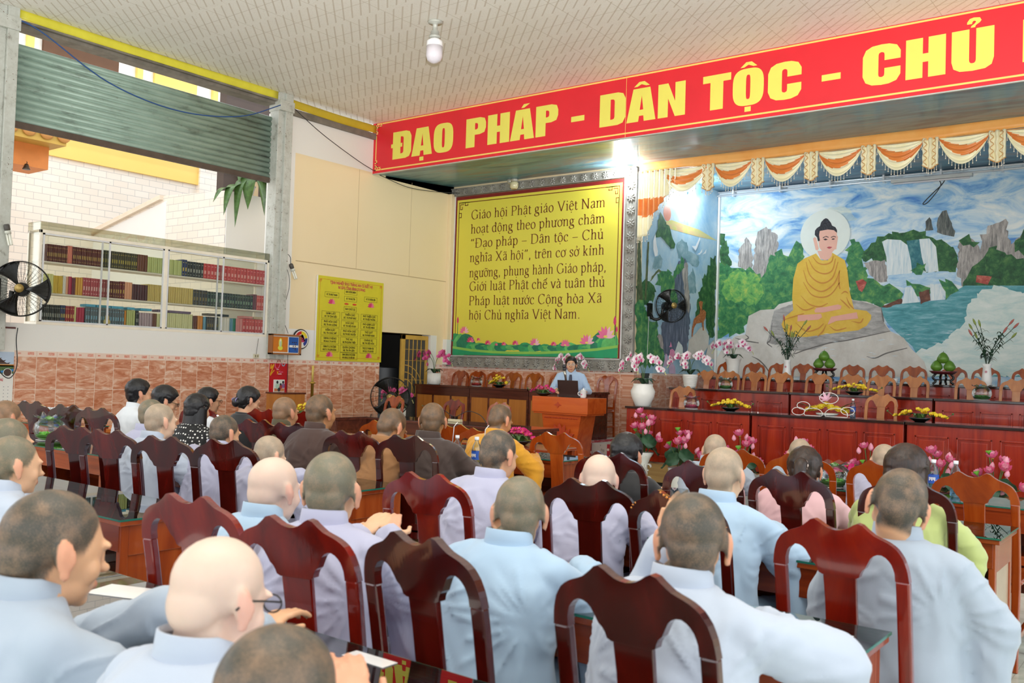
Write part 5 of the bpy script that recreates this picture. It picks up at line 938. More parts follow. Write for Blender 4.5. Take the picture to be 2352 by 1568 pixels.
b = MB(); edge = [(-7.46, 3.64), (-7.31, 3.66), (-7.22, 3.78), (-7.21, 3.95), (-7.05, 4.16), (-6.86, 4.38), (-6.78, 4.55)]
def botz(x):
    for (xa, za), (xb, zb) in zip(edge, edge[1:]):
        if xa <= x <= xb: return za+(zb-za)*(x-xa)/(xb-xa)
    return 4.55
NU, NV = 42, 24
def sp(u, v):
    x = -7.46+u*.68; return (x, -.045-.03*math.sin(u*46), -.16+v*(botz(x)-4.87+.16))
for q in range(NV):
    for p in range(NU):
        cs = [sp((p+a)/NU, (q+c)/NV) for a, c in ((0, 0), (1, 0), (1, 1), (0, 1))]; zc = sum(c[2] for c in cs)/4+4.87
        o_ = len(b.v); b.v += cs; b.f.append([o_, o_+1, o_+2, o_+3]); b.m.append(1 if 3.98 < zc < 4.27 else 0); b.s.append(True)
sd = b.build('side_tail', [S_cr, S_or], cu, weld=True, thick=.004)
b = MB()
for k in range(26):
    p = sp((k+.5)/26, 1); b.tube([p, (p[0], p[1], p[2]-.07)], .0035, 5); b.ball((p[0], p[1], p[2]-.08), .009, 6, 4)
b.build('bead_fringe', M_bead, sd)

# ---------------------------------------------------------------- spotlights of the stage (lit)
M_lit = emit('#ffffff', 12, 'lit_lamp'); M_lampc = plain('#8a8c8a', .4, .3)
def bulb_light(loc, power, size, name):
    d = bpy.data.lights.new(name, 'POINT'); d.energy = power; d.shadow_soft_size = size; d.color = (.95, .98, 1)
    o = bpy.data.objects.new(name, d); COL.objects.link(o); o.location = loc; return o
fs = thing('flood_lamp', 'glaring lit white lamp at the yellow board\'s top right corner', 'lamp', (-7.66, 12.98, 4.72))
b = MB(); b.ball((0, 0, 0), (.055, .055, .075), 16, 10); b.build('bulb', M_lit, fs)
b = MB(); b.lathe([(.03, .07), (.035, .12), (.02, .13)], 14); b.build('lamp_holder', M_lampc, fs)
bulb_light((-7.66, 12.86, 4.70), 34, .08, 'flood_lamp_glow')
fs = thing('round_bulb', 'lit round bulb on the landscape mural below the curtain swags', 'lamp', (-7.41, 14.87, 4.64))
b = MB(); b.ball((0, 0, 0), .06, 16, 10); b.build('bulb', M_lit, fs)
b = MB(); b.tube([(-.09, 0, .03), (-.04, 0, .02)], .028, 12); b.build('lamp_holder', M_lampc, fs)
bulb_light((-7.30, 14.87, 4.60), 30, .07, 'round_bulb_glow')
fs = thing('jar_lamp', 'unlit glass jar lamp clipped to the top of the carved frame', 'lamp', (-9.97, 13.02, 4.66))
b = MB(); b.lathe([(.05, 0), (.075, .03), (.08, .10), (.06, .13)], 18); b.build('glass_jar', plain('#cfc6a0', .15), fs)
b = MB(); b.lathe([(.065, .13), (.07, .17), (.05, .19)], 18); b.tube([(0, 0, .18), (-.04, .03, .20), (-.05, .06, .14)], .012, 8); b.ball((-.09, 0, .15), .06, 14, 8); b.build('lamp_body', plain('#a9a79a', .35, .2), fs)
fs = thing('ceiling_bulb', 'white capsule bulb hanging from the patterned ceiling', 'lamp', (-7.45, 8.08, 5.58))
b = MB(); b.lathe([(.09, 0), (.085, -.02), (.03, -.03), (.028, -.10), (.05, -.12), (.055, -.17), (.07, -.175), (.07, -.195), (.04, -.20)], 24); b.build('ceiling_rose', M_grey, fs)
b = MB(); b.lathe([(.045, -.20), (.095, -.24), (.098, -.30)], 24); b.build('collar', plain('#f3f2f4', .3), fs)
b = MB(); b.lathe([(.098, -.30), (.098, -.42), (.08, -.47), (.03, -.50), (.0, -.505)], 24); b.build('bulb', plain('#dcd6de', .25), fs)

# ---------------------------------------------------------------- platforms
def laminate(name, a, c, axis='X'):
    return wood(name, a, c, c, .3, .3, axis, .6, .1)
M_lam = wood('oak_laminate', '#a8834e', '#bd9a62', '#c9a972', .3, .2, 'X', .35, .1)
b = MB(); b.box(-6.45, 4.5, 10.74, 16.19, .06, .29, 0); b.box(-6.40, 4.5, 10.80, 16.19, 0, .06, 1); b.box(-6.45, 4.5, 12.12, 16.19, .29, .53, 0); b.box(-6.7, 4.5, 13.72, 16.19, .53, .69, 0)
struct(b.build('floor_stage', [M_lam, M_dark]))
t = NT('patterned_carpet'); v = t.coord(); sp_ = t.node('ShaderNodeSeparateXYZ'); t.link(v, sp_.inputs[0])
band = t.math('GREATER_THAN', t.math('FRACT', t.math('MULTIPLY', sp_.outputs[0], 1.9)), .5); vo = t.node('ShaderNodeTexVoronoi'); vo.inputs['Scale'].default_value = 14; t.link(v, vo.inputs[0])
spot = t.math('LESS_THAN', vo.outputs['Distance'], .28); c = t.mix(band, '#b5b0aa', '#9a2430'); t.color(t.mix(t.math('MULTIPLY', spot, .8), c, t.mix(band, '#8d8986', '#ddd6cc'))); t.set(Roughness=.9); M_carp = t.m
b = MB(); b.box(-11.47, -6.80, 11.72, 13.13, 0, .40); b.box(-7.5, -6.80, 13.13, 13.3, 0, .40); struct(b.build('floor_dais', M_carp))

# ---------------------------------------------------------------- carved stage desks
W_red = wood('red_lacquer_wood', '#6b160c', '#9a2812', '#b23a18', .2, .5, 'Z', .5, .25); M_top = plain('#2a1a18', .12, 0, .05, 6, None, .5)
def stage_desk(w, h, d=.46):
    root = empty('stage_desk')
    b = MB(); b.box(0, w, 0, .03, .02, h-.03)
    n = 4; pw = (w-.10)/n
    for i in range(n):
        x0 = .05+i*pw+.035; x1 = .05+(i+1)*pw-.035; z0, z1 = .09, h-.14
        for f, y in ((0, -.012), (.03, -.004)): pass
        b.box(x0, x1, -.014, 0, z0, z0+.02); b.box(x0, x1, -.014, 0, z1-.02, z1); b.box(x0, x0+.02, -.014, 0, z0, z1); b.box(x1-.02, x1, -.014, 0, z0, z1)
        b.prism([(x0+.045, z0+.045), (x1-.045, z0+.045), (x1-.045, z1-.045), (x0+.045, z1-.045)], -.010, 0, 'XZ')
    b.build('front_panel', W_red, root, .004)
    for x in (0, w-.03): b = MB(); b.box(x, x+.03, .03, d, .02, h-.03); b.build('side_panel', W_red, root, .003)
    b = MB(); b.box(-.012, w+.012, -.03, d+.02, h-.03, h); b.build('desk_top', M_top, root, .004)
    b = MB(); b.box(.03, w-.03, .06, d, h*.62, h*.62+.02); b.build('shelf', W_red, root)
    return root
ROWN = {0: 'front row at the platform edge', 1: 'middle row one step up', 2: 'top row below the mural'}
PLN = {0: 'leftmost', 1: 'second from the left', 2: 'third from the left', 3: 'last at the right edge'}
for r_, (y, z, h, xs) in enumerate(((10.82, .29, .73, (-6.27, -4.51, -2.71, -.90, .9)), (12.32, .53, .735, (-6.41, -4.59, -2.76, -.94, .88)), (14.02, .69, .74, (-6.62, -4.72, -2.83, -.94, .9)))):
    proto = None
    for i in range(4):
        w = xs[i+1]-xs[i]-.035; o = stage_desk(w, h); o.location = (xs[i], y, z)
        tag(o, 'red lacquered panelled desk, %s, %s' % (ROWN[r_], PLN[i]), 'desk', 'red panelled stage desks')

# ---------------------------------------------------------------- brown counter before the yellow board, lower desks on the hall floor
W_dk = wood('dark_laminate', '#3f1f16', '#55291c', '#6a3524', .25, .35, 'X', .6, .1); W_lt = wood('honey_laminate', '#a5652a', '#b87634', '#c48240', .3, .3, 'Z', .5, .1)
def counter(w, h, d, n, glass=True, name='counter', split=.76):
    root = empty(name)
    b = MB(); b.box(0, w, 0, .025, h*split, h-.03, 0); b.box(0, w, .0, .025, 0, .05, 0)
    for i in range(n+1): x = min(max(0, i*w/n-.018), w-.036); b.box(x, x+.036, 0, .025, .05, h*split, 0)
    b.build('front_rails', W_dk, root, .002)
    b = MB()
    for i in range(n): b.box(i*w/n+.018, (i+1)*w/n-.018, .008, .022, .05, h*split)
    b.build('front_panels', W_lt, root)
    for x in (0, w-.025): b = MB(); b.box(x, x+.025, .025, d, 0, h-.03); b.build('side_panel', W_dk, root, .002)
    b = MB(); b.box(-.02, w+.02, -.03, d+.02, h-.03, h); tp = b.build('counter_top', W_dk, root, .003)
    b = MB(); b.box(-.015, w+.015, -.025, d+.015, h, h+.006); b.build('glass_sheet', plain('#241d1a', .08, 0, .02, 4, None, .4), tp)
    return root
for i in range(3):
    o = counter(1.245, .735, .42, 3); o.location = (-11.42+i*1.258, 12.20, .40)
    tag(o, 'dark brown counter with honey panels before the yellow board, %s' % ('left third behind the pedestal fan', 'middle third', 'right third behind the podium')[i], 'counter', 'counters before the yellow board')
o = counter(3.15, .76, .55, 7); o.location = (-9.48, 8.72, 0); tag(o, 'long low brown desk with power strip before the podium', 'desk')
o = counter(1.75, .76, .55, 4); o.location = (-10.78, 8.16, 0); tag(o, 'short brown desk by the tiled wall beneath the name board', 'desk')

# ---------------------------------------------------------------- podium with carved lotus
W_pod = wood('orange_podium_wood', '#b5481a', '#cf5c22', '#db6d2c', .25, .45, 'X', .5, .1); M_carve = wood('carved_red_wood', '#a8371a', '#bb431e', '#c24a22', .35, .2, 'Z', .5, .1)
pd = thing('podium', 'orange wooden speaker\'s podium with carved lotus on its front', 'podium', (-7.61, 11.2, 0))
b = MB(); b.box(-.49, .49, -.02, .50, .845, 1.075); b.box(-.47, .47, .0, .48, .82, .845); tp = b.build('top_slab', W_pod, pd, .006)
b = MB(); b.loft([[(-w, .04, z), (w, .04, z), (w, .44, z), (-w, .44, z)] for w, z in ((.30, .0), (.30, .10), (.26, .12), (.285, .45), (.345, .82))], 0, False); b.build('body', W_pod, pd, .004)
b = MB(); b.box(-.38, .38, 0, .48, 0, .07); b.build('plinth', W_pod, pd, .006)
b = MB(); b.prism([(0, .05), (.018, .018), (.07, 0), (.018, -.018), (0, -.05), (-.018, -.018), (-.07, 0), (-.018, .018)], -.03, -.02, 'XZ', 0, Matrix.Translation((-.02, 0, .96))); b.build('carved_diamond', M_carve, tp, .003)
b = MB()
for k, (a, ln) in enumerate(((-82, .27), (82, .27), (-62, .28), (62, .28), (-42, .27), (42, .27), (-20, .27), (20, .27), (0, .28))):
    pr = [(0, 0), (.035, .35*ln), (.045, .6*ln), (.028, .82*ln), (0, ln), (-.028, .82*ln), (-.045, .6*ln), (-.035, .35*ln)]
    M = Matrix.Translation((0, .035-.003*k, .42)) @ Matrix.Rotation(R(a), 4, 'Y'); b.prism(pr, -.016, 0, 'XZ', 0, M)
for k in range(24): b.prism([(-.30+k*.025, .775), (-.275+k*.025, .775), (-.2875+k*.025, .755)], .028, .04, 'XZ')
b.build('carved_lotus', M_carve, pd, .002)
lp = thing('laptop', 'open dark brown laptop standing on the podium', 'laptop', (-7.55, 11.30, 1.076))
b = MB(); b.box(-.18, .18, .03, .26, 0, .016); b.build('base', plain('#2b2523', .3), lp, .003)
b = MB(); b.box(-.18, .18, -.006, 0, 0, .235, 0, Matrix.Translation((0, .03, .014)) @ Matrix.Rotation(R(8), 4, 'X')); b.build('screen_lid', plain('#3c2a26', .3), lp, .003)
mc = thing('teacup', 'white lidded porcelain mug with pink lotus print on the podium', 'mug', (-7.235, 11.24, 1.076))
M_porc = plain('#eceaea', .12)
b = MB(); b.lathe([(.03, 0), (.042, .004), (.045, .03), (.044, .10), (.046, .104)], 24); b.build('body', M_porc, mc)
b = MB(); b.lathe([(.047, .104), (.045, .112), (.02, .125), (.008, .128), (.01, .14), (.004, .148)], 24); b.build('lid', M_porc, mc)
b = MB(); b.tube(smooth_path([(-.04, -.01, .085), (-.075, -.015, .08), (-.08, -.015, .05), (-.044, -.01, .03)], 6), .006, 8); b.build('handle', M_porc, mc)
b = MB(); lotus_shapes(b, .0, .045, .018, 0, 1, lambda u, v, l: (u, -.0475+abs(u)*.3*abs(u)*20-l*.2, v)); b.build('printed_lotus', [M_lotA, M_lotB], mc)
mp = thing('microphone', 'silver microphone with black head standing before the speaker', 'microphone', (-7.70, 11.52, 1.076))
b = MB(); b.lathe([(.05, 0), (.05, .012), (.012, .02)], 20); b.build('stand_base', plain('#202020', .4), mp)
b = MB(); b.tube([(0, 0, .015), (0, -.02, .20), (0, -.05, .28)], .008, 8); b.build('stand_rod', plain('#333333', .4), mp)
b = MB(); b.tube([(0, -.045, .24), (0, -.09, .40)], [.016, .022], 14); b.build('handle', plain('#b9b3a6', .25, .8), mp)
b = MB(); b.tube([(0, -.088, .392), (0, -.098, .43)], [.026, .03], 14); b.ball((0, -.104, .452), .031, 14, 10); b.build('mesh_head', plain('#4d4d50', .5, .4), mp)
# ---------------------------------------------------------------- chairs
W_chd = wood('dark_red_lacquer', '#260504', '#430a08', '#68140e', .16, .8, 'Z', .5, .35)
W_chr = wood('red_lacquer', '#500d08', '#7a170d', '#96260f', .16, .8, 'Z', .5, .3)
W_cho = wood('orange_wood', '#7a2c0c', '#a04414', '#b85a20', .18, .7, 'Z', .5, .25)
W_chb = wood('brown_wood', '#8f4f24', '#b06a34', '#c47f46', .25, .5, 'Z', .5, .25)
def back_y(z):   # backrest leans and curves away above the seat
    t = max(0, z-.45); return -.19-.10*t-.16*t*t
def chair_proto(m, worn=False):
    root = empty('dining_chair')
    # crest rail: double-humped top and two arched openings
    half_top = [(0, .985), (.022, .988), (.042, 1.0), (.058, 1.012), (.072, 1.010), (.088, .995), (.108, .980), (.130, .972), (.150, .963), (.168, .948), (.182, .925), (.191, .895), (.195, .86)]
    half_in = [(.157, .86), (.156, .885), (.150, .905), (.138, .922), (.122, .930), (.106, .928), (.094, .918), (.084, .900), (.075, .882), (.064, .874), (.058, .855), (.050, .850)]
    R_ = half_top+half_in; top = [(-u, v) for u, v in half_top[::-1]]
    b = MB()
    # built as quads between the outer edge and the opening edge, front and back
    outl = half_top[:]; mid = [(0, .850), (.025, .850), (.050, .850), (.058, .855), (.064, .874), (.075, .882), (.084, .900), (.094, .918), (.106, .928), (.122, .930), (.138, .922), (.150, .905), (.156, .885), (.157, .86)]
    def resample(pts, n):
        L = [0]; 
        for a, c in zip(pts, pts[1:]): L.append(L[-1]+math.hypot(c[0]-a[0], c[1]-a[1]))
        out = []
        for k in range(n):
            d = L[-1]*k/(n-1); i = max(j for j in range(len(L)) if L[j] <= d+1e-9); i = min(i, len(pts)-2); t = (d-L[i])/max(1e-9, L[i+1]-L[i]); out.append((pts[i][0]+(pts[i+1][0]-pts[i][0])*t, pts[i][1]+(pts[i+1][1]-pts[i][1])*t))
        return out
    A = resample(outl, 22); B_ = resample(mid, 22)
    fullA = [(-u, v) for u, v in A[:0:-1]]+A; fullB = [(-u, v) for u, v in B_[:0:-1]]+B_; n = len(fullA)
    vs = []
    for th in (-.014, .014):
        for (u, v) in fullA+fullB: vs.append((u, back_y(v)+th-.05*(u/.2)**2*0, v))
    o1 = 2*n; fs = []
    for i in range(n-1):
        fs += [(i, i+1, n+i+1, n+i), (o1+i, o1+n+i, o1+n+i+1, o1+i+1), (i, o1+i, o1+i+1, i+1), (n+i, n+i+1, o1+n+i+1, o1+n+i)]
    fs += [(0, n, o1+n, o1), (n-1, o1+n-1, o1+2*n-1, 2*n-1)]
    b.add(vs, fs, 0, False); b.build('crest_rail', m, root, .007, seg=2)
    for s in (-1, 1):
        b = MB(); rings = []
        for v in (.862, .80, .70, .60, .50, .42, .22, .0):
            y = back_y(v) if v > .45 else -.19-.06*(.45-v); w = .019 if v > .3 else .017
            rings.append([(s*.176-w, y-.015, v), (s*.176+w, y-.015, v), (s*.176+w, y+.015, v), (s*.176-w, y+.015, v)])
        b.loft(rings, 0, False); b.build('rear_leg', m, root, .006)
        b = MB(); b.loft([[(s*.185-.02, .20-.02, z), (s*.185+.02, .20-.02, z), (s*.185+.02, .20+.02, z), (s*.185-.02, .20+.02, z)] for z in (0, .42)], 0, False); b.build('front_leg', m, root, .005)
    b = MB(); b.loft([[(-w, back_y(v)-.009, v), (w, back_y(v)-.009, v), (w, back_y(v)+.009, v), (-w, back_y(v)+.009, v)] for v, w in ((.855, .048), (.78, .046), (.66, .046), (.54, .048), (.46, .05))], 0, False); b.build('splat', m, root, .004)
    b = MB(); b.box(-.17, .17, -.205, -.18, .45, .49); b.box(-.17, .17, -.205, .21, .40, .44); b.build('seat_frame', m, root, .004)
    b = MB(); b.prism([(-.20, -.175), (-.215, .235), (.215, .235), (.20, -.175)], .44, .462, 'XY'); b.build('seat', m, root, .008)
    for s in (-1, 1): b = MB(); b.box(s*.18-.012, s*.18+.012, -.2, .2, .16, .19); b.build('stretcher', m, root, .003)
    b = MB(); b.box(-.18, .18, .0, .024, .165, .185); b.build('stretcher', m, root, .003)
    if worn:
        b = MB(); rw = random.Random(4)
        for k in range(26):
            i = rw.randrange(3, n-3); u, v = fullA[i]; y = back_y(v); b.ball((u, y-.013, v-.003), (rw.uniform(.003, .008), .0035, rw.uniform(.002, .005)), 6, 4)
        b.build('worn_patches', plain('#d98a3a', .5), root)
    return root
PROTO = {}
def chair(kind, x, y, rz, label, group, z=0.0, s=1.0):
    key = kind
    mat = {'d': W_chd, 'r': W_chr, 'o': W_cho, 'b': W_chb, 'w': W_chd}[kind]
    if key not in PROTO: o = PROTO[key] = chair_proto(mat, kind == 'w')
    else: o = copy_tree(PROTO[key])
    o.location = (x, y, z); o.rotation_euler = (0, 0, rz); o.scale = (s, s, s); tag(o, label, 'chair', group); return o
# ---------------------------------------------------------------- audience tables with glass sheets
W_tab = wood('table_wood', '#6a2209', '#8f3a14', '#a84e1e', .25, .4, 'X', .5, .15); W_tabe = wood('table_end_wood', '#7a2c10', '#9a4318', '#ad5524', .25, .4, 'Z', .5, .15)
M_panel = plain('#b9aa93', .2, 0, .06); M_gl = thin_glass('table_glass', '#cfe0d6', .9, 0.0, .10); M_gle = plain('#1f6a5a', .1, 0, .1)
def table_proto(w, pale=True, d=.46):
    root = empty('study_table')
    b = MB(); b.box(-.0, w, 0, d, .735, .757); tp = b.build('table_top', W_tab, root, .004)
    b = MB(); b.box(-.004, w+.004, -.004, d+.004, .7572, .7655, 0); g = b.build('glass_sheet', M_gl, tp)
    b = MB()
    for x0, x1, y0, y1 in ((-.0055, w+.0055, -.0055, -.004), (-.0055, w+.0055, d+.004, d+.0055), (-.0055, -.004, -.004, d+.004), (w+.004, w+.0055, -.004, d+.004)): b.box(x0, x1, y0, y1, .7574, .7653)
    b.build('glass_edge', M_gle, tp)
    b = MB(); b.box(.03, w-.03, .012, .032, .62, .735); b.build('apron', W_tab, root, .002)
    b = MB(); b.box(.03, w-.03, d-.03, d-.012, .20, .735); b.build('modesty_panel', W_tab, root, .002)
    for e, x in enumerate((0.02, w-.05)):
        b = MB(); b.box(x, x+.03, .015, .055, 0, .735, 0); b.box(x, x+.03, d-.055, d-.015, 0, .735, 0); b.box(x, x+.03, .055, d-.055, .60, .735, 0); b.box(x, x+.03, .055, d-.055, .05, .12, 0)
        ep = b.build('end_frame', W_tabe, root, .003)
        b = MB(); b.box(x+.008, x+.022, .055, d-.055, .12, .60, 0); b.build('end_panel', M_panel if pale else W_tabe, ep)
    b = MB(); b.box(.05, w-.05, .02, d-.03, .47, .49); b.build('book_shelf', W_tab, root, .002); b = MB(); b.box(.05, w-.05, .02, .04, .44, .47); b.build('shelf_rail', W_tab, root)
    if w > 1.6: b = MB(); b.box(w/2-.02, w/2+.02, .02, d-.03, 0, .735); b.build('divider', W_tab, root)
    return root
TP = {}
def table(x0, x1, y, label, pale=True):
    k = (round(x1-x0, 2), pale)
    if k not in TP: o = TP[k] = table_proto(x1-x0, pale)
    else: o = copy_tree(TP[k])
    o.location = (x0, y, 0); return tag(o, label, 'table', 'glass-topped audience tables')
RT = ('front row of the right-hand block, before the lotus arrangements', 'fifth row back from the stage')
table(-2.93, -.73, 1.20, 'glass-topped wooden table at the bottom edge, where the nearest monastics lean')
table(-2.93, -.73, 2.31, 'glass-topped table at the lower right with a white paper strip on its corner')
table(-2.93, -.77, 3.58, 'glass-topped table behind the lower right one, beside the grey cloth bag')
table(-2.93, -.78, 4.77, 'glass-topped table at the right with a pale reflecting sheet and orange chair behind')
table(-2.93, -.78, 6.02, 'glass-topped table at the right nearest the pink lotus arrangements')
table(-6.0, -3.78, 2.20, 'glass-topped table at the left whose end carries books on a dark shelf', False)
table(-6.0, -3.82, 3.56, 'glass-topped table left of centre, end panel facing the aisle', False)
table(-6.2, -4.05, 4.75, 'glass-topped table in the middle holding two small water bottles', False)
table(-6.2, -4.05, 6.02, 'glass-topped table in the middle before the monk in orange', False)
table(-8.4, -6.3, 3.50, 'glass-topped table by the left wall with a glass fish bowl of green beads', False)
table(-8.5, -6.4, 6.05, 'glass-topped table by the left wall before the brown-robed monks', False)
table(-9.9, -8.9, 4.55, 'low orange table by the tiled wall stacked with bottled water', False)
# ---------------------------------------------------------------- audience chairs
def rowchair(kind, x, y, label, rz=0.0, s=1.0): 
    k = 1.0 if kind == 'o' else .909      # the dark chairs are the taller kind
    o = chair(kind, x*k, y*k+.25, R(rz), label, 'carved chairs of the audience'); o.scale = (1.09, 1, 1) if kind == 'o' else (1.03, 1, 1.045); return o
for k, x, y, lab in (
    ('d', -1.10, 1.97, 'darkest red carved chair nearest the camera, backed by the cheek-resting person'),
    ('d', -1.75, 1.94, 'dark red carved chair left of the nearest one, above the bottom table'),
    ('r', -.98, 3.12, 'red carved chair at right with scratched marks on its crest'),
    ('r', -2.27, 1.86, 'red carved chair behind the bald head with glasses'),
    ('r', -2.86, 1.90, 'bright red carved chair standing empty at the left table end'),
    ('r', -2.80, 3.02, 'red carved chair standing empty before the dark brown robe, knots in its crest'),
    ('d', -2.22, 3.42, 'red carved chair holding the pale bald person in lilac'),
    ('w', -1.69, 3.36, 'red carved chair with chipped orange edges behind the cheek-resting person'),
    ('d', -1.69, 4.58, 'dark carved chair behind the pink blouse'),
    ('d', -1.15, 4.62, 'dark carved chair behind the yellow-green blouse'),
    ('d', -2.26, 4.62, 'dark carved chair left of the light blue robe'),
    ('d', -2.85, 4.64, 'dark red carved chair behind the black top and bun'),
    ('d', -5.08, 3.14, 'dark carved chair fourth from the left wall, before lilac robes'),
    ('d', -4.70, 3.30, 'dark carved chair fifth from the left wall, tall and narrow'),
    ('d', -5.65, 3.12, 'dark carved chair third along, standing empty before the low table'),
    ('d', -6.04, 3.10, 'dark carved chair second along, by the glass bowl of green beads'),
    ('d', -9.26, 4.35, 'dark carved chair in front of the bottled water, leftmost of three'),
    ('d', -8.56, 4.35, 'dark carved chair in front of the bottled water, middle of three'),
    ('d', -8.02, 4.33, 'dark carved chair beside the white shirt, rightmost of three'),
    ('d', -6.11, 4.60, 'dark carved chair behind the stubbled head in lilac, middle left'),
    ('d', -5.69, 4.58, 'dark carved chair before the olive robe'),
    ('d', -4.86, 4.44, 'dark carved chair before the broad dark brown robe'),
    ('d', -4.40, 4.50, 'dark carved chair before the tan and chocolate robes'),
    ('o', -3.98, 5.74, 'orange carved chair standing alone before the podium'),
    ('o', -4.59, 5.54, 'orange carved chair before the saffron robe, right of a pair'),
    ('o', -5.02, 5.70, 'orange carved chair left of the saffron robe chair'),
    ('o', -5.62, 5.50, 'orange carved chair mostly hidden by the tan robe'),
    ('o', -2.52, 5.60, 'orange carved chair behind the tan stubbled head bent forward'),
    ('o', -2.08, 5.60, 'orange carved chair behind the brown ponytail'),
    ('o', -1.52, 5.60, 'orange carved chair behind the long dark hair, flower bowl through its arch'),
    ('o', -1.00, 5.36, 'orange carved chair standing empty at the right edge'),
    ('r', -8.00, 5.36, 'red carved chair by the tiled wall left of the polka-dot blouse'),
    ('r', -7.40, 5.66, 'red carved chair by the tiled wall right of the polka-dot blouse'),
    ('r', -7.00, 5.75, 'red carved chair holding the person with the lilac hair clip')):
    rowchair(k, x, y, lab, 24 if x < -4.3 else (14 if x < -2.0 else 0))
for x, y, k, lab in ((-8.62, 9.75, 'r', 'red carved chair facing the hall behind the long low desk, left of two'), (-7.72, 9.65, 'o', 'orange carved chair facing the hall behind the long low desk, right of two'), (-9.75, 9.7, 'o', 'orange carved chair facing the hall beside the dark doorway')):
    chair(k, x, y, R(180), lab, 'chairs behind the low desk')
for i, x in enumerate((-11.16, -10.75, -10.33, -9.93, -9.46, -8.95, -7.98)):
    chair('o', x, 12.86, R(180), 'orange carved chair behind the brown counter, %s' % ('leftmost beside the pink orchid', 'second from the left', 'third from the left', 'fourth from the left', 'fifth from the left', 'sixth, left of the speaker', 'last, right of the speaker')[i], 'chairs behind the brown counter', .40)
ST = [(11.62, .29, (-5.98, -3.28), 'front stage row'), (13.06, .53, (-6.30, -5.95, -5.52, -5.12, -4.55, -4.08, -3.68, -3.25, -2.55, -2.02), 'middle stage row'), (14.78, .69, (-6.72, -6.25, -5.80, -5.40, -4.60, -4.15, -3.68, -3.12, -2.68, -2.15), 'top stage row')]
ORD = ('leftmost', 'second', 'third', 'fourth', 'fifth', 'sixth', 'seventh', 'eighth', 'ninth', 'tenth')
for y, z, xs, nm in ST:
    for i, x in enumerate(xs): chair('b' if y < 14 else 'o', x, y, R(180), 'brown carved chair of the %s, %s' % (nm, (ORD[i]+' from the left') if i else 'leftmost'), 'chairs on the stage', z)
# ---------------------------------------------------------------- people
def skin_mat(name, skin, stub, strength, patch=.5):
    t = NT(name); v = t.coord(); at = t.node('ShaderNodeAttribute', attribute_name='marks'); sp = t.node('ShaderNodeSeparateColor'); t.link(at.outputs['Color'], sp.inputs[0])
    s = lin(skin); n = t.noise(v, 7, 3); base = t.ramp(n, [(.3, tuple(x*.92 for x in s[:3])+(1,)), (.7, tuple(min(1, x*1.06) for x in s[:3])+(1,))])
    base = t.mix(t.math('MULTIPLY', sp.outputs[1], .6), base, '#b5554c'); base = t.mix(t.math('MULTIPLY', sp.outputs[2], .45), base, '#dd8d76')
    bl = t.ramp(t.noise(v, 22, 4, .6), [(.3, (1-patch*.7,)*3+(1,)), (.62, (1, 1, 1, 1))]); fine = t.ramp(t.noise(v, 420, 2), [(.3, (.82,)*3+(1,)), (.6, (1, 1, 1, 1))])
    f = t.math('MULTIPLY', t.math('MULTIPLY', sp.outputs[0], strength), t.math('MULTIPLY', bl, fine), True); t.color(t.mix(f, base, stub))
    t.set(Roughness=.48, Subsurface_Weight=.12, Subsurface_Scale=.02); t.b.inputs['Subsurface Radius'].default_value = (1, .35, .2); return t.m
SK = dict(grey=skin_mat('skin_grey_stubble', '#dfb08c', '#6f6b59', 1.1, .35), dark=skin_mat('skin_dark_stubble', '#d8a680', '#45423a', 1.08, .35), pale=skin_mat('skin_shaved_pale', '#e6c4b2', '#cdb9a8', .6, .6), tan=skin_mat('skin_tanned_stubble', '#c48f68', '#6f5c48', .9, .5), tan2=skin_mat('skin_brown_stubble', '#b98459', '#4f4334', 1.0, .4), fair=skin_mat('skin_fair_stubble', '#e9c3a4', '#948876', .95, .4), plain=skin_mat('skin_plain', '#d6a482', '#2a2420', .5, .2))
def cloth(name, a, b_, rough=.75):
    t = NT(name); v = t.coord(); n = t.noise(v, 3, 3); w = t.noise(v, 300, 2); t.color(t.mix(n, a, b_)); t.set(Roughness=rough, Sheen_Weight=.25); t.bump(w, .06, .002); return t.m
CL = dict(pale=cloth('pale_blue_robe', '#aab4c6', '#bbc4d3'), lilac=cloth('lilac_robe', '#a9a9c4', '#b9b9d0'), sky=cloth('sky_blue_robe', '#9db8d2', '#aec7de'), grey=cloth('grey_robe', '#9aa6b6', '#abb7c6'), brown=cloth('dark_brown_robe', '#3b2620', '#4a3028'), choc=cloth('chocolate_robe', '#33231d', '#42302a'), tan=cloth('tan_robe', '#95663a', '#a87648'), olive=cloth('olive_robe', '#4a4128', '#5a5034'), saffron=cloth('saffron_robe', '#d48f14', '#e4a424'), black=cloth('black_cloth', '#161618', '#222226'), white=cloth('white_shirt', '#dfe3ea', '#ecf0f4'), pink=cloth('pink_blouse', '#d9a9b0', '#e6bcc2'), green=cloth('green_blouse', '#a9b56a', '#bdc982'), blueshirt=cloth('light_blue_shirt', '#a9c4e2', '#bcd4ee'))
t = NT('polka_dot'); v = t.coord(); vo = t.node('ShaderNodeTexVoronoi', feature='F1'); vo.inputs['Scale'].default_value = 42; vo.inputs['Randomness'].default_value = .25; t.link(v, vo.inputs[0]); t.color(t.mix(t.math('LESS_THAN', vo.outputs['Distance'], .30), '#141416', '#e6e4e0')); t.set(Roughness=.7); CL['polka'] = t.m
def hair_mat(name, a, b_):
    t = NT(name); v = t.coord(scale=(60, 60, 6)); t.color(t.ramp(t.noise(v, 1.5, 4), [(.35, a), (.7, b_)])); t.set(Roughness=.38); t.bump(t.noise(v, 3, 3), .35, .004); return t.m
HR = dict(black=hair_mat('black_hair', '#0b0a0c', '#1d1b1f'), brown=hair_mat('brown_hair', '#1e120d', '#3c261b'))
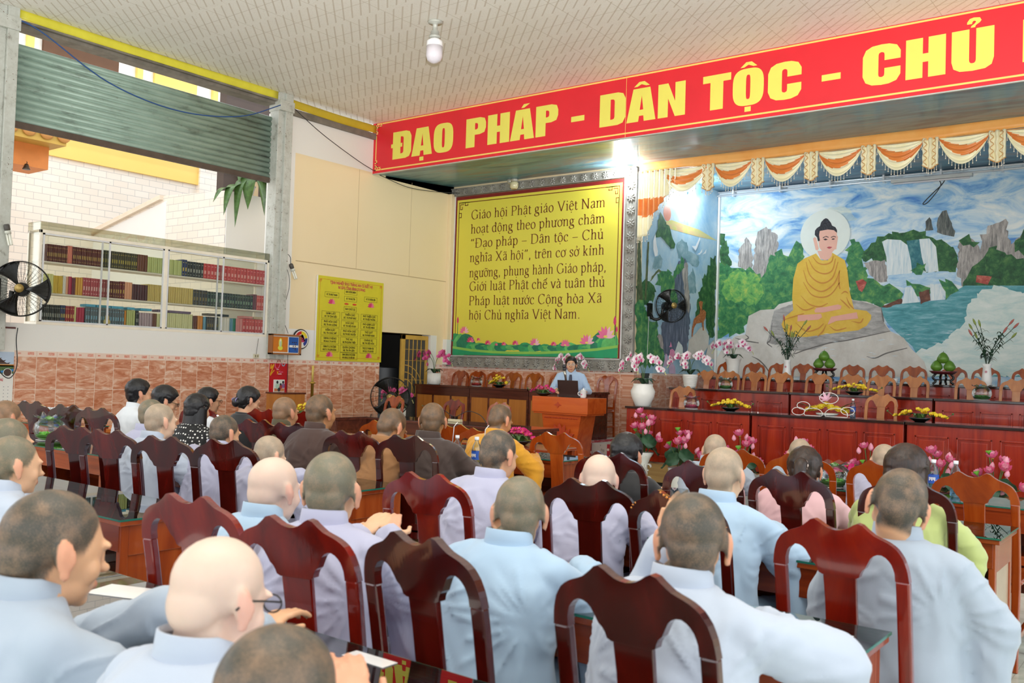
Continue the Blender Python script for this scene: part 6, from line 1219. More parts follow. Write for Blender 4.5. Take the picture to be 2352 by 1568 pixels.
def capsule(m, a, b_, ra, rb, seg=12):
    a, b_ = Vector(a), Vector(b_); m.tube([a, a.lerp(b_, .5), b_], [ra, (ra+rb)/2, rb], seg); m.ball(a, ra, seg, 8); m.ball(b_, rb, seg, 8)
def remesh(m, voxel, name, mat, smooth=2):
    o = m.build(name+'_src', mat); md = o.modifiers.new('r', 'REMESH'); md.mode = 'VOXEL'; md.voxel_size = voxel; md.use_smooth_shade = True
    if smooth: ms_ = o.modifiers.new('s', 'SMOOTH'); ms_.factor = .5; ms_.iterations = smooth
    dg = bpy.context.evaluated_depsgraph_get(); me = bpy.data.meshes.new_from_object(o.evaluated_get(dg)); me.name = name
    old = o.data; bpy.data.objects.remove(o); bpy.data.meshes.remove(old)
    me.materials.clear(); me.materials.append(mat); me.polygons.foreach_set('use_smooth', [True]*len(me.polygons)); return me
def put(me, name, parent):
    o = bpy.data.objects.new(name, me); COL.objects.link(o); o.parent = parent; return o
def hand(m, W, d, n, side, curl=.5, spread=1.0, s=1.0):
    W, d, n = Vector(W), Vector(d).normalized(), Vector(n); n = (n-d*n.dot(d)).normalized(); x = d.cross(n)*side
    rot = Matrix((x, d, n)).transposed()
    m.ball(W+d*.048*s, (.039*s, .052*s, .0155*s), 14, 8, 0, None, rot); capsule(m, W-d*.03*s, W+d*.01*s, .026*s, .027*s)
    for k, (off, ln) in enumerate(((.030, .066), (.0105, .078), (-.0095, .073), (-.029, .057))):
        p = W+d*(.088-.004*abs(k-1.4))*s+x*off*s; dd = (d+x*off*2.2*spread).normalized(); c = curl*(.8+.12*k); prev = p
        for j, f in enumerate((.45, .31, .24)):
            dd = (dd*math.cos(c*(.9 if j else .55))-n*math.sin(c*(.9 if j else .55))).normalized(); q = prev+dd*ln*f*1.05*s; capsule(m, prev, q, (.0092-.0006*j)*s, (.0086-.0007*j)*s, 10); prev = q
    p = W+d*.022*s+x*.032*s; q = p+(d*.62+x*.62-n*.3).normalized()*.042*s; r_ = q+(d*.9+x*.15-n*.25).normalized()*.034*s
    capsule(m, p-x*.012*s, q, .0125*s, .0105*s, 10); capsule(m, q, r_, .0105*s, .0085*s, 10)
def ss(a, b_, x): t_ = max(0, min(1, (x-a)/(b_-a))); return t_*t_*(3-2*t_)
def hairline(p, full=False):
    x, y, z = p
    if y < -.035: zh = -.078
    elif y < -.006: zh = -.078+(y+.035)/.029*.080
    elif y < .03: zh = .002
    elif y < .055: zh = .002+(y-.03)/.025*.05
    else: zh = .052+(y-.055)*.9
    v_ = ss(zh-.010, zh+.012, z)
    if abs(x) > .079 and z < .035 and y > -.05: v_ = 0
    return v_
NP = [0]
def person(label, crown, face=0.0, head=(0, 0, 0), skin='grey', robe='pale', hs=1.0, fwd=.12, arms='rest', hair=None, voxel=.0085, build=1.0, collar=True, sleeve=1.0, glasses=None, standing=False, short=False, rz_tilt=0.0, shoulders=1.0):
    """crown: world position of the top of the head; face: heading of the torso, degrees right of the stage direction; head: (yaw right, nod down, roll) relative to the torso"""
    NP[0] += 1; rs = random.Random(NP[0]*13)
    cx, cy, cz = crown; rz = -R(face); Rz = Matrix.Rotation(rz, 4, 'Z'); off = Rz @ Vector((0, fwd, 0))
    root = thing('person', label, 'person', (cx-off.x, cy-off.y, 0), rz)
    base = .46 if not standing else .92; k = (cz-base)/(.775*1.0)      # torso length against a standard sitting height
    Z = lambda z: base+(z-.46)*k if z > .46 else z*(base/.46)
    lean = fwd-.02
    def Y(z): t_ = max(0, (z-.46)/.6); return lean*t_*t_*.8+.0
    hc = Vector((0, fwd, Z(1.235)-.117*hs)); yw, nd, rl = head
    HM = Matrix.Translation(hc) @ Matrix.Rotation(-R(yw), 4, 'Z') @ Matrix.Rotation(-R(nd), 4, 'X') @ Matrix.Rotation(R(rl), 4, 'Y') @ Matrix.Scale(hs, 4)
    m = MB(); H = lambda c, r, rot=None: m.ball(c, r, 20, 14, 0, HM, rot)
    H((0, -.016, .034), (.075, .093, .083)); H((0, .024, -.002), (.064, .066, .088)); H((0, .033, -.058), (.053, .052, .05)); H((0, .064, -.092), (.023, .019, .016)); H((0, -.058, -.008), (.058, .046, .062))
    for s in (-1, 1):
        H((s*.036, .056, -.03), (.027, .024, .03)); H((s*.026, .086, .019), (.022, .010, .009))
        er = Matrix.Rotation(R(-24*s), 3, 'Z') @ Matrix.Rotation(R(12), 3, 'X')
        H((s*.0805, -.010, -.004), (.0075, .021, .033), er); H((s*.079, -.004, -.036), (.008, .012, .013), er); H((s*.085, -.018, .006), (.006, .009, .026), er)
    H((0, .090, -.008), (.009, .012, .028)); H((0, .103, -.030), (.0135, .014, .011)); H((0, .087, -.058), (.022, .009, .0055)); H((0, .086, -.067), (.019, .009, .0055))
    nb = Vector((0, Y(1.03)+.012, Z(1.00))); capsule(m, HM @ Vector((0, -.022, -.055)), nb, .052*hs, .060*hs*build, 16); m.ball(nb, (.075, .06, .05), 14, 8)
    sw = .158*build*shoulders
    def ring(z, rx, ry, cyy, n=20): return [(rx*math.cos(2*math.pi*i/n), cyy+ry*math.sin(2*math.pi*i/n), Z(z)) for i in range(n)]
    TOR = [(.44, .185, .150), (.54, .188, .145), (.68, .172, .125), (.80, .178, .118), (.89, .178, .108), (.945, .152, .092), (.985, .108, .075), (1.012, .068, .058), (1.03, .055, .052)]
    m.loft([ring(z, rx*build*.86, ry*build*.84, Y(z)) for z, rx, ry in TOR], 0)
    J = {}
    for s in (-1, 1):
        S = Vector((s*sw, Y(.95)+.005, Z(.918))); tz = .80
        if arms == 'rest': E, W, d = Vector((s*.235*build, fwd+.10, Z(.74))), Vector((s*.075, fwd+.30, tz)), Vector((-s*.75, .60, -.05))
        elif arms == 'down': E, W, d = Vector((s*.22*build, .06, Z(.72))), Vector((s*.13, .27, .60)), Vector((-s*.3, .9, -.2))
        elif arms == 'wide': E, W, d = Vector((s*.27*build, fwd+.08, Z(.73))), Vector((s*.16, fwd+.27, tz)), Vector((-s*.8, .5, .05))
        elif arms == 'front': E, W, d = Vector((s*.24*build, .22, Z(.72))), Vector((s*.06, fwd+.36, .86)), Vector((-s*.35, .75, .55))
        elif arms == 'stand': E, W, d = Vector((s*.27*build, .07, Z(.70))), Vector((s*.20, .27, Z(.72))), Vector((-s*.2, .95, -.1))
        elif arms == 'chin': E, W, d = (Vector((-.22, fwd+.14, .82)), Vector((-.115, fwd+.075, Z(1.055))), Vector((.25, -.15, 1))) if s < 0 else (Vector((.30, fwd+.14, .80)), Vector((.05, fwd+.28, .81)), Vector((-.8, .5, 0)))
        elif arms == 'reach': E, W, d = (Vector((.24, fwd+.16, Z(.76))), Vector((.10, fwd+.44, .82)), Vector((-.2, .8, .25))) if s > 0 else (Vector((-.24, fwd+.12, Z(.76))), Vector((-.02, fwd+.28, .88)), Vector((.3, .5, .5)))
        J[s] = (S, E, W, d); capsule(m, S, E, .046*build, .038); capsule(m, E, W, .038, .027)
        hand(m, W, d, Vector((0, -.3, 1)) if arms != 'chin' or s > 0 else Vector((-.3, -1, 0)), s, .55 if arms != 'front' else .35, 1.0, .95*hs)
        hp = Vector((s*.09, .0, base+.04)); kn = Vector((s*.11, .40, .47)) if not standing else Vector((s*.09, .02, .50)); an = Vector((s*.11, .40, .09)) if not standing else Vector((s*.09, 0, .09))
        capsule(m, hp, kn, .082, .055); capsule(m, kn, an, .052, .035); capsule(m, an+Vector((0, -.03, -.035)), an+Vector((0, .13, -.05)), .036, .03)
    me = remesh(m, voxel, 'body', SK[skin], 3); body = put(me, 'body', root)
    HI = HM.inverted(); ca = me.color_attributes.new('marks', 'FLOAT_COLOR', 'POINT'); buf = []; scalp = []
    zt = hc.z-.16*hs
    for v in me.vertices:
        a = b_ = c = 0.0
        if v.co.z > zt:
            p = HI @ v.co; a = hairline(p)
            if p.y > .078 and abs(p.x) < .024 and -.074 < p.z < -.050: b_ = 1-ss(.016, .024, abs(p.x))
            if abs(p.x) > .076 and p.z < .04: c = ss(.074, .082, abs(p.x))
        scalp.append(a); buf += [a, b_, c, 1.0]
    if hair: buf[0::4] = [0.0]*len(scalp)
    ca.data.foreach_set('color', buf)
    # clothing: one loose garment with folds
    m = MB(); ex = 1.0 if not standing else .92
    m.loft([ring(z, rx*build*ex*1.04+.012, ry*build*ex*1.02+.012, Y(z)-.004) for z, rx, ry in TOR[:-1]]+[ring(1.008, .068, .062, Y(1.0)+.006)], 0)
    for s in (-1, 1):
        S, E, W, d = J[s]; wide = .062*sleeve; wr = W.lerp(E, .06 if sleeve >= 1 else .2)
        capsule(m, S+Vector((-s*.05, 0, .022)), S, .056*build, .060*build)
        if short: capsule(m, S, S.lerp(E, .8), .064*build, .062*build)
        else:
            capsule(m, S, E, .058*build, wide); capsule(m, E, wr, wide, wide*.80 if sleeve >= 1 else .045)
            if sleeve > 1.0 and arms != 'chin': capsule(m, E, E+Vector((s*.01, -.02, -.13*sleeve)), wide, wide*.7)
        hp = Vector((s*.09, .0, base+.04)); kn = Vector((s*.115, .40, .47)) if not standing else Vector((s*.09, .02, .5)); an = Vector((s*.115, .40, .13)) if not standing else Vector((s*.09, 0, .1))
        if robe not in ('white', 'blueshirt', 'pink', 'green', 'polka'): capsule(m, hp, kn, .10, .082); capsule(m, kn, an, .078, .072)
    me = remesh(m, max(.0105, voxel*1.35), 'garment', CL[robe], 4)
    f1, f2 = rs.uniform(0, 9), rs.uniform(0, 9)
    amp = .011 if sleeve >= 1 else .006
    nv = [v.normal.copy() for v in me.vertices]
    for v, nn in zip(me.vertices, nv):
        p = v.co; w_ = ss(Z(.995), Z(.93), p.z)
        q = noise.noise(Vector((p.x*9+f1, p.y*9, p.z*3.2+f2)))+.55*noise.noise(Vector((p.x*17+p.z*9, p.y*14+f2, p.z*8)))
        sx = 1 if p.x > 0 else -1; dd = math.hypot(abs(p.x)-.17, p.z-Z(.80)); an_ = math.atan2(p.z-Z(.80), abs(p.x)-.17)
        cr_ = 1-abs(noise.noise(Vector((an_*2.6+f2+sx*3, dd*1.6, f1)))*2.6); q += 1.1*max(0, cr_-.45)*ss(.0, .08, dd)*ss(.42, .16, dd)
        c2 = 1-abs(noise.noise(Vector((p.x*7+p.z*2.2+f1, p.y*6, p.z*2.6-p.x*2+f2)))*2.4); q += 1.0*max(0, c2-.6)
        v.co = p+nn*amp*q*w_
    put(me, {'white': 'shirt', 'blueshirt': 'shirt', 'pink': 'blouse', 'green': 'blouse', 'polka': 'blouse', 'black': 'blouse'}.get(robe, 'robe'), root)
    if not (robe in ('white', 'blueshirt', 'pink', 'green', 'polka') or standing):
        b = MB(); b.box(-.115*build-.0, .115*build, -.08, .10, base-.005, base+.05); capsule(b, (-.09, .0, base+.04), (-.115, .40, .47), .098, .08); capsule(b, (.09, 0, base+.04), (.115, .40, .47), .098, .08)
    else:
        b = MB()
        for s in (-1, 1):
            hp = Vector((s*.09, .0, base+.04)); kn = Vector((s*.11, .40, .47)) if not standing else Vector((s*.09, .02, .50)); an = Vector((s*.11, .40, .10)) if not standing else Vector((s*.09, 0, .09)); capsule(b, hp, kn, .095, .068); capsule(b, kn, an, .066, .055)
        b.build('trousers', CL['black'], root)
    if collar:
        b = MB(); rings = []; n = 28; o_ = HM.inverted(); cc = Vector((0, Y(1.0)+.010, Z(1.0)+.004)); ht = .042 if robe not in ('pink', 'polka', 'black') else .012
        for r_, h_ in ((.078, -.022), (.072, .012), (.068, ht), (.064, ht+.002), (.062, ht-.012)):
            rings.append([(cc.x+(r_*1.05)*build**.5*math.cos(2*math.pi*i/n), cc.y+r_*.98*math.sin(2*math.pi*i/n), cc.z+h_-.030*math.sin(2*math.pi*i/n)*(1 if math.sin(2*math.pi*i/n) > 0 else .25)) for i in range(n)])
        b.loft(rings, 0, True, False); b.build('collar', CL[robe], root)
    if hair:
        style, hm, th = hair; b = MB(); idx = {}; bm_ = body.data
        nn = [v.normal.copy() for v in bm_.vertices]
        for pl in bm_.polygons:
            vs_ = list(pl.vertices)
            if max(scalp[i] for i in vs_) > .04:
                f = []
                for i in vs_:
                    if i not in idx:
                        p = HI @ bm_.vertices[i].co; lift = th*(.25+.75*ss(-.05, .09, p.z)) if style == 'short' else th
                        idx[i] = len(b.v); b.v.append(tuple(bm_.vertices[i].co+nn[i]*(scalp[i]*(lift+.004*noise.noise(p*70))-(1-scalp[i])*.002)))
                    f.append(idx[i])
                b.f.append(f); b.m.append(0); b.s.append(True)
        P = lambda *p: HM @ Vector(p)
        if style == 'bun':
            b.ball((0, -.105, -.045), (.05, .04, .045), 16, 10, 0, HM)
        if style in ('bob', 'long'):
            L_ = -.20 if style == 'bob' else -.34; rg = []
            for i in range(9):
                t_ = i/8; z = .03+(L_-.03)*t_; r1 = .092+.012*t_; a0 = 200-20*t_ if style == 'bob' else 190
                rg.append([P((r1+o2)*math.cos(R(ang))*1.0, -.012+(r1+o2)*1.02*math.sin(R(ang)), z+(.01*math.sin(ang*.3) if i == 8 else 0)) for o2, angs in ((0, range(170, 371, 20)), (-.02, range(370, 169, -20))) for ang in angs])
            b.loft(rg, 0, True, True)
        if style == 'ponytail':
            b.tube(smooth_path([P(0, -.10, .03), P(0, -.135, .03), P(.0, -.15, -.06), P(.0, -.145, -.20), P(0, -.14, -.34)], 6), [.022, .026, .03]+[.032]*18+[.024, .02, .014, .008], 12)
        h_o = b.build('hair', HR[hm], root)
        if style == 'ponytail':
            b = MB(); 
            for kk in range(9): b.ball((.026*math.cos(kk*.7), -.118, .03+.026*math.sin(kk*.7)), .011, 8, 6, 0, HM)
            b.build('hair_tie', plain('#dcc9c0', .5), h_o)
        if style == 'bun' and skin == 'plain' and hm == 'black' and glasses == 'clip':
            b = MB(); b.tube([P(.05*math.cos(R(a)), -.125-.02*math.cos(R(a*2))*.5, -.03+.022*math.sin(R(a))) for a in range(0, 360, 20)], .005, 6, closed=True); b.build('hair_clip', plain('#8f86b8', .3), h_o)
    if glasses in ('dark', 'clear'):
        P = lambda *p: HM @ Vector(p); gm = plain('#1c1a1a', .3) if glasses == 'dark' else plain('#b9b2a8', .25, .6); b = MB()
        for s in (-1, 1):
            b.tube([P(s*.033+.024*math.cos(R(a))*1.05, .104-abs(math.cos(R(a)))*.0, .004+.017*math.sin(R(a))) for a in range(0, 360, 24)], .0018*hs, 6, closed=True)
            b.tube([P(s*.058, .102, .010), P(s*.080, .04, .012), P(s*.083, -.01, .010), P(s*.082, -.03, -.008)], .0022*hs, 6)
        b.tube([P(-.009, .106, .008), P(0, .108, .011), P(.009, .106, .008)], .0018, 6); go = b.build('glasses', gm, root)
        b = MB()
        for s in (-1, 1): b.poly([P(s*.033+.024*math.cos(R(a)), .104, .004+.016*math.sin(R(a))) for a in range(0, 360, 24)])
        b.build('lens', thin_glass('lens', '#f4f6f6', .7), go)
    return root, HM
def eyes(root, HM):
    for s in (-1, 1):
        b = MB(); b.ball((s*.030, .0795, .004), (.0125, .008, .0062), 14, 8, 0, HM); b.ball((s*.030, .0860, .004), (.0052, .0028, .0052), 10, 6, 1, HM); b.build('eye', [plain('#e6e0da', .25), plain('#1c1310', .2)], root)
        b = MB(); b.tube([HM @ Vector(p) for p in ((s*.014, .092, .023), (s*.030, .0935, .029), (s*.047, .084, .024))], [.003, .004, .002], 6, flat=.6); b.build('eyebrow', HR['black'], root)
NUN = 'seated in a '
# crown positions in metres; each person sits on the chair row named in the label
person('person in pale grey-blue robe at lower left, dark stubble, profile turned right', (-1.99, 1.01, 1.185), 6, (0, 10, 0), 'dark', 'grey', 1.10, .13, 'reach', voxel=.0062, sleeve=1.25)
person('bald person with thin dark glasses in light blue robe, bottom left', (-1.47, 1.06, 1.147), 0, (-4, 14, 0), 'pale', 'pale', .98, .13, 'down', voxel=.0062, sleeve=1.2, glasses='dark')
person('person cropped at the bottom edge, dark stubbled head, hands open above the table', (-1.02, .84, 1.117), -38, (30, 8, 0), 'dark', 'sky', 1.0, .10, 'front', voxel=.0055, sleeve=1.25)
person('person in pale robe at left edge with grey stubble, freckled cheek in profile', (-3.71, 1.71, 1.156), 4, (4, 4, 0), 'grey', 'pale', 1.0, .10, 'down', sleeve=1.2)
person('person at left edge behind the freckled profile, thicker grey hair', (-4.36, 1.98, 1.18), 0, (0, 6, 0), 'grey', 'pale', 1.02, .10, 'down', sleeve=1.2)
person('person at far left edge with brown shaved crown, leaning behind others', (-6.24, 2.81, 1.163), 0, (-10, 20, 0), 'tan', 'grey', 1.0, .16, 'down', sleeve=1.2)
person('person in lilac robe seated in profile behind left chairs, grey stubble, clear ear', (-5.30, 3.33, 1.185), 2, (2, 4, 0), 'fair', 'pale', 1.0, .14, 'rest', sleeve=1.3)
person('person in lilac robe half hidden behind the profile head at left', (-5.87, 3.62, 1.185), 0, (0, 2, 0), 'grey', 'lilac', .95, .12, 'rest', sleeve=1.3)
person('person with short black hair in white shirt by the tiled wall', (-7.58, 4.54, 1.266), 10, (6, 2, 0), 'plain', 'white', 1.05, .10, 'down', hair=('short', 'black', .018), sleeve=.75)
person('person with black hair and glasses, head bowed beside the white shirt', (-6.86, 4.34, 1.224), 12, (10, 16, 0), 'plain', 'white', .98, .12, 'rest', hair=('short', 'black', .026), sleeve=.75, glasses='dark')
person('person with black hair and dark glasses in profile behind the polka-dot blouse', (-7.18, 4.98, 1.205), 8, (8, 2, 0), 'plain', 'white', .95, .10, 'down', hair=('short', 'black', .02), sleeve=.75, glasses='dark')
person('person with shoulder-length black bob in black polka-dot blouse', (-6.21, 4.21, 1.195), -12, (0, 4, 0), 'plain', 'polka', .98, .10, 'rest', hair=('bob', 'black', .016), sleeve=.8)
person('person with black bun and lilac hair clip in dark top by the wall', (-6.81, 5.13, 1.227), 8, (10, 18, 0), 'plain', 'black', .98, .12, 'rest', hair=('bun', 'black', .018), sleeve=.75, glasses='clip')
person('person in lilac robe with dark grey stubble behind the fourth chair', (-4.94, 3.55, 1.127), 0, (0, 10, 0), 'dark', 'lilac', 1.0, .12, 'rest', sleeve=1.25)
person('person in lilac robe bowing low with white-flecked stubble, left of the bald pale head', (-4.18, 3.30, 1.058), 0, (2, 22, 0), 'fair', 'lilac', .97, .08, 'rest', sleeve=1.25)
person('monk in olive robe with half-bald crown near the red calendar', (-5.75, 4.68, 1.199), 0, (-4, 4, 0), 'tan', 'olive', 1.08, .10, 'rest', sleeve=1.1, build=1.12)
person('monk in dark brown robe, broad back, cropped black hair in near profile', (-4.92, 4.31, 1.256), 0, (-2, 0, 0), 'tan2', 'brown', 1.12, .12, 'rest', sleeve=1.1, build=1.22)
person('monk in tan robe leaning forward with head bowed, middle of the hall', (-4.30, 4.38, 1.187), 4, (0, 30, 0), 'tan2', 'tan', 1.08, .22, 'wide', sleeve=1.1, build=1.15)
person('monk in chocolate brown robe with square cropped head and both ears showing', (-4.07, 4.52, 1.238), -10, (-24, 0, 0), 'tan2', 'choc', 1.06, .10, 'wide', sleeve=1.15, build=1.18)
person('monk in dark robe half hidden behind the chocolate-robed monk', (-4.84, 5.35, 1.128), 0, (0, 14, 0), 'tan2', 'choc', 1.0, .16, 'rest', sleeve=1.1)
person('monk in saffron yellow robe looking down before the podium', (-4.24, 5.46, 1.203), 4, (2, 22, 0), 'tan2', 'saffron', 1.02, .14, 'rest', sleeve=1.15, build=1.12)
person('person in lilac robe with scarred dark stubble behind two water bottles', (-2.66, 3.42, 1.187), 4, (0, 16, 0), 'dark', 'lilac', 1.02, .14, 'rest', sleeve=1.25, build=1.1)
person('pink-scalped bald person in light blue robe, left of the tall stubbled head', (-2.66, 2.13, 1.136), 0, (-6, 6, 0), 'pale', 'sky', 1.02, .13, 'rest', sleeve=1.25)
person('person in lilac robe with hands clasped beside the cheek, tall grey stubbled head', (-2.22, 2.0, 1.199), -22, (-8, 2, 0), 'grey', 'lilac', 1.08, .11, 'front', voxel=.0065, sleeve=1.25)
person('person in pale blue robe seated centre, grey stubble and both ears outlined', (-1.73, 2.34, 1.143), -4, (-32, 6, 0), 'grey', 'sky', 1.02, .15, 'rest', voxel=.0075, sleeve=1.3, build=1.06)
person('pale bald person in lilac robe bowed behind a red chair, arm stretched right', (-2.22, 3.60, 1.098), 0, (-30, 14, 0), 'pale', 'lilac', 1.0, .18, 'rest', sleeve=1.25, build=1.08)
person('person in black top with sleek black bun, beside the carpeted step', (-2.60, 4.51, 1.128), 0, (0, 4, 0), 'plain', 'black', .97, .12, 'rest', hair=('bun', 'black', .016), sleeve=.8)
person('person in pale robe resting a cheek on one hand, largest head at right of centre', (-1.02, 2.10, 1.188), 4, (-30, 6, 0), 'dark', 'pale', 1.06, .12, 'chin', voxel=.0062, sleeve=1.3, build=1.08)
person('person in light blue robe with tan stubbled head bent forward at right', (-1.60, 3.57, 1.181), 4, (-6, 12, 0), 'fair', 'sky', 1.0, .15, 'rest', sleeve=1.3, build=1.1)
person('person with grey stubble seated behind the first orange chair from the left', (-2.62, 5.69, 1.084), 0, (-20, 8, 0), 'fair', 'grey', .97, .14, 'rest', sleeve=1.2)
person('person with grey stubble hidden behind the brown ponytail', (-2.28, 6.32, 1.053), 0, (-20, 8, 0), 'fair', 'grey', .97, .14, 'rest', sleeve=1.2)
person('person with long brown ponytail and pale hair tie in pink blouse', (-1.66, 4.68, 1.117), 0, (-10, 4, 0), 'plain', 'pink', .97, .12, 'rest', hair=('ponytail', 'brown', .014), sleeve=.85)
person('bald person seated behind the long dark hair at far right', (-1.66, 6.10, 1.073), 0, (-20, 8, 0), 'fair', 'lilac', .97, .14, 'rest', sleeve=1.2)
person('person with long dark brown hair in yellow-green blouse at right', (-1.08, 4.34, 1.183), 6, (10, 10, 0), 'plain', 'green', 1.0, .14, 'rest', hair=('long', 'brown', .018), sleeve=1.15)
person('person in pale grey robe at far right, head tilted left, brown stubble', (-.80, 3.10, 1.20), 6, (-26, 16, 14), 'dark', 'grey', 1.06, -.02, 'rest', voxel=.0072, sleeve=1.35, build=1.06)
# the speaker, standing behind the podium and facing the hall
spk, HMs = person('person speaking at the podium in light blue shirt, dark tie and glasses', (-7.78, 11.72, 1.675), 147, (0, 0, 0), 'plain', 'blueshirt', 1.05, .02, 'stand', hair=('short', 'black', .016), sleeve=.75, glasses='clear', standing=True, build=1.06)
eyes(spk, HMs)
b = MB(); b.prism([(-.018, 1.405), (.018, 1.405), (.024, 1.36), (.03, 1.15), (0, 1.11), (-.03, 1.15), (-.024, 1.36)], .158, .166, 'XZ', 0); b.build('necktie', plain('#1c2744', .5), spk)
# ---------------------------------------------------------------- flowers
M_stem = plain('#4d6b35', .5, 0, .2, 20); M_pad = plain('#2c5238', .45, 0, .25, 9); M_pink = plain('#e0608e', .5, 0, .14, 30); M_pinkl = plain('#eda0b8', .5, 0, .1, 30); M_gcen = plain('#d8c24a', .5)
M_orcw = NT('orchid_white'); M_orcw.color('#f3e6ea'); M_orcw.set(Roughness=.45, Subsurface_Weight=.1); M_orcw = M_orcw.m
M_orcp = plain('#d9609a', .45, 0, .15, 40); M_orcc = plain('#c43a78', .45); M_yelf = plain('#e8cf2e', .5, 0, .1, 40); M_mag = plain('#d42f7e', .5, 0, .15, 40)
def petal(m, L, w, a, tilt, mi, z0=0.0, cup=.35, M=None):
    vs = []; n = 5
    for i in range(n+1):
        t_ = i/n; ww = w*math.sin(math.pi*min(.97, .12+.86*t_))**.8; r_ = L*t_
        for s in (-1, 0, 1): vs.append((r_*math.cos(tilt+cup*t_)+.0, s*ww*.5, z0+r_*math.sin(tilt+cup*t_)+(abs(s)*ww*.18)))
    Rm = Matrix.Rotation(a, 4, 'Z'); fs = [(3*i+j, 3*i+j+1, 3*i+3+j+1, 3*i+3+j) for i in range(n) for j in (0, 1)]
    m.add([Rm @ Vector(p) for p in vs], fs, mi, True, M)
def bloom_mesh(kind):
    m = MB()
    if kind == 'lotus':
        for k in range(8): petal(m, .075, .045, k*math.pi/4, .25, 0, 0, .6)
        for k in range(7): petal(m, .062, .04, k*2*math.pi/7+.3, .75, 1, .004, .5)
        m.lathe([(.012, 0), (.018, .022), (.0, .026)], 10, 2)
        return m.mesh('bloom', [M_pink, M_pinkl, M_gcen])
    if kind == 'bud':
        m.lathe([(.004, 0), (.022, .016), (.026, .035), (.016, .06), (.001, .078)], 10, 0); return m.mesh('bud', [M_pinkl])
    if kind == 'pod':
        m.lathe([(.004, 0), (.014, .012), (.028, .034), (.027, .038), (.0, .036)], 12, 0); return m.mesh('seed_pod', [plain('#6fae3a', .5)])
    if kind in ('orchid', 'orchidp'):
        for a, L, w in ((math.pi/2, .045, .036), (math.pi/2+2.1, .042, .03), (math.pi/2-2.1, .042, .03), (0.12, .048, .055), (math.pi-.12, .048, .055)): petal(m, L, w, a, .08, 0, 0, .25)
        m.ball((0, -.006, .010), (.012, .014, .010), 10, 6, 1); m.ball((0, .008, .008), (.006, .006, .006), 8, 5, 1)
        return m.mesh('orchid_bloom', [M_orcw if kind == 'orchid' else M_orcp, M_orcc])
    if kind in ('small', 'smallm'):
        for k in range(5): petal(m, .032, .028, k*2*math.pi/5, .45, 0, 0, .3)
        m.ball((0, 0, .008), .007, 8, 5, 1); return m.mesh('small_bloom', [M_yelf if kind == 'small' else M_mag, plain('#c98a2a', .5)])
    if kind == 'mum':
        for r_ in range(3):
            for k in range(14): petal(m, .045-.009*r_, .011, k*2*math.pi/14+r_*.2, .15+.4*r_, 0, 0, .3)
        m.ball((0, 0, .014), .014, 10, 6, 1); return m.mesh('chrysanthemum', [M_yelf, M_gcen])
BM = {}
def bloom(kind, parent, loc, direction, s=1.0, name=None):
    if kind not in BM: BM[kind] = bloom_mesh(kind)
    o = bpy.data.objects.new(name or BM[kind].name, BM[kind]); COL.objects.link(o); o.parent = parent; o.location = loc
    o.rotation_mode = 'QUATERNION'; o.rotation_quaternion = Vector(direction).to_track_quat('Z', 'Y'); o.scale = (s, s, s); return o
def pad_leaf(parent, c, r, tilt, az):
    b = MB(); vs = [(0, 0, -.02*r/.1)]; n = 18
    for k in range(n): a = 2*math.pi*k/n; vs.append((r*math.cos(a), r*math.sin(a), .012*math.sin(a*5)))
    M = Matrix.Translation(c) @ Matrix.Rotation(az, 4, 'Z') @ Matrix.Rotation(tilt, 4, 'Y'); b.add(vs, [(0, k+1, (k+1) % n+1) for k in range(n)], 0, True, M); return b.build('leaf', M_pad, parent, thick=.003)
def lotus_arrangement(x, y, zc, label, seed, h=.62, n=9, pot='white', spread=.22, z0=0.0):
    t = thing('lotus_arrangement', label, 'flowers', (x, y, z0), 0, 'pink lotus arrangements before the stage'); rr = random.Random(seed)
    M_wh = plain('#e9e7e2', .25)
    if pot == 'ornate':
        b = MB(); b.lathe([(.09, 0), (.11, .02), (.05, .05), (.035, .12), (.06, .20), (.05, .30), (.09, .40), (.13, .46), (.12, .47)], 20); pt_ = b.build('pedestal_vase', M_wh, t)
        b = MB()
        for k in range(8):
            a = k*math.pi/4
            for zz in (.12, .28, .42): b.tube([(.07*math.cos(a)+.035*math.cos(q*.6)*math.cos(a), .07*math.sin(a)+.035*math.cos(q*.6)*math.sin(a), zz+.04*math.sin(q*.6)) for q in range(9)], .008, 6)
        b.build('scrollwork', M_wh, pt_)
    else: b = MB(); b.lathe([(.10, 0), (.13, .05), (.145, zc-.02), (.15, zc), (.135, zc), (.12, zc-.03)], 26); b.build('planter', M_wh, t)
    tips = []
    for k in range(n):
        a = 2*math.pi*k/n*1.6+rr.uniform(-.3, .3); q = (k+.5)/n; r_ = spread*(1.0-q*.75)*rr.uniform(.75, 1.1); tips.append((r_*math.cos(a), r_*math.sin(a)*.7, zc+h*(.28+.72*q)*rr.uniform(.93, 1.05)))
    b = MB()
    for tx, ty, tz in tips: b.tube(smooth_path([(tx*.1, ty*.1, zc-.04), (tx*.5, ty*.5, zc+(tz-zc)*.55), (tx, ty, tz)], 5), .005, 6)
    b.build('stems', M_stem, t)
    for k, (tx, ty, tz) in enumerate(tips):
        kd = 'lotus' if k % 3 != 1 else ('bud' if k % 2 else 'pod'); d = Vector((tx*1.6, ty*1.2-.12, .35)); bloom(kd, t, (tx, ty, tz), d if kd == 'lotus' else Vector((tx, ty, .4)), rr.uniform(.95, 1.3))
        if kd == 'lotus' and k % 2 == 0: bloom('bud', t, (tx*.6+.07*(1 if k % 4 else -1), ty-.04, tz-.06), (tx, ty, .5), 1.0)
    for k in range(6): a = k*1.05+.4; pad_leaf(t, Vector((spread*.75*math.cos(a), spread*.55*math.sin(a)-.03, zc+.06+.05*(k % 3))), .10, R(55), a)
    return t
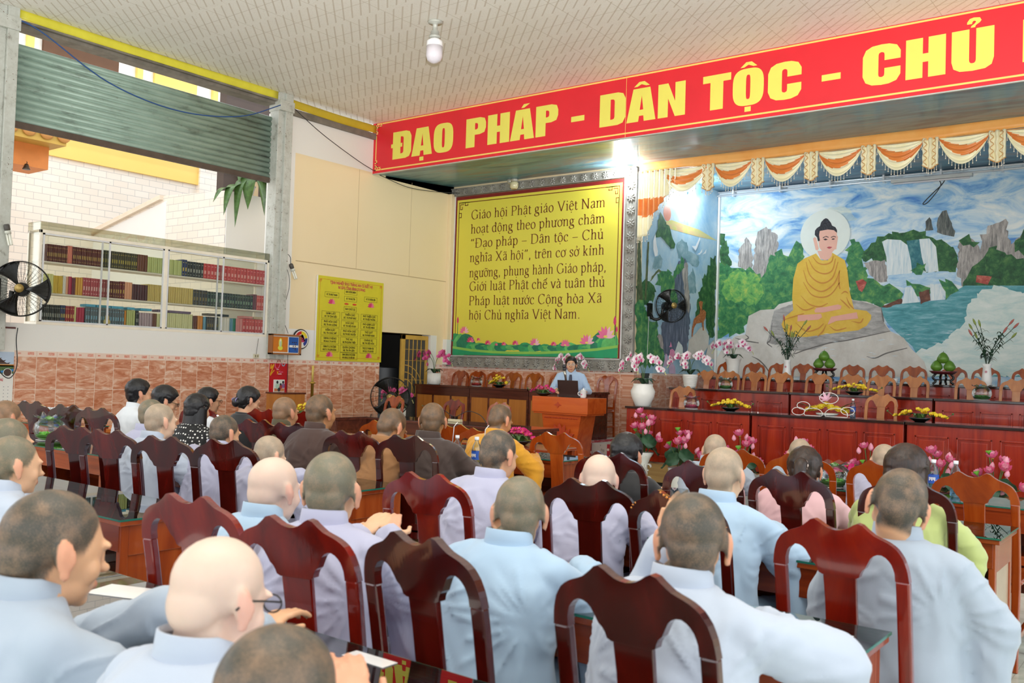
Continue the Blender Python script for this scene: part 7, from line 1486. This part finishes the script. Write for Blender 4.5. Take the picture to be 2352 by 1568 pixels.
lotus_arrangement(-5.75, 10.38, .46, 'tall pink lotus arrangement in an ornate white pedestal vase at the stage corner', 1, .50, 13, 'ornate', .21)
lotus_arrangement(-5.22, 10.34, .32, 'pink lotus arrangement second from the stage corner, behind an orange chair', 2, .46, 11)
lotus_arrangement(-4.42, 10.34, .32, 'pink lotus arrangement with large roses-like blooms beside the tan stubbled head', 3, .44, 9)
lotus_arrangement(-3.72, 10.34, .30, 'pink lotus arrangement almost hidden behind the brown ponytail', 6, .46, 8)
lotus_arrangement(-2.97, 10.34, .30, 'pink lotus arrangement beside the bald head at far right', 4, .44, 9)
lotus_arrangement(-2.28, 10.34, .30, 'pink lotus arrangement behind the bottles at the right', 5, .46, 10)
lotus_arrangement(-1.74, 10.30, .30, 'pink lotus arrangement in low white planter at the right edge', 8, .46, 11)

def orchid(x, y, z, label, seed, pink=False, potk='ribbed', sprays=3, R_=.30, H_=.34, s=1.0):
    t = thing('potted_orchid', label, 'orchid', (x, y, z)); rr = random.Random(seed); wh = plain('#eceae4', .3)
    prof = {'ribbed': [(.075, 0), (.085, .02), (.105, .14), (.115, .20), (.10, .20), (.095, .16)], 'urn': [(.09, 0), (.10, .01), (.155, .13), (.165, .20), (.13, .27), (.135, .30), (.11, .29)], 'tall': [(.085, 0), (.095, .03), (.10, .20), (.125, .30), (.135, .31), (.11, .30)], 'cyl': [(.105, 0), (.11, .01), (.115, .20), (.10, .20), (.095, .17)]}[potk]
    b = MB(); b.lathe(prof, 32)
    if potk in ('ribbed',):
        for k in range(8): zz = .03+k*.02; b.tube([((.088+.0035*k+.004)*math.cos(R(a)), (.088+.0035*k+.004)*math.sin(R(a)), zz) for a in range(0, 360, 15)], .005, 5, closed=True)
    if potk == 'cyl':
        for k in range(32): a = k*2*math.pi/32; b.tube([(.114*math.cos(a), .114*math.sin(a), .01), (.118*math.cos(a), .118*math.sin(a), .19)], .005, 5)
    b.build('pot', wh, t); pz = prof[-2][1]
    for k in range(7):
        a = k*.9+rr.uniform(-.2, .2); L = .16*s; vs, fs = leaf_blade([(0, 0, pz-.01), (L*.5*math.cos(a), L*.5*math.sin(a), pz+.07), (L*1.05*math.cos(a), L*1.05*math.sin(a), pz+.01+.03*(k % 2))], .042*s, 0, .15)
        m = MB(); m.add(vs, fs, 0, True); m.build('leaf', plain('#24402a', .35, 0, .2, 20), t, thick=.004)
    for q in range(sprays):
        sx = (-1, 1, 0, -.5, .5)[q]; sy = (-.15, -.1, -.5, .3, .2)[q]
        P = smooth_path([(0, 0, pz), (sx*R_*.12, sy*R_*.1, pz+H_*.62), (sx*R_*.5, sy*R_*.6, pz+H_*1.0), (sx*R_*.85, sy*R_*.9, pz+H_*.86), (sx*R_*1.1, sy*R_, pz+H_*.48)], 6)
        b = MB(); b.tube(P, .004, 6); b.build('flower_stem', M_stem, t); n = len(P)
        for k in range(11):
            p = P[int(n*.42+(n*.56)*k/11)]; d = Vector((sx*.3+rr.uniform(-.5, .5)-.35, -1, rr.uniform(-.2, .4))); bloom('orchidp' if pink else 'orchid', t, p+Vector((rr.uniform(-.04, .04), rr.uniform(-.05, .0), rr.uniform(-.05, .035))), d, rr.uniform(1.05, 1.35)*s)
        for k in range(3): b = MB(); b.ball(P[-1]+Vector((sx*.012*k, 0, -.02*k)), .009, 8, 6); b.build('flower_bud', plain('#cfd08a', .5), t)
    return t
orchid(-11.17, 12.40, 1.142, 'pink orchid in ribbed white pot on the counter beside the grille door', 1, True, 'cyl', 3, .40, .36)
orchid(-8.55, 12.92, 1.142, 'white and pink orchid behind the speaker\'s head', 3, False, 'ribbed', 4, .30, .34)
orchid(-6.12, 10.98, 1.02, 'white and pink orchid in round white urn on the front stage desk', 4, False, 'urn', 3, .30, .36)
orchid(-6.18, 12.50, 1.265, 'white and pink orchid in ribbed white pot on the middle stage desk', 5, False, 'ribbed', 4, .30, .28)
orchid(-6.27, 14.22, 1.43, 'white and pink orchid in tall white pot on the top stage desk', 6, False, 'tall', 4, .30, .26)
# orchid behind the fan stands on a small wooden plinth
st = thing('plant_stand', 'small wooden plant stand behind the pedestal fan', 'stand', (-10.62, 10.95, 0)); b = MB(); b.box(-.17, .17, -.17, .17, .52, .56); b.build('top', W_lt, st, .004)
for sx in (-1, 1):
    for sy in (-1, 1): b = MB(); b.box(sx*.13-.02, sx*.13+.02, sy*.13-.02, sy*.13+.02, 0, .52); b.build('leg', W_lt, st)
orchid(-10.62, 10.95, .56, 'pink orchid seen through the pedestal fan\'s wire cage', 2, True, 'cyl', 3, .30, .30)

def bowl_flowers(x, y, z, label, seed, kind='small', rx=.30, n=34, dish='#151515', h=.10):
    t = thing('flower_bowl', label, 'flowers', (x, y, z), 0, 'flower bowls'); rr = random.Random(seed)
    b = MB(); b.lathe([(.05, 0), (.06, .004), (.105, .03), (.12, .045), (.11, .045), (.06, .02)], 24); b.build('dish', plain(dish, .2), t)
    b = MB()
    for k in range(10):
        a = k*.63; vs, fs = leaf_blade([(.03*math.cos(a), .03*math.sin(a), .03), (.09*math.cos(a), .06*math.sin(a), .09), (.17*math.cos(a), .09*math.sin(a), .05)], .02); b.add(vs, fs, 0, True)
    b.build('foliage', M_leaf, t)
    for k in range(n):
        u = rr.uniform(-1, 1); px = rx*u; py = rr.uniform(-.07, .05)*(1-abs(u)*.5); pz = .05+h*(1-abs(u)**1.2)*rr.uniform(.4, 1.0); bloom(kind, t, (px, py, pz), (u*.6+rr.uniform(-.4, .4), -.8, .8), rr.uniform(.85, 1.2))
    b = MB()
    for s in (-1, 1): b.tube(smooth_path([(0, 0, .04), (s*rx*.5, 0, .07), (s*rx, -.02, .06), (s*rx*1.25, -.02, .10)], 5), .003, 5); b.ball((s*rx*1.27, -.02, .105), .012, 8, 5)
    b.build('stems', M_stem, t); return t
bowl_flowers(-4.88, 11.02, 1.02, 'yellow flowers in a black dish on the front stage desk, left of the lily arrangement', 1, rx=.24)
bowl_flowers(-2.62, 11.0, 1.02, 'yellow flowers in a black dish on the front stage desk at right', 2, rx=.27)
bowl_flowers(-3.80, 12.5, 1.265, 'yellow flowers in a black dish on the middle stage desk', 3, rx=.28)
bowl_flowers(-9.68, 12.40, 1.142, 'yellow flowers in a black dish on the brown counter', 4, rx=.18, h=.15)
bowl_flowers(-7.98, 11.30, 1.076, 'magenta flowers in a black dish on the podium', 5, 'smallm', .22, 34, h=.12)
bowl_flowers(-5.2, 7.0, .757, 'magenta flowers in a dish beyond the saffron robe', 6, 'smallm', .20, 26, h=.12)
bowl_flowers(-8.75, 7.4, .79, 'small yellow flowers beside the olive robe', 7, rx=.12, n=14, h=.12)
bowl_flowers(-1.95, 6.30, .767, 'magenta and yellow flowers seen through the orange chair\'s arch', 8, 'smallm', .16, 16, h=.08)
# small tables carrying the last ones
st = thing('side_table', 'low wooden side table with magenta flowers before the podium', 'table', (-5.2, 7.0, 0)); b = MB(); b.box(-.5, .5, -.25, .25, .735, .757); b.build('table_top', W_tab, st, .004)
for sx in (-1, 1):
    for sy in (-1, 1): b = MB(); b.box(sx*.45-.025, sx*.45+.025, sy*.2-.025, sy*.2+.025, 0, .735); b.build('leg', W_tab, st)
la = thing('lily_arrangement', 'yellow chrysanthemums with pink lily and curled white wires on the front stage desk', 'flowers', (-3.66, 11.02, 1.02)); rr = random.Random(9)
b = MB(); b.lathe([(.06, 0), (.12, .02), (.13, .04), (.10, .035)], 24); b.build('dish', plain('#d8d6d0', .3), la)
for k in range(13): u = (k-6)/6; bloom('mum', la, (u*.22, rr.uniform(-.08, .02), .07+.07*(1-abs(u))*rr.uniform(.6, 1)), (u*.5, -.9, .6), rr.uniform(.9, 1.2))
b = MB()
for k in range(6): petal(b, .10, .035, k*math.pi/3, .35, 0, 0, .3, Matrix.Translation((.0, -.03, .20)) @ Matrix.Rotation(R(50), 4, 'X'))
b.build('lily', plain('#e3b3c6', .5, 0, .1, 30), la)
b = MB()
for cx, cz, r_ in ((.06, .22, .10), (-.24, .12, .07), (-.12, .03, .10), (.15, .03, .12), (-.30, .05, .07), (.28, .08, .07)): b.tube([(cx+r_*1.1*math.cos(R(a)), -.13, max(.006, cz+r_*.65*math.sin(R(a)))) for a in range(0, 360, 18)], .0045, 6, closed=True)
b.build('curled_wires', plain('#eeeae6', .4), la)
b = MB()
for s, zz in ((-1, .12), (1, .10), (1, .15), (-1, .06)): vs, fs = leaf_blade([(s*.1, 0, .06), (s*.25, -.03, zz), (s*.40, -.03, zz+.04)], .022); b.add(vs, fs, 0, True)
b.build('foliage', M_leaf, la)
def lily_vase(x, label, seed):
    t = thing('lily_vase', label, 'flowers', (x, 14.2, 1.43), 0, 'lily vases'); rr = random.Random(seed)
    b = MB(); b.lathe([(.055, 0), (.06, .01), (.07, .08), (.055, .20), (.05, .27), (.062, .31), (.05, .31)], 24); v_ = b.build('vase', plain('#efedea', .2), t)
    b = MB(); b.lathe([(.016, 0), (.016, .002)], 16, 0, Matrix.Translation((0, -.062, .20)) @ Matrix.Rotation(R(90), 4, 'X')); b.build('printed_emblem', plain('#c98a96', .5), v_)
    for k in range(9):
        a = rr.uniform(0, 6.28); r_ = .05+.17*rr.random(); tz = .31+rr.uniform(.34, .62); tip = (r_*1.5*math.cos(a), r_*math.sin(a), tz); b = MB(); P = smooth_path([(0, 0, .26), (tip[0]*.35, tip[1]*.35, .31+(tz-.31)*.5), tip], 6); b.tube(P, .0045, 6); so = b.build('stem', M_leafd, t)
        b = MB()
        for j in range(9): p = P[2+j % (len(P)-2)]; an = j*2.4; L = .10; vs, fs = leaf_blade([p, p+Vector((L*.5*math.cos(an), L*.5*math.sin(an), .035)), p+Vector((L*math.cos(an), L*math.sin(an), -.005))], .012); b.add(vs, fs, 0, True)
        b.build('leaves', M_leafd, so)
        b = MB(); d = Vector((tip[0], tip[1], .35)).normalized(); b.tube([Vector(tip), Vector(tip)+d*.035, Vector(tip)+d*.075, Vector(tip)+d*.105], [.006, .015, .014, .003], 8); b.build('lily_bud', plain('#b8655a' if k % 2 else '#8a9a4a', .5, 0, .15, 40), so)
    return t
lily_vase(-5.36, 'white vase of budding lilies on the top stage desk, left of the Buddha', 1); lily_vase(-2.52, 'white vase of budding lilies on the top stage desk at far right', 2)
M_pom = plain('#5f8a2f', .4, 0, .18, 14); M_blackw = plain('#171412', .25)
for k, (x, lab) in enumerate(((-4.77, 'left, beneath the Buddha'), (-3.08, 'right, before the lake'))):
    t = thing('fruit_stand', 'plum red footed tray on black carved legs, %s' % lab, 'stand', (x, 14.2, 1.43)); b = MB(); b.lathe([(.13, .15), (.15, .16), (.19, .195), (.18, .195), (.12, .17)], 28); b.lathe([(.13, .15), (.13, .165)], 28); b.build('tray', plain('#5a1c22', .3), t)
    for q in range(4): a = q*math.pi/2+.5; b = MB(); b.tube(smooth_path([(.10*math.cos(a), .10*math.sin(a), .155), (.14*math.cos(a), .14*math.sin(a), .10), (.10*math.cos(a), .10*math.sin(a), .05), (.14*math.cos(a), .14*math.sin(a), .01)], 5), .016, 8); b.build('leg', M_blackw, t)
    b = MB(); b.tube([(.10*math.cos(R(a)), .10*math.sin(R(a)), .07) for a in range(0, 360, 15)], .009, 6, closed=True); b.build('ring_brace', M_blackw, t)
    for q, (px, py, pz) in enumerate(((-.085, -.02, .20), (.085, -.02, .20), (0, -.03, .315))):
        f = thing('pomelo', 'green pomelo %s on the %s tray' % (('at the left', 'at the right', 'on top')[q], ('left', 'right')[k]), 'fruit', (x+px, 14.2+py, 1.43+pz-.012), 0, 'pomelos on the trays'); b = MB(); b.lathe([(.0, 0), (.04, .004), (.078, .045), (.080, .075), (.05, .13), (.02, .155), (.0, .16)], 20, 0, None, False); b.build('fruit', M_pom, f)
        b = MB(); b.tube([(0, 0, .155), (.003, 0, .175)], .004, 6); b.build('stalk', M_stem, f)

# ---------------------------------------------------------------- glass bowls, bottles, cups, papers
M_bowl = thin_glass('bowl_glass', '#f2f6f5', .8, 0, .03)
def fishbowl(x, y, z, label, c, s=1.0):
    t = thing('glass_bowl', label, 'bowl', (x, y, z), 0, 'round glass bowls'); b = MB(); b.lathe([(.05*s, 0), (.085*s, .02*s), (.105*s, .07*s), (.095*s, .115*s), (.06*s, .145*s)], 24, 0, None, False); n = 36
    vs = []; 
    for i in range(2):
        for k in range(n): a = 2*math.pi*k/n; r_ = (.06+.045*i)*s; vs.append((r_*math.cos(a), r_*math.sin(a), (.145+.02*i+(.008*math.sin(a*9) if i else 0))*s))
    b.add(vs, [(k, (k+1) % n, n+(k+1) % n, n+k) for k in range(n)], 0, True); b.build('bowl', M_bowl, t)
    b = MB(); rr_ = random.Random(len(label)); b.lathe([(.048*s, .004), (.082*s, .022*s), (.09*s, .04*s), (.0, .046*s)], 18, 0)
    for k in range(26): a = rr_.uniform(0, 6.28); r_ = rr_.uniform(.01, .078)*s; b.ball((r_*math.cos(a), r_*math.sin(a), .045*s), .012*s, 7, 5)
    b.build('gel_beads', plain(c, .2, 0, .2, 60), t); b = MB(); b.lathe([(.07*s, -.0005), (.085*s, .002), (.085*s, .005), (.05*s, .004)], 24); b.build('saucer', M_porc, t); return t
fishbowl(-5.42, 11.02, 1.02, 'glass bowl of pink beads on the front stage desk', '#c9416a'); fishbowl(-5.62, 12.5, 1.265, 'glass bowl of green moss on the middle stage desk, left', '#3f7a2a'); fishbowl(-2.27, 12.5, 1.265, 'glass bowl of green moss on the middle stage desk at right', '#3f7a2a', 1.1)
fishbowl(-10.18, 12.40, 1.142, 'glass bowl of red beads on the brown counter', '#c02024'); fishbowl(-8.10, 8.95, .767, 'glass bowl of red beads on the long low desk', '#c02024', 1.15)
fishbowl(-7.62, 3.78, .767, 'glass bowl of bright green beads on the table by the left wall', '#6fbf2f', 1.2); fishbowl(-1.98, 6.12, .767, 'glass bowl of green beads behind the pink blouse', '#5aa03a')
M_pet = thin_glass('bottle_plastic', '#eaf3f8', .7, .03, .05); M_cap = plain('#e6eaee', .35); M_blue = plain('#2b58b5', .4)
def bottle_proto(s=1.0):
    root = empty('water_bottle'); b = MB(); b.lathe([(.028, 0), (.032, .006), (.032, .05), (.029, .055), (.032, .06), (.032, .135), (.026, .165), (.013, .19), (.012, .205)], 18); b.build('bottle', M_pet, root)
    b = MB(); b.lathe([(.014, .20), (.015, .204), (.015, .222), (.0, .223)], 16); b.build('cap', M_cap, root)
    b = MB(); b.lathe([(.0328, .075), (.0328, .13)], 18, 0, None, False); lb = b.build('paper_label', M_blue, root)
    b = MB()
    for k in range(5): a = R(-120+k*14); b.box(-.003, .003, -.0345, -.0335, .092+.006*(k % 2), .114, 0, Matrix.Rotation(a+R(90), 4, 'Z'))
    b.build('lettering', M_porc, lb)
    b = MB(); b.lathe([(.0305, .004), (.0305, .052), (.0275, .055), (.0305, .06), (.0305, .07)], 16); b.build('water', thin_glass('water', '#d3e6ee', .3), root); return root
BP_ = bottle_proto(); bp_first = [True]
def bottle(x, y, z, label, group='water bottles', s=1.0):
    o = BP_ if bp_first[0] else copy_tree(BP_); bp_first[0] = False; o.location = (x, y, z); o.scale = (s, s, s); tag(o, label, 'bottle', group); return o
bottle(-4.28, 5.02, .767, 'water bottle with yellow tag, left of the two on the middle table'); bottle(-4.02, 4.92, .767, 'water bottle with a straw, right of the two on the middle table', s=1.05)
bottle(-1.40, 6.24, .767, 'blue-labelled bottle beside the long dark hair'); bottle(-1.28, 6.28, .767, 'white-wrapped bottle by the orange chair at right'); bottle(-7.30, 6.30, .767, 'water bottle with white napkin beside the dark brown robe'); bottle(-3.37, 11.05, 1.02, 'small water bottle behind the lily arrangement')
for i in range(6):
    for j in range(3): bottle(-9.62+.068*j, 4.62+.068*i, .70, 'bottled water of the pack on the orange table by the wall', 'bottled water of the wrapped pack')
for x, y, lab in ((-4.31, 5.0, 'left of two'), (-4.0, 4.97, 'right of two')):
    b = MB(); b.tube([(x, y, .90), (x+.004, y+.01, 1.05), (x+.03, y+.015, 1.08)], .003, 6); tag(b.build('drinking_straw', M_porc), 'white drinking straw in a bottle on the middle table, %s' % lab, 'straw')
b = MB(); b.box(-.015, .055, -.045, -.043, .03, .19); b.box(-.06, -.02, -.046, -.044, .05, .15); o = b.build('paper_napkin', M_white, loc=(-7.29, 6.30, .767)); tag(o, 'white napkins leaning against the bottle beside the dark brown robe', 'napkin')
b = MB(); b.lathe([(.05, 0), (.052, .005), (.055, .09), (.05, .09)], 20); o = b.build('paper_roll', M_porc, loc=(-3.55, 6.22, .767)); tag(o, 'white paper roll seen through the lone orange chair', 'paper')
b = MB(); b.box(-.10, .10, -.03, .03, 0, .035); ps = thing('power_strip', 'cream power strip with black plugs on the long low desk', 'power strip', (-7.72, 9.0, .767)); b.build('body', plain('#e3d6b0', .4), ps, .004)
for k in range(2): b = MB(); b.box(-.06+k*.06, -.03+k*.06, -.015, .015, .035, .07); b.build('plug', M_blackw, ps)
cable([(-7.77, 9.0, .835), (-7.95, 9.0, .90), (-8.12, 8.93, .80), (-8.2, 8.9, .775)], .005, 'black cable looping left from the power strip'); cable([(-7.70, 9.0, .835), (-7.55, 9.05, .91), (-7.35, 9.05, .87), (-7.2, 9.0, .775)], .005, 'black cable looping right from the power strip')
def sheet(x, y, rz, w, d, label, mat=None):
    b = MB(); b.box(-w/2, w/2, -d/2, d/2, 0, .0015); o = b.build('paper_sheet', mat or M_porc, loc=(x, y, .7662)); o.rotation_euler = (0, 0, rz); tag(o, label, 'paper')
sheet(-.92, 2.62, R(2), .26, .04, 'narrow white paper strip on the lower right table corner'); sheet(-2.62, 1.55, R(20), .20, .12, 'white paper beside the profile at lower left'); sheet(-1.62, 1.60, 0, .14, .05, 'small white card by the open hands'); sheet(-2.25, 1.58, R(4), .16, .06, 'white slip on the bottom table left of the bald head')
nbk = MB(); nbk.box(-.10, .10, -.14, .14, 0, .022); o = nbk.build('notebook', M_porc, bevel=.002, loc=(-1.42, 3.88, .7662)); tag(o, 'white notebook on the table right of the light blue robe', 'notebook')
for k, (x, y, c, lab) in enumerate(((-1.62, 2.50, '#cfcac0', 'pale book'), (-2.05, 2.50, '#b9b4aa', 'grey book'), (-1.1, 2.50, '#2f6f9a', 'blue packet'), (-4.3, 2.40, '#d5cfc4', 'white book'), (-1.2, 3.78, '#2a3f6a', 'dark blue packet'))):
    b = MB(); b.box(-.10, .10, -.12, .12, 0, .03+.01*(k % 2)); o = b.build('book', plain(c, .5), bevel=.003, loc=(x, y, .491)); tag(o, '%s lying on the open shelf of the %s' % (lab, 'left end table' if x < -4 else ('second table at right' if y > 3 else 'lower right table')), 'book')
cup = thing('teacup', 'white cup with green print on the top stage desk', 'cup', (-3.75, 14.2, 1.43)); b = MB(); b.lathe([(.03, 0), (.05, .01), (.055, .07), (.05, .07)], 20); b.build('cup', M_porc, cup)
b = MB(); b.box(-.02, .02, -.056, -.054, .02, .045); b.build('print', plain('#5a9a5a', .5), cup)

# ---------------------------------------------------------------- fans
M_fan = plain('#1a1917', .35, .4)
def fan_head(parent, M, r, blades=3, wires=26):
    def T(b, n, m_=M_fan): o = b.build(n, m_, parent); o.matrix_local = M; return o
    b = MB()
    for rr_, y in ((r, 0), (r, .02), (r*.985, -.05), (r*.97, .09)): b.tube([(rr_*math.cos(R(a)), y, rr_*math.sin(R(a))) for a in range(0, 360, 8)], .007 if y in (0, .02) else .003, 6, closed=True)
    for k in range(wires):
        a = 2*math.pi*k/wires; b.tube([(.05*math.cos(a), -.10, .05*math.sin(a)), (.6*r*math.cos(a+.2), -.09, .6*r*math.sin(a+.2)), (r*math.cos(a+.3), 0, r*math.sin(a+.3))], .0016, 4); b.tube([(.07*math.cos(a), .12, .07*math.sin(a)), (.7*r*math.cos(a), .10, .7*r*math.sin(a)), (r*math.cos(a), .02, r*math.sin(a))], .0016, 4)
    for k in range(1, 7): b.tube([(k*r/7*math.cos(R(a)), -.10+.08*(k/7)**3, k*r/7*math.sin(R(a))) for a in range(0, 360, 10)], .0012, 4, closed=True)
    T(b, 'wire_cage')
    for k in range(blades):
        b = MB(); a0 = 2*math.pi*k/blades; b.grid(lambda u, v: ((.04+u*(r*.86))*math.cos(a0+(v-.5)*(.35+.6*u)), .02+(v-.5)*.07, (.04+u*(r*.86))*math.sin(a0+(v-.5)*(.35+.6*u))), 8, 6); o = T(b, 'blade'); md = o.modifiers.new('t', 'SOLIDIFY'); md.thickness = .003
    b = MB(); b.lathe([(.0, -.03), (.045, -.02), (.05, .03)], 16, 0, Matrix.Rotation(R(90), 4, 'X')); T(b, 'hub')
    b = MB(); b.lathe([(.07, -.06), (.085, -.12), (.08, -.24), (.05, -.27)], 20, 0, Matrix.Rotation(R(90), 4, 'X')); T(b, 'motor_housing')
    b = MB(); b.lathe([(.045, .101), (.05, .106), (.0, .112)], 20, 0, Matrix.Rotation(R(90), 4, 'X')); T(b, 'centre_badge', plain('#b59a5a', .4, .5))
t = thing('wall_fan', 'black wall fan at the left edge before the bookcase', 'fan', (-11.42, 4.93, 2.22)); fan_head(t, Matrix.Translation((.32, .16, 0)) @ Matrix.Rotation(R(58), 4, 'Z'), .32, 3, 34)
b = MB(); b.box(0, .05, -.06, .06, -.16, .12); b.tube(smooth_path([(.04, 0, -.1), (.12, .03, -.22), (.2, .1, -.2), (.2, .12, -.03)], 6), .028, 10); b.build('wall_bracket', M_fan, t)
b = MB(); b.tube(smooth_path([(.05, 0, -.15), (.06, -.01, -.35), (.06, .02, -.65), (.06, .08, -.95), (.06, .20, -1.05), (.06, .28, -.9), (.06, .26, -.6), (.06, .27, -.45)], 6), .006, 6); b.build('power_cord', M_cable, t)
t = thing('wall_fan', 'black wall fan on the landscape mural', 'fan', (-7.49, 13.55, 2.50)); fan_head(t, Matrix.Translation((.36, .12, .08)) @ Matrix.Rotation(R(52), 4, 'Z'), .27, 3, 26)
b = MB(); b.box(0, .05, -.05, .05, -.1, .12); b.tube(smooth_path([(.04, 0, -.05), (.1, .0, -.14), (.2, .05, -.12), (.24, .06, .05)], 6), .024, 10); b.ball((.06, -.0, -.12), .03, 10, 6); b.build('wall_bracket', M_fan, t)
b = MB(); b.tube([(.02, -.02, -.1), (.01, -.02, -.9)], .004, 5); b.build('pull_cord', M_porc, t)
t = thing('pedestal_fan', 'black pedestal fan standing before the counter with pink orchids', 'fan', (-10.32, 10.45, 0)); fan_head(t, Matrix.Translation((0, 0, .96)) @ Matrix.Rotation(R(40), 4, 'Z'), .31, 3, 22)
b = MB(); b.tube([(.06, .09, .03), (.06, .09, .93)], .018, 10); b.build('pole', M_fan, t)
b = MB(); b.lathe([(.20, 0), (.20, .02), (.05, .05), (.03, .10)], 24, 0, Matrix.Translation((.06, .09, 0))); b.build('base', M_fan, t)

# ---------------------------------------------------------------- cloth bag, low table by the wall, brass post
bg = thing('cloth_bag', 'grey cloth shoulder bag with knotted strap beside the right-hand tables', 'bag', (-.84, 4.50, 0)); M_bag = cloth('grey_bag', '#9a948a', '#b0aaa0')
b = MB(); b.loft([[(w*math.cos(2*math.pi*k/20)*(1+.06*math.sin(k*3+z*20)), d*math.sin(2*math.pi*k/20)*(1+.06*math.cos(k*4)), z) for k in range(20)] for w, d, z in ((.10, .13, 0), (.12, .16, .06), (.115, .15, .22), (.09, .12, .36), (.085, .11, .40))]); b.build('sack', M_bag, bg)
b = MB(); b.tube([(.088*math.cos(R(a)), .115*math.sin(R(a)), .40) for a in range(0, 360, 20)], .014, 8, closed=True); b.build('rim', cloth('pale_trim', '#cfc4b0', '#d9d0be'), bg)
b = MB(); b.tube(smooth_path([(-.03, -.10, .38), (-.02, -.06, .52), (.0, .02, .58), (.03, .08, .50), (.04, .11, .39)], 6), .016, 8, flat=.5); b.tube(smooth_path([(.05, .10, .39), (.09, .06, .30), (.10, .05, .18), (.11, .02, .08)], 6), .016, 8, flat=.5); b.ball((.05, .10, .38), (.028, .028, .022), 10, 6); b.build('strap', cloth('dark_strap', '#6b6560', '#7d7670'), bg)
lt = thing('side_table', 'orange wooden cabinet table by the tiled wall under the white calendar', 'table', (-9.85, 4.35, 0)); b = MB(); b.box(0, .55, 0, 1.5, .66, .70); b.build('table_top', plain('#c9712a', .35), lt, .004)
b = MB(); b.box(.03, .52, .03, 1.47, 0, .66); b.build('cabinet', plain('#c0692a', .4), lt, .003)
bc_ = thing('brass_post', 'slim brass candle post by the tiled wall behind the dark brown robe', 'stand', (-10.6, 9.1, 0)); b = MB(); b.lathe([(.12, 0), (.12, .02), (.03, .04), (.022, .5), (.022, 1.15), (.05, 1.16), (.03, 1.18)], 16); b.build('post', plain('#b5923f', .3, .8), bc_)
b = MB(); b.lathe([(.016, 1.18), (.018, 1.42), (.0, 1.42)], 12); b.build('candle', plain('#cdb45a', .4), bc_)
cb_ = thing('wooden_box', 'honey wooden box standing before the tiled wall beside the brass post', 'box', (-10.95, 8.55, 0)); b = MB(); b.box(0, .35, 0, .42, .0, 1.0); b.build('box', W_lt, cb_, .005); b = MB(); b.box(-.01, .36, -.01, .43, 1.0, 1.02); b.build('lid', W_dk, cb_)
